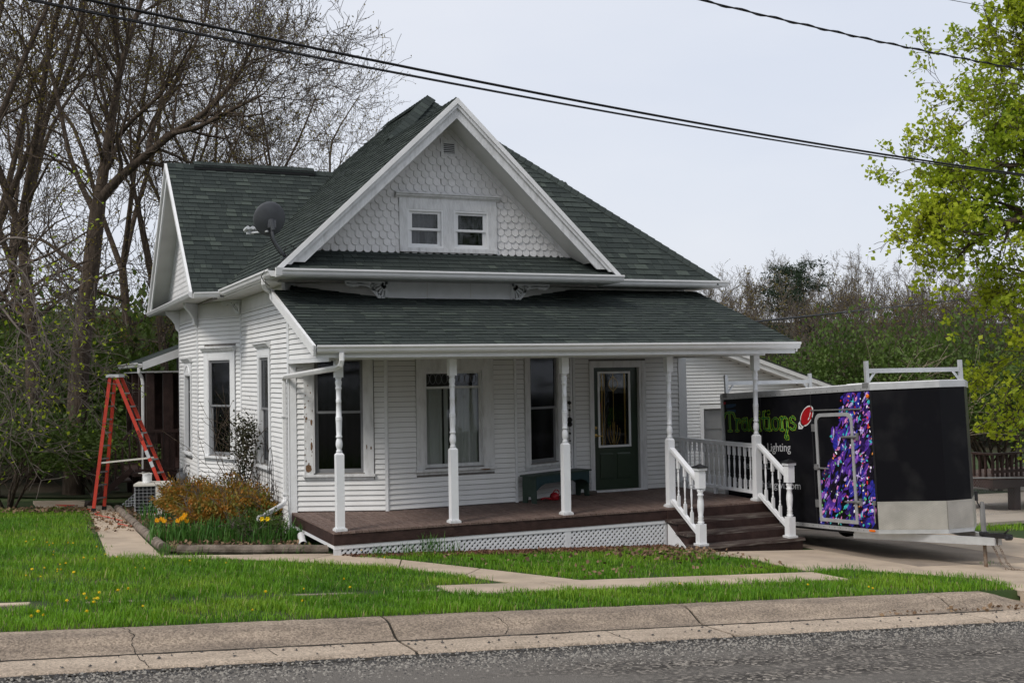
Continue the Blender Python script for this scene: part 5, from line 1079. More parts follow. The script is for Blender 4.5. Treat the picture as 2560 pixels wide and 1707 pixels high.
while z > .06:
    for k in range(int(4+yb(z)*9)):
        y = rr.uniform(.0, yb(z)-.03); zz = z+rr.uniform(-.05, .05); splat(y, zz, rr.uniform(.06, .13), rr.uniform(.022, .05), -math.radians(rr.uniform(25, 85)), rr.choices([0, 1, 2, 3, 11], (.24, .20, .20, .08, .28))[0])
    for k in range(int(3+yb(z)*7)):
        y = rr.uniform(.0, yb(z)-.02); zz = z+rr.uniform(-.02, .06); splat(y, zz, rr.uniform(.03, .075), rr.uniform(.010, .024), -math.radians(rr.uniform(10, 80)), rr.choices([1, 2, 3, 4, 5, 11, 7], (.16, .20, .14, .14, .14, .16, .06))[0])
    z -= .085
for k in range(170):
    z = rr.uniform(.08, 1.9); y = rr.uniform(.03, yb(z)); r_ = rr.uniform(.006, .017); splat(y, z, r_*rr.uniform(1, 2.2), r_, rr.uniform(0, 3), rr.choice([4, 4, 6, 6, 7, 5, 8, 9, 10, 7]), 8, .1)
for k in range(16):
    z = rr.uniform(.1, 1.85); y = rr.uniform(.04, yb(z)-.05); splat(y, z, rr.uniform(.03, .06), rr.uniform(.05, .09), rr.uniform(0, .6), rr.choice([7, 5, 8, 10]), 4, .1, True)
mb.build('printed_graphic', ['p_'+n_ for n_, _ in PCOL], t, norm=False)['kind'] = 'stuff'
# hand-drawn display letters for the big word: strokes in letter units (x height 1)
def arc(cx, cy, rx, ry, a0, a1, n=9): return [(cx+rx*math.cos(math.radians(a0+(a1-a0)*k/n)), cy+ry*math.sin(math.radians(a0+(a1-a0)*k/n))) for k in range(n+1)]
GL = {'T': (1.25, [[(.62, 0), (.62, 1.5)], [(.38, 0), (.86, 0)], [(-.02, 1.12), (.12, 1.42), (.35, 1.5), (.9, 1.5), (1.12, 1.42), (1.26, 1.12)]]),
      'r': (.72, [[(.2, 0), (.2, .95)], [(.02, 0), (.42, 0)], [(.02, .95), (.2, .95)], [(.22, .6), (.34, .9), (.55, .96), (.68, .8), (.58, .66)]]),
      'a': (.95, [[(.72, .98), (.72, .12), (.92, .02)], arc(.42, .38, .30, .36, 80, 440, 14), [(.72, .8), (.5, 1.0), (.22, .95), (.12, .78)]]),
      'd': (.98, [[(.76, 1.55), (.76, 0)], arc(.42, .45, .33, .46, 0, 360, 16), [(.62, 1.55), (.9, 1.6)], [(.76, 0), (.95, .02)]]),
      'i': (.45, [[(.2, 0), (.2, .95)], [(.02, 0), (.4, 0)], [(.04, .95), (.2, .95)], arc(.2, 1.38, .07, .08, 0, 360, 8)]),
      't': (.66, [[(.28, 1.4), (.28, .2), (.42, .02), (.62, .1)], [(.02, .95), (.6, .95)], [(.28, 1.35), (.5, 1.5)]]),
      'o': (.95, [arc(.45, .47, .36, .46, 0, 360, 18)]),
      'n': (.98, [[(.2, 0), (.2, .95)], [(.02, 0), (.38, 0)], [(.04, .95), (.2, .95)], [(.2, .72), (.4, .95), (.62, .95), (.76, .75), (.76, .1), (.6, -.3), (.48, -.55), (.58, -.72), (.76, -.66), (.74, -.48)]]),
      's': (.72, [[(.62, .78), (.52, .95), (.3, .98), (.12, .82), (.2, .6), (.48, .46), (.62, .28), (.5, .06), (.26, -.01), (.06, .14)]])}
def strokes(word, y_left, z_base, xh, squeeze, wd, xo, th, m, name):
    mb = MB(); cx_ = 0
    for ch in word:
        adv, ss = GL[ch]
        for st in ss:
            P_ = [(y_left-(cx_+x)*xh*squeeze, z_base+z*xh) for x, z in st]
            for (a, b) in zip(P_[:-1], P_[1:]):
                d = Vector((b[0]-a[0], b[1]-a[1])); k_ = wd*(1.15 if abs(d.y) > abs(d.x)*1.5 else .78)
                if d.length < 1e-6: continue
                d.normalize(); k = Vector((-d.y, d.x))*k_/2
                mb.prism([(xo, a[0]+k.x, a[1]+k.y), (xo, b[0]+k.x, b[1]+k.y), (xo, b[0]-k.x, b[1]-k.y), (xo, a[0]-k.x, a[1]-k.y)], (-th, 0, 0))
                for e_ in (a, b): mb.prism([(xo, e_[0]+k_/2*math.cos(q_), e_[1]+k_/2*math.sin(q_)) for q_ in np.linspace(0, 2*math.pi, 9)[:-1]], (-th, 0, 0))
        cx_ += adv
    o = mb.build(name, m, t); o['kind'] = 'stuff'; return o
tot = sum(GL[c][0] for c in 'Traditions'); sq = 1.86/(tot*.198)
strokes('Traditions', 3.50, 1.425, .198, sq, .047, -.0022, .0012, 'lime', 'lettering_outline'); strokes('Traditions', 3.50, 1.425, .198, sq, .027, -.0042, .0012, 'ggreen', 'lettering')
text_mesh('Holiday Lighting', 1.20, .135, 'vwhite', t, 3.01, 1.10, -.0035); text_mesh('and', .26, .11, 'vwhite', t, 2.62, .96, -.0035); text_mesh('Seasonal Decor', 1.04, .125, 'vwhite', t, 3.03, .825, -.0035); text_mesh('holidaylightingwi.com', 1.68, .115, 'vwhite', t, 3.30, .54, -.0035)
mb = MB(); mb.prism([(-.002, 3.44, 1.80), (-.002, 3.30, 1.80), (-.002, 3.16, 1.83), (-.002, 3.16, 1.86), (-.002, 3.44, 1.86)], (-.001, 0, 0)); mb.prism([(-.002, 3.42, 1.72), (-.002, 3.18, 1.72), (-.002, 3.18, 1.77), (-.002, 3.42, 1.77)], (-.001, 0, 0)); mb.build('maker_decal', 'vblue', t)
# bulb emblem: red glass, white outline, base
bc = Vector((1.40, 1.61)); ax_ = Vector((-.16, .145)).normalized(); px_ = Vector((-ax_.y, ax_.x))
def bl(s_, off, sc2=1.0):
    pts = []
    for k in range(28):
        a = 2*math.pi*k/28; r_ = .108*(1-.24*math.cos(a+math.pi)) if False else .10; u_ = .165*math.cos(a); v_ = r_*math.sin(a)*(1+.25*math.cos(a)*-1*-.3)
        pts.append(bc+ax_*(u_*s_+off)+px_*(v_*s_*(1.0-.12*math.cos(a))))
    return pts
mb = MB(); mb.prism([(-.002, p.x, p.y) for p in bl(1.14, .02)], (-.0012, 0, 0)); mb.prism([(-.002, *(bc+ax_*u_+px_*v_)) for u_, v_ in ((-.10, -.055), (-.10, .055), (-.20, .06), (-.265, .0), (-.20, -.06))], (-.0012, 0, 0)); mb.build('bulb_outline', 'vbright', t)
mb = MB(); mb.prism([(-.0034, p.x, p.y) for p in bl(1.0, .02)], (-.0012, 0, 0)); mb.build('bulb_emblem', 'vred', t)
mb = MB()
for k0, k1 in (((.06, .06), (.12, .035)), ((-.0, .07), (.05, .066))): mb.prism([(-.0048, *(bc+ax_*u_+px_*v_)) for u_, v_ in ((k0[0], k0[1]), (k1[0], k1[1]), (k1[0], k1[1]-.016), (k0[0], k0[1]-.016))], (-.001, 0, 0))
mb.build('bulb_highlight', 'vbright', t)
mb = MB()
for u_ in (-.15, -.19): mb.prism([(-.0034, *(bc+ax_*a+px_*b)) for a, b in ((u_, -.03), (u_, .03), (u_-.015, .03), (u_-.015, -.03))], (-.001, 0, 0))
mb.build('bulb_thread', 'black', t)
for y in (1.28, 2.50): mb = MB(); mb.box(-.0032, -.0005, y-.012, y+.012, .058, TH-.004); mb.build('panel_seam', 'black', t)
for k in range(30):
    for z in (TH+.02, .03): mb = MB(); y = .05+k*.12; mb.box(-.0215 if z > 1 else -.0125, -.018 if z > 1 else -.0095, y-.006, y+.006, z-.006, z+.006); mb.build('rivet', 'alud', t)
# side door
da, db, dz0, dz1 = .385, 1.20, .105, 1.65; w_ = .05; mb = MB()
def rr_pts(o): 
    r_ = .12-o*.5; P_ = []
    for cy, cz, a0 in ((da+o+r_, dz0+o+.02, 180), (db-o-r_, dz0+o+.02, 270), (db-o-r_, dz1-o-r_, 0), (da+o+r_, dz1-o-r_, 90)):
        if a0 in (180, 270): P_.append((da+o if a0 == 180 else db-o, dz0+o)); continue
        P_ += [(cy+r_*math.cos(math.radians(a0+k*18)), cz+r_*math.sin(math.radians(a0+k*18))) for k in range(6)]
    return P_
A_, B_ = rr_pts(0), rr_pts(w_); n = len(A_); vs = [(-.004, *p) for p in A_]+[(-.004, *p) for p in B_]+[(-.018, *p) for p in A_]+[(-.018, *p) for p in B_]
fs = []
for i in range(n):
    j = (i+1) % n; fs += [(2*n+i, 2*n+j, 3*n+j, 3*n+i), (i, j, 2*n+j, 2*n+i), (n+i, n+j, 3*n+j, 3*n+i)]
mb.add(vs, fs); sd_ = mb.build('side_door', 'alu', t)
for z in (1.31, .41): mb = MB(); mb.tube([(-.026, .30, z), (-.026, .36, z), (-.026, .62, z-.004)], [.018, .022, .012], 8); mb.box(-.03, -.004, .28, .33, z-.05, z+.05); mb.build('hinge', 'alud', sd_)
mb = MB(); mb.box(-.04, -.005, 1.16, 1.24, .84, .92); mb.tube([(-.035, 1.24, .87), (-.035, .92, .86)], .012, 6); mb.build('bar_latch', 'alud', sd_)
for z in (1.45, .36): mb = MB(); mb.box(-.02, -.003, 1.20, 1.28, z-.06, z+.05); mb.build('door_catch', 'alud', sd_)
mb = MB(); mb.beam((-.015, 1.28, 1.70), (-.015, .20, 1.69), .015, .018); mb.build('drip_rail', 'alud', t)
mb = MB(); mb.lathe([(.03, 0), (.03, .012), (.02, .02)], (-.0, .06, 1.86), 12, (-1, 0, 0)); mb.build('marker_lamp', 'amber', t)
mb = MB(); mb.box(-.022, -.010, .06, .17, .022, .048); mb.build('marker_lamp', 'amber', t)
mb = MB(); mb.box(-.012, -.001, 3.45, 3.50, 1.86, 1.90); mb.build('marker_lamp', 'red', t)
mb = MB(); mb.tube([(-.02, .04, .14), (-.02, .04, .42)], .008, 6); mb.box(-.03, -.0, .02, .06, .38, .44); mb.build('door_hold_back', 'alud', t)
# ladder rack
for y in (.08, 3.44):
    for x in (.02, TW-.02): mb = MB(); mb.box(x-.028, x+.028, y-.02, y+.02, TH+.08, TH+.40); rk_ = mb.build('rack_upright', 'alu', t); mb = MB(); mb.box(x-.04, x+.04, y-.06, y+.06, TH+.03, TH+.10); mb.build('rack_foot', 'alud', rk_)
    mb = MB(); mb.box(.05, TW-.05, y-.018, y+.018, TH+.235, TH+.295); mb.beam((.05, y, TH+.12), (.16, y, TH+.24), .02, .03, up=(0, 1, 0)); mb.beam((TW-.05, y, TH+.12), (TW-.16, y, TH+.24), .02, .03, up=(0, 1, 0)); mb.build('rack_crossbar', 'alu', t)
mb = MB(); mb.prism([(.65, .75, TH+.096), (1.09, .75, TH+.096), (1.07, .77, TH+.13), (.67, .77, TH+.13)], (0, .5, 0)); mb.build('roof_vent', 'sashw', t)
# chassis
mb = MB()
for s_ in (-1, 1): mb.beam((.87+s_*.77, .62, -.055), (.87+s_*.04, -1.20, -.075), .05, .10)
mb.build('tongue_frame', 'alu', t)
mb = MB(); mb.prism([(.80, -1.05, -.03), (.94, -1.05, -.03), (.92, -1.28, -.02), (.90, -1.42, -.03), (.84, -1.42, -.03), (.82, -1.28, -.02)], (0, 0, .055)); mb.lathe([(.04, 0), (.055, .02), (.05, .05), (.02, .07)], (.87, -1.38, -.045), 10); mb.beam((.87, -1.30, .02), (.87, -1.40, .09), .02, .012); mb.build('coupler', 'black', t)
mb = MB(); mb.tube([(.87, -.98, -.10), (.87, -.98, .38)], .034, 10); mb.tube([(.87, -.98, .38), (.87, -.98, .42)], .028, 8); jk = mb.build('jack', 'alud', t)
mb = MB(); mb.tube([(.87, -.98, -.44), (.87, -.98, -.09)], .024, 10); mb.build('jack_leg', 'rust', jk)
mb = MB(); mb.tube([(.87, -.98, .30), (.80, -.97, .42), (.79, -.97, .56), (.79, -.97, .50)], .010, 6); mb.box(.775, .805, -.985, -.955, .44, .56); mb.build('jack_crank', 'black', jk)
mb = MB(); mb.lathe([(.055, 0), (.06, .02), (.06, .05), (.05, .06)], (.87, -.98, -.02), 12); mb.build('jack_collar', 'black', jk)
mb = MB(); mb.box(.80, .94, -1.05, -.91, -.45, -.437); mb.build('jack_foot', 'rust', jk)
for k_, (dx, yy0) in enumerate(((-.03, -1.12), (.03, -1.16))):
    P_ = [Vector((.87+dx, yy0, -.10)), Vector((.87+dx+.02, yy0-.06, -.22)), Vector((.89+dx, yy0-.12, -.34)), Vector((.94+dx, yy0-.16, -.42)), Vector((1.05+dx, yy0-.20, -.452)), Vector((1.25+dx, yy0-.26, -.46))]
    mb = MB(); L_ = []
    for a, b in zip(P_[:-1], P_[1:]):
        nn = max(1, int((b-a).length/.032))
        for j in range(nn): L_.append((lerp(a, b, j/nn), (b-a).normalized()))
    for i, (p, d) in enumerate(L_):
        s1 = d.cross(Vector((0, 1, .3))).normalized() if i % 2 else d.cross(Vector((1, 0, .2))).normalized()
        mb.tube([p+d*.02*math.cos(a)+s1*.013*math.sin(a) for a in np.linspace(0, 2*math.pi, 9)], .0045, 4, cap=False)
    mb.build('safety_chain', 'rust', t)['kind'] = 'stuff'
for x in (.10, TW-.30):
    mb = MB(); mb.lathe([(.16, -.09), (.27, -.10), (.30, -.07), (.30, .07), (.27, .10), (.16, .09)], (x+.1, 2.45, -.02), 24, (1, 0, 0)); wh = mb.build('wheel', 'rubber', t, smooth=False)
    mb = MB(); mb.lathe([(.04, -.095), (.15, -.08), (.17, -.09), (.17, .09), (.15, .08), (.04, .07)], (x+.1, 2.45, -.02), 18, (1, 0, 0)); mb.build('rim', 'lgrey', wh)
mb = MB(); mb.tube([(.1, 2.45, -.02), (TW-.1, 2.45, -.02)], .03, 8); mb.build('axle', 'black', t)
mb = MB(); mb.box(.05, TW-.05, .6, 3.4, -.04, -.002); mb.build('underframe', 'black', t)
t.rotation_euler = (-math.atan(.054), 0, 0); t.location = (6.93, -2.22, -.24)
# ------------------------------------------------------------------ overhead cables
def cable(a, b, r, sag, label, t0=-.8, t1=1.8, n=50, twist=False):
    a = Vector(a); b = Vector(b); P_ = []
    for k in range(n+1):
        s_ = t0+(t1-t0)*k/n; p = a+(b-a)*s_+Vector((0, 0, -4*sag*s_*(1-s_)))
        P_.append(p)
    mb = MB(); mb.tube(P_, r, 6)
    if twist:
        Q_ = []
        for k in range(n*4+1):
            s_ = t0+(t1-t0)*k/(n*4); p = a+(b-a)*s_+Vector((0, 0, -4*sag*s_*(1-s_))); an = k*.9; Q_.append(p+Vector((0, math.cos(an), math.sin(an)))*r*1.3)
        mb.tube(Q_, r*.8, 5)
    tag(mb.build('overhead_cable', 'wire', smooth=True), label, 'cable', 'overhead cables')
cable((-3.259, -5.312, 4.876), (8.57, -3.305, 4.537), .0125, .10, 'thick black cable crossing the whole sky, the upper of the long pair')
cable((-3.681, -5.127, 4.884), (8.73, -3.158, 4.55), .008, .10, 'thinner black cable just below the thick one across the whole sky')
cable((-3.681, -5.112, 4.900), (8.73, -3.143, 4.556), .006, .10, 'slim black cable lashed beside the lower of the long pair')
cable((3.41, -3.48, 6.22), (10.85, -1.31, 6.65), .011, .04, 'twisted black cable in the upper right sky', twist=True, t0=-.6, t1=1.8)
cable((11.28, .64, 8.41), (12.8, 1.43, 8.73), .006, .0, 'thin cable clipping the top right corner of the sky', t0=-3, t1=6)
cable((10.645, 5.445, 2.996), (41.856, 30.97, 5.392), .022, .0, 'black service cable running from the house towards the far trees', t0=-.06, t1=1.2)
# ------------------------------------------------------------------ chain-link fence, raised brown deck, kerb stones at the right
t = empty('chain_link_fence', (14, 3, -1.1), 'low galvanised chain-link fence behind the trailer tongue', 'fence')
fa, fb = Vector((11.9, 2.9, 0)), Vector((24, 3.6, 0)); fh = .86
def fp(s_, z): p = fa.lerp(fb, s_); return Vector((p.x, p.y, G(p.x, p.y)+z))
LL = (fb-fa).length
for k in range(6): s_ = (1.72+k*2.4)/LL; mb = MB(); mb.tube([fp(s_, -.05), fp(s_, fh+.03)], .022, 8); mb.build('fence_post', 'chain', t)
mb = MB(); mb.tube([fp(k/12, fh) for k in range(13)], .014, 6); mb.build('top_rail', 'chain', t)
mb = MB(); u_ = 0; V_ = []; F_ = []
while u_ < LL:
    for sg in (1, -1):
        a_ = max(0, min(1, u_/LL)); b_ = max(0, min(1, (u_+sg*.8)/LL)); hh = abs(b_-a_)*LL
        if hh < .1: continue
        p, q = fp(a_, .02), fp(b_, .02+hh); d = Vector((0, 0, .0022)); n0 = len(V_); V_ += [p-d, q-d, q+d, p+d]; F_.append((n0, n0+1, n0+2, n0+3))
    u_ += .075
mb.add(V_, F_); mb.build('wire_mesh', 'chain', t, norm=False)['kind'] = 'stuff'
t = empty('raised_deck', (16, 4.5, -1.2), 'raised dark brown timber deck with slatted railing at the right edge', 'deck')
mb = MB(); mb.box(15.1, 20, 3.56, 3.62, -.60, -.40); mb.box(15.1, 15.16, 3.621, 5.2, -.60, -.40); mb.build('rim_joist', 'brown', t)
mb = MB(); mb.box(15.08, 20, 3.54, 5.2, -.40, -.37); mb.build('deck_floor', 'deck', t)
for x, y in ((15.9, 3.75), (19.5, 3.75), (19.5, 5.0)): mb = MB(); mb.box(x-.09, x+.09, y-.09, y+.09, -1.5, -.60); mb.build('deck_post', 'brown', t)
mb = MB(); mb.box(15.08, 20, 3.54, 3.66, .10, .14); mb.box(15.1, 20, 3.57, 3.61, -.28, -.22); mb.box(15.08, 15.2, 3.67, 5.2, .10, .14); mb.build('top_rail', 'brown', t)
for k in range(36):
    mb = MB(); x = 15.12+k*.135; mb.box(x, x+.045, 3.575, 3.615, -.37, .10); mb.build('picket', 'brown', t)
for k in range(9): mb = MB(); y = 3.75+k*.16; mb.box(15.11, 15.15, y, y+.045, -.37, .10); mb.build('picket', 'brown', t)
for k in range(5):
    x = 23.0+k*1.9; y = 12.6-.1*k; mb = MB(); mb.hexa([(x, y, G(x, y)), (x+1.7, y, G(x, y)), (x+1.7, y+.3, G(x, y)), (x, y+.3, G(x, y)), (x+.05, y+.04, G(x, y)+.16), (x+1.65, y+.04, G(x, y)+.16), (x+1.65, y+.26, G(x, y)+.16), (x+.05, y+.26, G(x, y)+.16)])
    tag(mb.build('parking_stop', 'concrete'), 'low concrete parking stop behind the paved lot, %s from the left' % ['first', 'second', 'third', 'fourth', 'fifth'][k], 'parking stop', 'parking stops')
# ------------------------------------------------------------------ vegetation tools
CAM = np.array(M.translation); RV, UV, FV = np.array(Rv), np.array(Uv), np.array(Fv); FP_ = 2853.6
def at(px, py, D): return CAM+(FV+RV*(px-1280)/FP_-UV*(py-853.5)/FP_)*D
def on_ground(px, py):
    d = FV+RV*(px-1280)/FP_-UV*(py-853.5)/FP_; t_ = np.linspace(3, 60, 6000); P_ = CAM+t_[:, None]*d; k = np.argmax(P_[:, 2] < gz(P_[:, 0], P_[:, 1])); return P_[k]
def tubes(segs, mats, name, parent):
    """segs: (n,8) p0 p1 r0 r1 -> one mesh of tapered prisms"""
    A = np.asarray(segs, float); V = []; Fs = []; off = 0
    r = A[:, 6]
    for lo, hi, n in ((.09, 9, 9), (.03, .09, 6), (.012, .03, 4), (0, .012, 3)):
        B = A[(r >= lo) & (r < hi)]
        if not len(B): continue
        d = B[:, 3:6]-B[:, :3]; d /= np.linalg.norm(d, axis=1, keepdims=True)+1e-9
        ref = np.where(np.abs(d[:, 2:3]) < .9, np.array([[0, 0, 1.]]), np.array([[1., 0, 0]])); a = np.cross(d, ref); a /= np.linalg.norm(a, axis=1, keepdims=True); b = np.cross(d, a)
        an = 2*np.pi*np.arange(n)/n; ring = a[:, None]*np.cos(an)[None, :, None]+b[:, None]*np.sin(an)[None, :, None]
        v = np.concatenate([B[:, None, :3]+ring*B[:, 6][:, None, None], B[:, None, 3:6]+ring*B[:, 7][:, None, None]], 1); k = len(B)
        j = np.arange(n); q = np.stack([j, (j+1) % n, n+(j+1) % n, n+j], -1); f = (np.arange(k)*2*n)[:, None, None]+q[None]+off
        V.append(v.reshape(-1, 3)); Fs.append(f.reshape(-1, 4)); off += k*2*n
    return npmesh(name, np.concatenate(V), [np.concatenate(Fs)], mats, parent, smooth=True)
def leaves(P_, size, name, m, parent, seed=0, flat=0., aspect=.6, per=1, spread=0., smin=.6):
    r = np.random.default_rng(seed); P_ = np.repeat(np.asarray(P_, float), per, 0); n = len(P_)
    if spread: P_ = P_+r.normal(0, spread, (n, 3))
    u = r.normal(0, 1, (n, 3)); u[:, 2] *= (1-flat); u /= np.linalg.norm(u, axis=1, keepdims=True)+1e-9
    w_ = r.normal(0, 1, (n, 3)); w_ -= (w_*u).sum(1, keepdims=True)*u; w_ /= np.linalg.norm(w_, axis=1, keepdims=True)+1e-9
    s = size*r.uniform(smin, 1.3, (n, 1)); a = u*s; b = w_*s*aspect*.5; nr = np.cross(u, w_)*s*.12
    V = np.stack([P_, P_+a*.45+b+nr, P_+a, P_+a*.45-b+nr], 1).reshape(-1, 3); F_ = np.arange(n*4).reshape(-1, 4)
    o = npmesh(name, V, [F_], m, parent); o['kind'] = 'stuff'; return o
class Tree:
    def __init__(s, seed): s.r = random.Random(seed); s.seg = []; s.tips = []; s.mid = []
    def limb(s, pts, r0, r1, spawn=None, kids=None):
        pts = [Vector(p) for p in pts]; n = len(pts)-1
        P_ = []
        for i in range(n):  # smooth a little
            for k in range(3): P_.append(pts[i].lerp(pts[i+1], k/3))
        P_.append(pts[-1]); m_ = len(P_)-1
        for i in range(1, m_): P_[i] = P_[i]*.5+(P_[i-1]+P_[i+1])*.25
        for i in range(m_):
            a, b = r0+(r1-r0)*i/m_, r0+(r1-r0)*(i+1)/m_; s.seg.append((*P_[i], *P_[i+1], a, b))
            if kids and i >= kids['start']*m_ and s.r.random() < kids['p']:
                d = (P_[i+1]-P_[i]).normalized(); s.branch(P_[i+1], s.side(d, kids.get('ang', (35, 65))), kids['L']*s.r.uniform(.6, 1.15), max(b*.5, .012), kids['lev'], kids)
        return P_
    def side(s, d, ang):
        a = d.orthogonal().normalized(); a.rotate(Quaternion(d, s.r.uniform(0, 6.283))); t_ = math.radians(s.r.uniform(*ang)); return (d*math.cos(t_)+a*math.sin(t_)).normalized()
    def branch(s, p, d, L_, r, lev, K):
        n = K.get('n', 5) if lev > 0 else 3; st = L_/n; rr = r; rend = max(K['rmin'], r*.35)
        for i in range(n):
            d = (d+Vector((s.r.gauss(0, K['wob']), s.r.gauss(0, K['wob']), s.r.gauss(0, K['wob'])+K['up']))).normalized(); q = p+d*st; r2 = r+(rend-r)*(i+1)/n
            s.seg.append((*p, *q, rr, r2)); p = q; rr = r2
            if lev > 0:
                for _ in range(K['kids'] if i < n-1 else K['kids']+1):
                    if s.r.random() < K['kp']: s.branch(p, s.side(d, K.get('ang', (25, 60))), L_*s.r.uniform(.45, .75), max(rr*.6, K['rmin']), lev-1, K)
            else: s.mid.append(tuple(p))
        s.tips.append(tuple(p))
def thin(P_, k, seed=0):
    P_ = np.asarray(P_); r = np.random.default_rng(seed)
    return P_[r.permutation(len(P_))[:k]]
ORD = ['first', 'second', 'third', 'fourth', 'fifth', 'sixth', 'seventh', 'eighth', 'ninth', 'tenth', 'eleventh', 'twelfth', 'thirteenth', 'fourteenth', 'fifteenth', 'sixteenth', 'seventeenth', 'eighteenth', 'nineteenth', 'twentieth', 'twenty-first', 'twenty-second', 'twenty-third', 'twenty-fourth']
# woodland floor behind the house
xs = np.arange(-80, 161, 3.); ys = np.concatenate([np.arange(14, 40, 1.5), np.arange(40, 201, 5)]); XX, YY = np.meshgrid(xs, ys); YY = YY+np.where(XX > 6, 6, 0)+np.sin(XX*.8)*.5; ZZ = gz(XX, YY)+.03
idx = np.arange(XX.size).reshape(XX.shape); FQ = np.stack([idx[:-1, :-1], idx[:-1, 1:], idx[1:, 1:], idx[1:, :-1]], -1).reshape(-1, 4)
MT['litter'] = mat('woodland_litter', (.022, .030, .010), .95, col2=(.055, .042, .026), scale=.5, fac2=(.4, .65), bump=.8, bscale=6)
tag(npmesh('woodland_floor', np.stack([XX, YY, ZZ], -1).reshape(-1, 3), [FQ], 'litter', smooth=True), kind='structure')
# ---- big bare tree left of the house: trunk, fork, long limb leaning right
K1 = dict(start=.12, p=.85, L=2.7, lev=3, n=5, wob=.16, up=.07, kids=1, kp=.69, rmin=.0055, ang=(25, 60))
K2 = dict(K1, L=1.75); T1 = Tree(21); D = 27
tr1 = empty('bare_tree', at(185, 1252, D), 'big dark bare tree with forked trunk and one long limb leaning over the roof', 'tree')
pts = [at(x, y, D) for x, y in ((183, 1256), (188, 1120), (196, 960), (210, 800), (229, 660), (240, 560), (247, 500))]; pts[0][2] = G(pts[0][0], pts[0][1])-.1
TT = Tree(1); TT.limb(pts, .26, .17); TT.limb([at(183, 1258, D), at(184, 1230, D)], .34, .26)
tubes(TT.seg, 'bark', 'trunk', tr1)
T1.limb([at(x, y, D+o) for x, y, o in ((246, 510, 0), (253, 469, 0), (265, 388, .2), (282, 286, .5), (300, 175, .8), (330, 75, 1.2), (365, -30, 1.6), (400, -140, 2))], .15, .035, kids=K1)
T1.limb([at(x, y, D+o) for x, y, o in ((300, 180, .8), (288, 90, .5), (276, 0, .2), (268, -120, 0))], .07, .025, kids=K1)
T1.limb([at(x, y, D+o) for x, y, o in ((246, 505, 0), (275, 470, -.1), (310, 433, -.3), (367, 388, -.6), (429, 335, -.9), (510, 286, -1.2), (560, 232, -1.4), (605, 175, -1.5), (630, 120, -1.6))], .13, .03, kids=K2)
T1.limb([at(x, y, D+o) for x, y, o in ((429, 335, -.9), (500, 318, -1.6), (570, 280, -2), (620, 255, -2.2), (660, 235, -2.4))], .06, .02, kids=K2)
T1.limb([at(x, y, D+o) for x, y, o in ((370, 386, -.6), (385, 300, 0), (430, 220, .6), (480, 130, 1), (520, 30, 1.4), (540, -80, 1.6))], .075, .02, kids=K2)
T1.limb([at(x, y, D+o) for x, y, o in ((242, 540, 0), (205, 470, 1), (170, 380, 1.6), (150, 270, 2), (120, 150, 2.4), (110, 20, 2.6))], .09, .025, kids=K1)
T1.limb([at(x, y, D+o) for x, y, o in ((225, 690, 0), (160, 640, 1), (110, 600, 1.8), (50, 590, 2.5))], .07, .02, kids=K1)
T1.limb([at(x, y, D+o) for x, y, o in ((270, 370, .2), (330, 300, -.3), (400, 240, -.8), (440, 180, -1), (490, 90, -1.4))], .06, .02, kids=K2)
print('T1 segs', len(T1.seg))
tubes(T1.seg, 'bark', 'crown', tr1); leaves(thin(T1.mid, 6000), .055, 'buds', 'bud', tr1, 5, per=1, spread=.03)
# ---- other bare trees of the wood: a few grown, the rest are copies
def bare(seed, H, spread, K, trunk_r=.2, lean=.0, fork=3, bm='bark', budn=4500, budsize=.075, name='bare_tree'):
    t_ = bpy.data.objects.new(name, None); COL.objects.link(t_); g = Tree(seed); tr = Tree(seed+1); r = g.r
    top = Vector((lean*H*.4, r.uniform(-.3, .3), H*.42)); P_ = [Vector((0, 0, -.2)), Vector((lean*H*.05, 0, H*.1)), Vector((lean*H*.18+r.uniform(-.1, .1), 0, H*.26)), top]
    tr.limb(P_, trunk_r, trunk_r*.62)
    for i in range(fork):
        a = 2*math.pi*i/fork+r.uniform(-.5, .5); o = Vector((math.cos(a), math.sin(a), 0))*spread
        g.limb([top+Vector((0, 0, -.2)), top+o*.22+Vector((0, 0, H*.13)), top+o*.5*r.uniform(.8, 1.2)+Vector((0, 0, H*.30)), top+o*.8*r.uniform(.7, 1.2)+Vector((0, 0, H*.45)), top+o*r.uniform(.8, 1.2)+Vector((0, 0, H*.58))], trunk_r*.5, .02, kids=K)
    for i in range(4):
        z = H*r.uniform(.22, .42); a = r.uniform(0, 6.28); g.branch(Vector((lean*z*.7, 0, z)), Vector((math.cos(a), math.sin(a), .35)).normalized(), H*.2, trunk_r*.28, 3, K)
    tubes(tr.seg, bm, 'trunk', t_); tubes(g.seg, bm, 'crown', t_)
    if budn: leaves(thin(g.mid, budn, seed), budsize, 'buds', 'bud', t_, seed, spread=.05)
    return t_
KB = dict(start=.1, p=.70, L=2.6, lev=3, n=5, wob=.17, up=.08, kids=1, kp=.70, rmin=.007, ang=(25, 60))
protoA = [bare(31, 15, 3.4, KB, .21, .05), bare(47, 14, 3.8, KB, .18, -.08), bare(58, 15.5, 3.0, KB, .2, .12, fork=4)]
spots_ = [(86, 30, 16.5, 0), (-60, 31, 16, 1), (20, 36, 17, 2), (138, 37, 16, 0), (330, 38, 16, 1), (420, 33, 12.5, 2), (505, 40, 14.0, 0), (590, 37, 12.6, 1), (670, 44, 14.2, 2), (745, 41, 12.4, 0), (815, 46, 13.0, 1), (880, 44, 11.4, 2), (250, 46, 17, 1), (60, 48, 18, 0), (440, 50, 16, 2), (-20, 26, 14.5, 2), (640, 52, 15, 0)]
spots = sorted(s for s in spots_ if s[0] not in (880, 815, 640, 20, 440, 745, 138, 250)) + [(770, 44, 11.6, 1), (700, 40, 11.2, 0)]; spots.sort(); used = set()
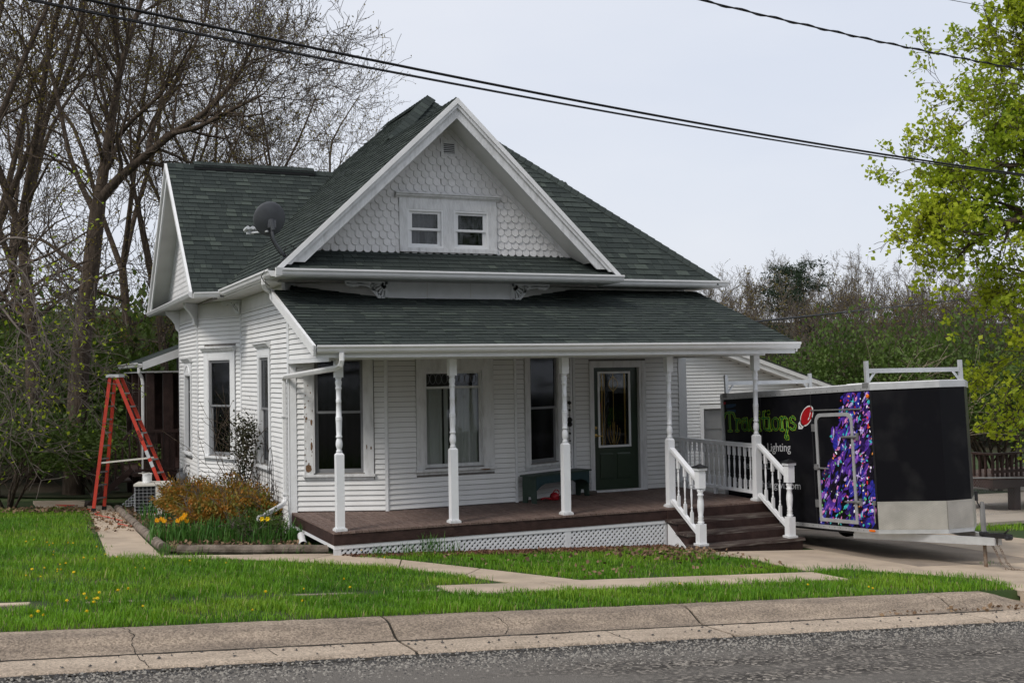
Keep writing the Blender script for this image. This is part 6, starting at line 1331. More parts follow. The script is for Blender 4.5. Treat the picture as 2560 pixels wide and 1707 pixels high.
for i, (px, D, H, k) in enumerate(spots):
    o = protoA[k] if k not in used else copy_tree(protoA[k]); used.add(k); p = at(px, 1000, D); o.location = (p[0], p[1], G(p[0], p[1])); s_ = H/[15, 14, 15.5][k]; o.scale = (s_*random.uniform(.9, 1.1), s_, s_); o.rotation_euler = (0, 0, random.uniform(0, 6.28))
    tag(o, 'bare budding tree in the wood behind the house, %s from the left' % ORD[i], 'tree', 'bare trees of the wood behind the house')
# drooping pale branches of a small tree at the left edge
t = empty('drooping_tree', at(-120, 1220, 23), 'small tree at the left edge with pale drooping branches and sparse yellow-green leaves', 'tree')
g = Tree(77); KD = dict(start=.2, p=.9, L=1.1, lev=2, n=5, wob=.16, up=-.05, kids=1, kp=.8, rmin=.006, ang=(25, 60)); TT = Tree(3); D = 22
p0 = at(-120, 1240, D); p0[2] = G(p0[0], p0[1])-.1; TT.limb([p0, at(-110, 1000, D), at(-90, 800, D), at(-60, 660, D)], .12, .07); tubes(TT.seg, 'bark2', 'trunk', t)
for P_ in (((-60, 670), (20, 640), (70, 700), (95, 790), (125, 870), (150, 960)), ((-70, 720), (0, 760), (50, 830), (110, 870), (170, 900)), ((-60, 660), (20, 590), (80, 600), (140, 680), (190, 760)), ((-90, 850), (-30, 880), (30, 930), (70, 1010)), ((-100, 1000), (-40, 1080), (30, 1050), (85, 990))):
    g.limb([at(x, y, D+random.uniform(-.6, .6)) for x, y in P_], .035, .010, kids=KD)
tubes(g.seg, 'twig', 'crown', t); leaves(thin(g.mid, 600, 4), .09, 'leaves', 'maple', t, 4, per=1, spread=.05)
# ---- understory shrubs of the wood
def shrub(seed, r, h, n, size, m, bm='bark', name='shrub', stems=9, hollow=.35, leafname='foliage', z0=.1):
    t_ = bpy.data.objects.new(name, None); COL.objects.link(t_); R_ = np.random.default_rng(seed); g = Tree(seed)
    K = dict(wob=.15, up=.04, kids=1, kp=.7, rmin=.004, n=4)
    for i in range(stems):
        a = 6.28*i/stems+g.r.uniform(-.3, .3); g.branch(Vector((.12*math.cos(a), .12*math.sin(a), -.03)), Vector((math.cos(a)*r/h*.8, math.sin(a)*r/h*.8, 1)).normalized(), h*.75, .02*h/2+.004, 2, K)
    tubes(g.seg, bm, 'stems', t_)
    d = R_.normal(0, 1, (n, 3)); d /= np.linalg.norm(d, axis=1, keepdims=True); d[:, 2] = np.abs(d[:, 2])*.95+(R_.random(n)-.5)*.5; rad = (hollow+(1-hollow)*R_.random(n)**.5)
    lump = 1+.22*np.sin(d[:, 0]*5+seed)*np.cos(d[:, 1]*6+seed*2)+.15*np.sin(d[:, 2]*9+seed+d[:, 0]*7); P_ = d*rad[:, None]*lump[:, None]*np.array([r, r, h*.55]); P_[:, 2] += h*.45; P_ = P_[P_[:, 2] > z0]
    leaves(P_, size, leafname, m, t_, seed, per=1); return t_
protoU = [shrub(5, 2.0, 2.6, 5200, .12, 'under', name='woodland_shrub'), shrub(6, 2.4, 1.9, 5200, .12, 'under', name='woodland_shrub')]
us = [(20, 23, 1.0, 0), (95, 30, .9, 1), (240, 27, .8, 0), (300, 31, 1.2, 1), (60, 36, 1.5, 0), (170, 34, 1.4, 1), (390, 36, 1.5, 0), (-40, 28, 1.3, 1), (120, 42, 1.9, 0), (260, 44, 1.9, 1), (350, 48, 2.0, 0), (10, 46, 2.2, 1), (450, 42, 2.0, 1)]; us.sort(); used = set()
for i, (px, D, s_, k) in enumerate(us):
    o = protoU[k] if k not in used else copy_tree(protoU[k]); used.add(k); p = at(px, 1000, D); s_ *= .78 if D < 33 else 1.15; o.location = (p[0], p[1], G(p[0], p[1])); o.scale = (s_*1.2, s_*1.2, s_); o.rotation_euler = (0, 0, random.uniform(0, 6.28))
    tag(o, 'dark green shrub under the left wood, %s from the left' % ORD[i], 'shrub', 'shrubs under the wood')
# ---- far row of grey trees on the right, a pine among them
KF = dict(start=.05, p=.7, L=2.0, lev=3, n=4, wob=.15, up=.10, kids=1, kp=.72, rmin=.012, ang=(20, 50))
protoF = [bare(81, 12, 2.6, KF, .2, .03, fork=4, bm='bark2', budn=1500, budsize=.16, name='far_tree'), bare(92, 12, 3.0, KF, .18, -.05, fork=5, bm='bark2', budn=700, budsize=.16, name='far_tree'), bare(97, 12, 2.3, KF, .22, .0, fork=4, bm='bark2', budn=400, budsize=.16, name='far_tree')]
fs_ = [(1700, 92, 8.6, 0), (1760, 88, 9.2, 1), (1815, 84, 9.6, 2), (1870, 82, 10.6, 0), (1915, 76, 10.3, 1), (1950, 80, 11.0, 2), (2040, 78, 11.0, 0), (2085, 84, 10.0, 1), (2130, 76, 9.6, 2), (2180, 82, 10.2, 0), (2225, 78, 9.8, 1), (2275, 84, 10.2, 2), (2330, 76, 10.0, 0), (2380, 82, 10.6, 1), (2440, 80, 10.4, 2), (2500, 84, 10.4, 0), (2560, 78, 10.2, 1), (2620, 84, 10.6, 2), (2000, 96, 11.5, 1), (2150, 98, 11.5, 0), (2300, 98, 11.8, 2), (2450, 98, 12, 1)]
fs_.sort(); used = set()
for i, (px, D, H, k) in enumerate(fs_):
    o = protoF[k] if k not in used else copy_tree(protoF[k]); used.add(k); p = at(px, 1000, D); o.location = (p[0], p[1], G(p[0], p[1])-.3); s_ = H/12*.64; o.scale = (s_, s_, s_); o.rotation_euler = (0, 0, random.uniform(0, 6.28))
    tag(o, 'grey bare tree on the far hillside right of the roof, %s from the left' % ORD[i], 'tree', 'grey trees on the far hillside')
sp_ = [(1720, 66, 5.2, 1), (1800, 62, 5.6, 2), (1870, 68, 6.0, 0), (1930, 60, 5.0, 1), (2055, 62, 5.6, 2), (2100, 66, 5.8, 0), (2150, 60, 5.2, 1), (2205, 64, 5.8, 2), (2260, 60, 5.4, 0), (2315, 66, 6.0, 1), (2370, 62, 5.6, 2), (2430, 64, 6.0, 0), (2500, 62, 5.8, 1), (2570, 64, 6.0, 2)]
for i, (px, D, H, k) in enumerate(sp_):
    o = copy_tree(protoF[k]); o.name = 'far_sapling'; p = at(px, 1000, D); o.location = (p[0], p[1], G(p[0], p[1])-1.2); s_ = H/12; o.scale = (s_*1.5, s_*1.5, s_*1.25); o.rotation_euler = (0, 0, i*2.1); tag(o, 'bare brown sapling before the far hillside trees, %s from the left' % ORD[i], 'tree', 'bare saplings before the far hillside')
p = at(1995, 1000, 74); zb = G(p[0], p[1]); t = empty('pine_tree', (p[0], p[1], zb), 'dark green pine standing among the grey trees right of the porch roof', 'tree')
mb = MB(); mb.tube([(p[0], p[1], zb-.2), (p[0], p[1], zb+5), (p[0]+.1, p[1], zb+9)], [.22, .14, .04], 7); mb.build('trunk', 'bark', t)
R_ = np.random.default_rng(8); PP = []
for k in range(70):
    z = 1.6+7.4*k/70+R_.normal(0, .1); L_ = (3.4*(1-(z-2)/8.4)**.55+.5)*R_.uniform(.65, 1.1); a = R_.uniform(0, 6.28)
    for s_ in np.linspace(.2, 1, 9): PP += [(p[0]+math.cos(a)*L_*s_+dx, p[1]+math.sin(a)*L_*s_+dy, zb+z+.25*L_*s_+dz) for dx, dy, dz in R_.normal(0, .16, (14, 3))]
leaves(PP, .26, 'needles', 'pine', t, 3, aspect=.25)
hs_ = [(1740, 60, 1.7, 0), (1850, 54, 1.9, 1), (1930, 50, 1.8, 0), (2030, 56, 2.1, 1), (2110, 50, 1.9, 0), (2200, 56, 2.2, 1), (2290, 52, 2.0, 0), (2380, 56, 2.2, 1), (2470, 52, 2.1, 0), (2560, 56, 2.2, 1)]
for i, (px, D, s_, k) in enumerate(hs_):
    o = copy_tree(protoU[k]); o.name = 'hillside_brush'; p = at(px, 1000, D); o.location = (p[0], p[1], G(p[0], p[1])-.3); s_ *= .62; o.scale = (s_*1.5, s_*1.5, s_); o.rotation_euler = (0, 0, i*1.1); tag(o, 'olive brush at the foot of the far hillside, %s from the left' % ORD[i], 'brush', 'brush on the far hillside')
# hedge-like lilacs behind the trailer
protoL = shrub(15, 1.7, 3.5, 9000, .095, 'lilac', name='lilac_bush', stems=12, hollow=.5)
for i, (x, y, s_, lab) in enumerate(((14.7, 10.6, 1.0, 'green lilac bush just right of the garage eave'), (16.6, 9.9, 1.26, 'large green lilac bush behind the trailer roof rack'), (18.8, 9.5, 1.30, 'green lilac bush behind the trailer nose'), (21.2, 9.2, 1.22, 'green lilac bush under the maple above the raised deck'), (23.5, 8.6, 1.0, 'green lilac bush at the right edge behind the raised deck'))):
    o = protoL if i == 0 else copy_tree(protoL); o.location = (x, y, G(x, y)); o.scale = (s_*1.05, s_*1.05, s_); o.rotation_euler = (0, 0, i*1.3); tag(o, lab, 'bush', 'lilac bushes')
t = empty('cut_branches', (16.9, 8.6, G(16.9, 8.6)), 'pale bare shoots fanning up out of the lilac behind the trailer', 'shoots')
g = Tree(5); KS = dict(wob=.06, up=.0, kids=1, kp=.25, rmin=.006, n=5)
for k in range(16): a = random.uniform(-1.2, 1.3); g.branch(Vector((16.9+random.uniform(-.3, .6), 8.3, 1.5+random.uniform(-.5, .2))), Vector((math.sin(a), -.25, abs(math.cos(a))*.9+.1)).normalized(), random.uniform(.8, 1.6), .014, 1, KS)
for k in range(9): a = random.uniform(-.3, 1.4); g.branch(Vector((18.6, 7.6, .6+random.uniform(-.4, .5))), Vector((math.sin(a)*.8, -.3, math.cos(a)*.6)).normalized(), random.uniform(.8, 1.5), .012, 1, KS)
MT['paletwig'] = mat('straw_twigs', (.32, .28, .20), .8, .15, 5.); tubes(g.seg, 'paletwig', 'shoot_stems', t)
# ---- maple in new leaf at the right edge
mp0 = np.array([16.5, 1.9]); zb = G(*mp0); t = empty('maple_tree', (mp0[0], mp0[1], zb), 'tall maple in fresh yellow-green leaf filling the right edge', 'tree')
TT = Tree(9); TT.limb([(16.5, 1.9, zb-.1), (16.5, 1.9, zb+1.5), (16.4, 2.0, zb+3.2)], .24, .18); tubes(TT.seg, 'bark', 'trunk', t)
g = Tree(14); KM = dict(start=.10, p=1.0, L=1.15, lev=3, n=5, wob=.15, up=.05, kids=1, kp=.62, rmin=.006, ang=(25, 60))
DM = 23
for P_ in (((2735, 760), (2700, 620), (2640, 480), (2560, 330), (2510, 180), (2480, 20), (2470, -100)), ((2735, 760), (2660, 680), (2560, 600), (2450, 540), (2350, 500), (2270, 490)), ((2730, 720), (2640, 580), (2530, 440), (2440, 340), (2380, 260)), ((2735, 800), (2650, 770), (2550, 720), (2460, 690), (2390, 670)), ((2740, 850), (2680, 850), (2600, 840), (2510, 850), (2450, 900)), ((2720, 650), (2660, 450), (2620, 250), (2600, 50), (2590, -120)), ((2740, 860), (2690, 900), (2620, 920), (2540, 960)), ((2690, 560), (2600, 420), (2500, 290), (2440, 200), (2420, 130)), ((2560, 330), (2500, 240), (2450, 130), (2420, 30)), ((2450, 540), (2370, 560), (2300, 590), (2250, 570)), ((2640, 480), (2540, 400), (2450, 400), (2390, 420), (2330, 400)), ((2720, 560), (2800, 400), (2850, 200), (2870, 0)), ((2735, 780), (2850, 680), (2950, 560), (3000, 400))):
    o_ = random.uniform(-2.0, 1.8); g.limb([at(x+135, y, DM+o_*k/(len(P_)-1)) for k, (x, y) in enumerate(P_)], .085, .018, kids=KM)
tubes(g.seg, 'bark', 'branches', t); print('maple segs', len(g.seg), len(g.mid))
leaves(np.concatenate([thin(g.mid, 5500, 1), thin(g.tips, 4200, 2)]), .10, 'crown', 'maple', t, 2, per=5, spread=.055, aspect=.8)
# ---- unseen houses and trees added behind the viewer to shade porch and panes
MT['nwall'] = mat('tan_clapboard', (.32, .28, .22), .7, .1, 3.)
for i, (x, y, w_, h, lab) in enumerate(((-9, -30, 9, 4.6, 'unseen tan gabled house added across the street, the left one behind the viewer'), (9, -29, 10, 4.8, 'unseen tan gabled house added across the street, the right one behind the viewer'))):
    zb = G(x, y)-.2; t = empty('unseen_neighbour_house', (x, y, zb), lab, 'house'); mb = MB(); mb.prism([(x-w_/2, y, zb), (x+w_/2, y, zb), (x+w_/2, y, zb+h), (x, y, zb+h+3.4), (x-w_/2, y, zb+h)], (0, -8, 0)); mb.build('wall', 'nwall', t)
    mb = MB()
    for s_ in (-1, 1): mb.prism([(x, y+.4, zb+h+3.7), (x+s_*(w_/2+.5), y+.4, zb+h-.1), (x+s_*(w_/2+.5), y+.4, zb+h+.08), (x, y+.4, zb+h+3.9)], (0, -8.8, 0))
    mb.build('roof', 'sh1', t)
    for k in (-1, 1): mb = MB(); mb.box(x+k*w_*.25-.5, x+k*w_*.25+.5, y, y+.05, zb+1, zb+2.6); wn = mb.build('window', 'sashw', t); mb = MB(); mb.box(x+k*w_*.25-.42, x+k*w_*.25+.42, y+.051, y+.055, zb+1.1, zb+2.5); mb.build('pane', 'fdark', wn)
for i, (x, y, s_) in enumerate(((-16, -26, 2.9), (-2.5, -27, 2.7), (1.5, -29, 3.1), (17, -25, 3.0), (25, -26, 3.2), (-24, -27, 3.2))):
    o = copy_tree(protoL); o.name = 'unseen_street_tree'; o.location = (x, y, G(x, y)); o.scale = (s_*.9, s_*.9, s_); o.rotation_euler = (0, 0, i); tag(o, 'unseen green tree added across the street behind the viewer, %s from the left' % ORD[[5, 1, 2, 3, 4, 0].index(i) if False else [1, 2, 3, 4, 5, 0][i]], 'tree', 'unseen trees added across the street')
# ------------------------------------------------------------------ lawns
G1 = [(-9, -3.74), (4.72, -3.74), (5.04, -3.6), (5.06, -3.1), (5.75, -3.0), (6.88, -4.1), (6.56, -4.90), (-9, -4.88)]
G2 = [(-9, -3.14), (.92, -3.12), (.82, -2.4), (.36, -1.5), (-.58, -.55), (-1.38, .05), (-2.2, .55), (-2.74, .62), (-2.70, 4.5), (-2.45, 8), (-2.42, 9.7), (-9, 10)]
G2b = [(-3.55, -3.80), (.15, -3.80), (.15, -3.52), (-3.55, -3.47)]; G2c = [(-3.55, -3.30), (.15, -3.30), (.15, -3.10), (-3.55, -3.10)]
G3 = [(.22, -.30), (2.5, -.42), (4.8, -.60), (4.86, -.9), (5.18, -1.5), (5.08, -2.2), (4.98, -3.1), (2.02, -3.1), (1.32, -1.8), (.72, -.68)]
G4 = [(11.7, 1.1), (14, .5), (20, -.3), (20, .6), (12, 1.8)]
def grass(name, polys, dens, h, label, seed, wid=.006, lean=.5, edge=0):
    r = np.random.default_rng(seed); out = []
    for poly in polys:
        x0, x1 = max(min(p[0] for p in poly), -6.5), min(max(p[0] for p in poly), 19); y0, y1 = min(p[1] for p in poly), max(p[1] for p in poly)
        n = int(dens*(x1-x0)*(y1-y0)); x = r.uniform(x0, x1, n); y = r.uniform(y0, y1, n); eg = .03+.05*np.abs(np.sin(x*2.3+y)*np.sin(x*.9+2*y)); jx = x+r.normal(0, 1, n)*eg; jy = y+r.normal(0, 1, n)*eg; k = inside(poly, jx, jy)
        d = np.hypot(x+3.8, y+14.4); k &= r.random(n) < np.clip(11/d, .25, 1)*np.clip(1.2+.7*np.sin(x*1.9+np.sin(y*3)*1.5)*np.sin(y*2.7+x), .5, 1); k &= (x > -5.2); out.append(np.stack([x[k], y[k]], -1))
    xy = np.concatenate(out); n = len(xy); x, y = xy.T; z = gz(x, y)
    cl = .75+.5*np.sin(x*3.1+np.sin(y*2.3)*2)*np.cos(y*4.1+x*1.3)*.6+.25*np.sin(x*11+y*7); hh = h*np.clip(cl, .45, 1.5)*r.uniform(.55, 1.25, n)
    a = r.uniform(0, 6.28, n); ln = hh*r.uniform(.1, lean+.35, n); dx, dy = np.cos(a), np.sin(a); w_ = wid*r.uniform(.7, 1.4, n); px, py = -dy*w_/2, dx*w_/2
    V = np.stack([np.stack([x-px, y-py, z-.005], -1), np.stack([x+px, y+py, z-.005], -1), np.stack([x+px*.8+dx*ln*.4, y+py*.8+dy*ln*.4, z+hh*.6], -1), np.stack([x-px*.8+dx*ln*.4, y-py*.8+dy*ln*.4, z+hh*.6], -1), np.stack([x+dx*ln, y+dy*ln, z+hh], -1)], 1).reshape(-1, 3)
    b = (np.arange(n)*5)[:, None]; Q = b+np.array([[0, 1, 2, 3]]); T_ = b+np.array([[3, 2, 4]])
    mi = np.where(r.random(n) < .03, 2, np.where(np.sin(x*1.7+2*np.sin(y*1.1))*np.cos(y*2.3)+r.normal(0, .5, n) > .55, 1, 0)); o = npmesh(name, V, [Q, T_], ['grass', 'grass2', 'straw'], mi=np.concatenate([mi, mi])); print(name, n); return tag(o, label, 'grass', kind='stuff')
grass('verge_grass', [G1], 3000, .075, 'green grass verge between sidewalk and kerb', 1)
grass('lawn_grass', [G2, G2b, G2c], 2300, .085, 'green lawn left of the house and path', 2)
grass('front_lawn_grass', [G3], 2600, .075, 'triangle of lawn in front of the porch lattice', 3)
grass('side_lawn_grass', [G4], 900, .12, 'strip of grass beyond the driveway', 4, wid=.012)
# dandelions, one by one
dd = [(x/2.613, 1230+y/2.613) for x, y in ((170, 343), (222, 330), (308, 348), (345, 355), (322, 368), (352, 411), (348, 433), (445, 351), (477, 353), (392, 500), (430, 491), (210, 533), (290, 523), (375, 533), (398, 535), (375, 548), (482, 553), (265, 583), (170, 575), (548, 453), (618, 460), (690, 431), (765, 448), (632, 378), (885, 521), (945, 527), (1240, 473), (1477, 488), (838, 666), (772, 678), (648, 693), (550, 702), (565, 732), (615, 736), (636, 733), (613, 758), (437, 749), (248, 823), (205, 856), (282, 848), (568, 823), (933, 786), (1650, 811), (1735, 686), (1985, 666), (2248, 598), (2288, 655), (1975, 748))]
dd += [(700+x/4.704, 1100+y/4.704) for x, y in ((940, 1310), (957, 1335), (1230, 1420))]+[(1660+x/2.613, 1300+y/2.613) for x, y in ((940, 450), (1338, 465), (1365, 475), (105, 444))]
mb = MB(); mb.cur = 1; mb.tube([(0, 0, -.06), (.004, 0, -.03), (0, 0, 0)], .0022, 4)
mb.cur = 0; R_ = random.Random(4)
for ring_, (rad, z, nn) in enumerate(((.021, .004, 16), (.015, .010, 12), (.008, .013, 8))):
    for k in range(nn):
        a = 6.283*k/nn+ring_; c_, s_ = math.cos(a), math.sin(a); zz = z+R_.uniform(-.002, .002)
        mb.add([(0, 0, .002), (rad*.6*c_-.003*s_, rad*.6*s_+.003*c_, zz), (rad*c_, rad*s_, zz*.9), (rad*.6*c_+.003*s_, rad*.6*s_-.003*c_, zz)], [(0, 1, 2, 3)])
mb.lathe([(.009, -.006), (.012, .002), (.001, .006)], (0, 0, 0), 8)
d0 = mb.build('dandelion', ['yellow', 'grassd'], norm=False)
for i, (px, py) in enumerate(dd):
    o = d0 if i == 0 else d0.copy()
    if i: COL.objects.link(o)
    p = on_ground(px, py+6); s_ = random.uniform(.62, .95)*(1.1 if py > 1480 else .95); o.location = (p[0], p[1], p[2]+.075); o.scale = (s_, s_, s_*1.1); o.rotation_euler = (random.uniform(-.5, .1), random.uniform(-.3, .3), random.uniform(0, 6))
    cnts = globals().setdefault('cnts', {})
    where = 'verge beside the kerb' if p[1] < -3.7 else ('lawn triangle before the porch' if p[0] > .5 else 'left lawn')
    cnts.setdefault(where, []).append((px, o))
TENS = ['', '', 'twenty', 'thirty', 'forty', 'fifty']
def ordw(n): return ORD[n-1] if n <= 20 else (TENS[n//10][:-1]+'ieth' if n % 10 == 0 else TENS[n//10]+'-'+ORD[n % 10-1])
for where, l in cnts.items():
    for n_, (px, o) in enumerate(sorted(l, key=lambda q: q[0])): tag(o, 'yellow dandelion in the %s, %s from the left' % (where, ordw(n_+1)), 'dandelion', 'dandelions in the '+where)
# ------------------------------------------------------------------ flower bed
bed = [(-1.93, .92), (.0, .45), (.0, 2.45), (.0, 6.2), (-.57, 7.5), (-.57, 9.9), (-1.86, 9.6)]
soil = MB(); nb = len(bed); soil.add([(x, y, G(x, y)+.03) for x, y in bed], [tuple(range(nb))]); tag(soil.build('flower_bed_soil', 'soil', norm=False), kind='structure')
mul = MB(); mm_ = [(.05, -.02), (5.0, -.02), (4.95, -.55), (2.4, -.40), (.25, -.28)]; mul.add([(x, y, G(x, y)+.012) for x, y in mm_], [(0, 4, 3, 2, 1)]); tag(mul.build('mulch_strip', 'soil', norm=False), kind='structure')
def litter(name, n, poly, size, m, label, cat, seed, zoff=.03, flat=.75, up=.0):
    r = np.random.default_rng(seed); x0, x1 = min(p[0] for p in poly), max(p[0] for p in poly); y0, y1 = min(p[1] for p in poly), max(p[1] for p in poly); x = r.uniform(x0, x1, n*3); y = r.uniform(y0, y1, n*3); k = inside(poly, x, y); x, y = x[k][:n], y[k][:n]
    o = leaves(np.stack([x, y, gz(x, y)+zoff+r.random(len(x))*up], -1), size, name, m, None, seed, flat=flat, aspect=.7); return tag(o, label, cat, kind='stuff')
MT['mulch'] = mat('red_brown_mulch', (.10, .045, .028), .95, col2=(.17, .09, .055), scale=14)
litter('mulch_chips', 5000, [(.1, -.0), (5.0, -.0), (4.95, -.6), (2.4, -.42), (.2, -.25)], .04, 'mulch', 'red-brown mulch chips along the porch lattice', 'mulch', 3, .025)
litter('fallen_leaves', 200, G3, .055, 'dead', 'dry brown leaves scattered on the lawn before the steps', 'leaves', 5, .06, .3, .03)
litter('leaf_drift', 320, [(3.2, -1.2), (4.7, -.6), (5.15, -1.3), (4.2, -1.9)], .055, 'dead', 'drift of dry brown leaves on the lawn beside the steps', 'leaves', 6, .05, .2, .04)
litter('bed_litter', 2600, bed, .06, 'dead', 'dry leaf litter over the flower bed soil', 'leaves', 7, .04, .4, .03)
litter('path_litter', 260, [(-2.7, 4.2), (-1.95, 4.2), (-1.85, 9.6), (-2.5, 9.6)], .06, 'dead', 'dry leaf bits on the garden path by the log', 'leaves', 8, .035, .6)
litter('gutter_leaves', 70, [(4.1, -5.44), (6.4, -5.44), (6.4, -5.30), (4.1, -5.30)], .05, 'dead', 'few dry leaves caught in the gutter near the driveway', 'leaves', 12, -.095, .5)
litter('yard_litter', 700, [(-5, 8.6), (-2.5, 8.6), (-2.5, 9.9), (-5, 9.9)], .07, 'dead', 'dry leaves along the back edge of the left lawn', 'leaves', 9, .05, .4)
def tuft(name, x, y, n, h, spread, label, m='grassd', wid=.016, cat='plant', seed=0, droop=.5, z=None, group=None):
    r = random.Random(seed); mb = MB(); z = G(x, y)+.03 if z is None else z
    for i in range(n):
        a = r.uniform(0, 6.283); d = Vector((math.cos(a), math.sin(a), 0)); b = Vector((x+r.gauss(0, spread*.35), y+r.gauss(0, spread*.35), z)); L_ = h*r.uniform(.55, 1.1); out = r.uniform(.15, .75)*L_*droop*1.4; sd_ = Vector((-d.y, d.x, 0)); w_ = wid*r.uniform(.6, 1.2); vs = []
        for k in range(5):
            t_ = k/4; p = b+d*out*t_**1.7+Vector((0, 0, L_*(t_-.38*droop*t_**2.6))); ww = w_*(1-t_**2)*(.7+.6*t_) if k < 4 else 0; vs += [p-sd_*ww/2, p+sd_*ww/2]
        mb.add(vs, [(2*k, 2*k+1, 2*k+3, 2*k+2) for k in range(4)])
    o = mb.build(name, m, norm=False); o['kind'] = 'stuff' if not label else 'thing'
    if label: del o['kind']
    return tag(o, label, cat, group) if label else o
# tulips
def tulips(x, y, blooms, label, seed):
    t_ = empty('tulip_clump', (x, y, G(x, y)), label, 'tulips', 'tulip clumps'); f = tuft('tulip_leaves', x, y, 60, .36, .28, None, wid=.026, seed=seed, droop=.5); f.location = -Vector(t_.location); f.parent = t_
    for bx, by, bh in blooms:
        b = Vector((x+bx, y+by, G(x, y)+bh)); mb = MB(); mb.tube([(x+bx*.5, y+by*.5, G(x, y)), b], .006, 5); mb.build('stem', 'grassd', t_)
        mb = MB()
        for k in range(6):
            a = k*1.047+(.5 if k % 2 else 0); c_, s_ = math.cos(a), math.sin(a); r1 = .030 if k % 2 else .026
            mb.add([b, b+Vector((r1*.8*c_-.018*s_, r1*.8*s_+.018*c_, .022)), b+Vector((r1*1.1*c_-.014*s_, r1*1.1*s_+.014*c_, .05)), b+Vector((r1*.75*c_, r1*.75*s_, .074)), b+Vector((r1*1.1*c_+.014*s_, r1*1.1*s_-.014*c_, .05)), b+Vector((r1*.8*c_+.018*s_, r1*.8*s_-.018*c_, .022))], [(0, 1, 2, 3, 4, 5)])
        mb.build('bloom', 'tulip', t_, norm=False)
p1 = at(405, 1345, 15.9); p2 = at(458, 1335, 15.9)
tulips(p1[0], p1[1], [(-.06, 0, .30), (.0, .02, .31), (.03, -.03, .29)], 'clump of orange-yellow tulips at the front corner of the bed, left group', 1)
tulips(p2[0], p2[1], [(-.07, 0, .30), (-.02, .03, .32), (.0, -.02, .34), (.03, .02, .37), (.05, .0, .29)], 'clump of orange-yellow tulips at the front corner of the bed, right group', 2)
for i, (x, y, n, h, sp, lab) in enumerate(((-1.25, 2.1, 150, .44, .55, 'broad clump of strap-leaved lilies right of the tulips'), (-.85, 2.0, 130, .42, .5, 'strap-leaved lily clump in the middle of the bed front'), (-1.6, 2.6, 70, .34, .4, 'strap-leaved lily clump behind the tulips'), (-.35, 2.2, 110, .46, .35, 'green bulb foliage below the downspout'), (-.15, 1.75, 90, .38, .3, 'green bulb foliage beside the white drain pipe'), (-.55, 1.5, 60, .30, .4, 'low leafy clump behind the front log'), (-1.7, 4.2, 60, .3, .4, 'green clump beside the log midway along the path'), (-1.5, 6.4, 70, .42, .5, 'green clump in front of the air conditioner'), (-1.1, 6.9, 60, .45, .4, 'tall green clump right of the air conditioner'))):
    tuft('lily_clump', x, y, n, h, sp, lab, seed=i+10, wid=.018, group='strap-leaved clumps in the flower bed')
for i, (x, y, n, h, lab) in enumerate(((-1.55, .78, 40, .16, 'grass tuft over the left half of the front log'), (-.75, .62, 40, .16, 'grass tuft over the middle of the front log'), (-.3, .48, 40, .18, 'grass tuft over the right half of the front log'), (.55, -.12, 45, .17, 'leafy weed at the left lattice panel'), (.95, -.15, 45, .20, 'leafy weed with yellow flowers at the left lattice'), (1.25, -.16, 60, .36, 'tall grassy tuft before the left lattice panel'), (1.55, -.15, 30, .24, 'small leafy weed before the lattice post'), (-1.95, .95, 70, .18, 'grass tuft at the corner of the edging logs'), (5.3, -3.0, 40, .08, 'grass tuft in the driveway joint near the sidewalk'), (5.9, -2.85, 30, .07, 'grass tuft in the driveway joint near the verge'), (8.1, -2.98, 22, .06, 'grass tuft in the driveway joint before the jack'), (-2.62, 3.4, 30, .08, 'grass tuft on the left edge of the garden path'))):
    tuft('grass_tuft', x, y, n, h, .22, lab, seed=i+40, wid=.010, group='grass tufts', z=G(x, y)+.01)
for i, (px, py) in enumerate(((655, 1297), (669, 1297))):
    b = Vector(at(px, py, 15.6)); t_ = empty('daffodil', (b.x, b.y, G(b.x, b.y)), 'yellow daffodil at the downspout mouth, %s one' % ('left', 'right')[i], 'daffodil', 'daffodils'); mb = MB(); mb.tube([(b.x+.02, b.y, G(b.x, b.y)), (b.x+.01, b.y, b.z-.05), b], .005, 5); mb.build('stem', 'grassd', t_)
    mb = MB()
    for k in range(6): a = k*1.047; u_ = Vector((math.cos(a), .0, math.sin(a))); w_ = Vector((-math.sin(a), 0, math.cos(a))); mb.add([b, b+u_*.022+w_*.014, b+u_*.04, b+u_*.022-w_*.014], [(0, 1, 2, 3)])
    mb.lathe([(.012, 0), (.016, .02), (.02, .026), (.004, .012)], b, 10, (-.2, -1, .1)); mb.build('bloom', 'yellow', t_, norm=False)
# rusty spirea, rose on the wall, trellis
for i, (x, y, rx, h, lab) in enumerate(((-.95, 3.2, .62, .62, 'low rusty-orange spirea at the front of the bed'), (-.55, 4.3, .62, .78, 'rusty-orange spirea below the narrow side window'), (-.95, 5.3, .60, .72, 'rusty spirea in front of the bay window'), (-.42, 3.2, .42, .66, 'rusty-orange spirea beside the wire trellis'), (-1.0, 6.3, .45, .70, 'reddish spirea nearest the gas meter'))):
    o = shrub(60+i, rx, h, 4200, .055, 'spirea', name='spirea_bush', stems=9, hollow=.3, bm='twig', z0=.05); o.location = (x, y, G(x, y)); tag(o, lab, 'bush', 'rusty spirea bushes')
o = shrub(70, .42, .5, 1500, .035, 'lilac', name='herb_mound', stems=8, hollow=.4, bm='twig', z0=.02); o.location = (-.62, 1.95, G(-.6, 1.9)); tag(o, 'low feathery green mound between lilies and downspout', 'bush')
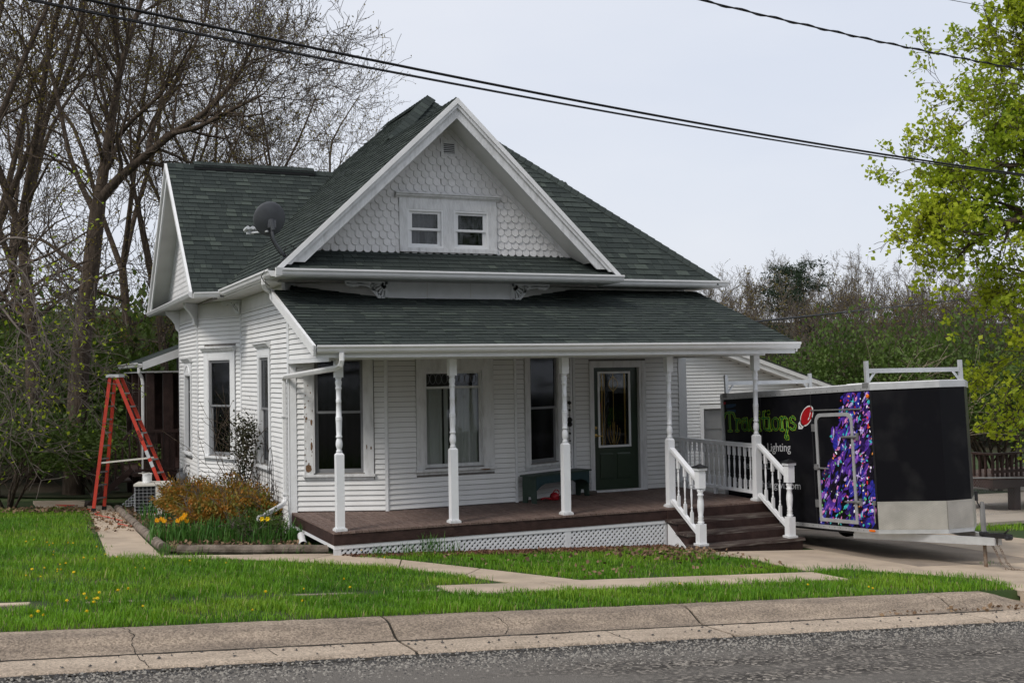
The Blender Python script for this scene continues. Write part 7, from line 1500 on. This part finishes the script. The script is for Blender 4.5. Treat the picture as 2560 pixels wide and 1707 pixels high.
t = empty('climbing_rose', (-.22, 4.75, G(-.2, 4.75)), 'dark leafy climbing rose between the bay and narrow windows', 'rose bush'); g = Tree(33); KR = dict(wob=.14, up=.1, kids=1, kp=.75, rmin=.004, n=5, ang=(20, 55))
for a in range(6): g.branch(Vector((-.2+random.uniform(-.06, .06), 4.7+random.uniform(-.15, .15), G(-.2, 4.7))), Vector((random.uniform(-.15, .1), random.uniform(-.2, .3), 1)).normalized(), 1.35*random.uniform(.8, 1.15), .014, 2, KR)
tubes(g.seg, 'bark', 'canes', t); r = np.random.default_rng(2); cl_ = []
for cx, cy, cz, sx, sy, sz, n in ((-.25, 4.75, .95, .16, .30, .30, 620), (-.22, 4.95, .55, .12, .24, .22, 240), (-.3, 5.15, .22, .14, .3, .16, 180), (-.25, 4.5, 1.15, .12, .2, .15, 160)): cl_.append(r.normal(0, 1, (n, 3))*np.array([sx, sy, sz])*.75+np.array([cx, cy, cz]))
cl_ = np.concatenate(cl_); cl_[:, 0] = np.minimum(cl_[:, 0], -.05); leaves(cl_, .058, 'foliage', 'rose', t, 3)
t = empty('wire_trellis', (-.14, 3.25, G(-.1, 3.2)), 'arched black wire trellis with bare vine beside the corner downspout', 'trellis')
zg = G(-.14, 3.25); mb = MB()
for w_, h in ((.20, 1.35), (.09, 1.15)):
    mb.tube([(-.14, 3.2-w_, zg), (-.14, 3.2-w_*.95, zg+h*.7)]+[(-.14, 3.2-w_*math.cos(a), zg+h*.7+h*.3*math.sin(a)) for a in np.linspace(.2, 2.94, 9)]+[(-.14, 3.2+w_*.95, zg+h*.7), (-.14, 3.2+w_, zg)], .006, 5)
for z in (.4, .7, .95): mb.tube([(-.14, 3.0, zg+z), (-.14, 3.4, zg+z)], .004, 4)
mb.build('wire_frame', 'black', t); g = Tree(44); KV = dict(wob=.22, up=.08, kids=1, kp=.5, rmin=.004, n=6)
for k in range(5): g.branch(Vector((-.16, 3.1+k*.06, zg)), Vector((0, random.uniform(-.1, .1), 1)), 1.05, .009, 1, KV)
tubes(g.seg, 'bark', 'vine', t)
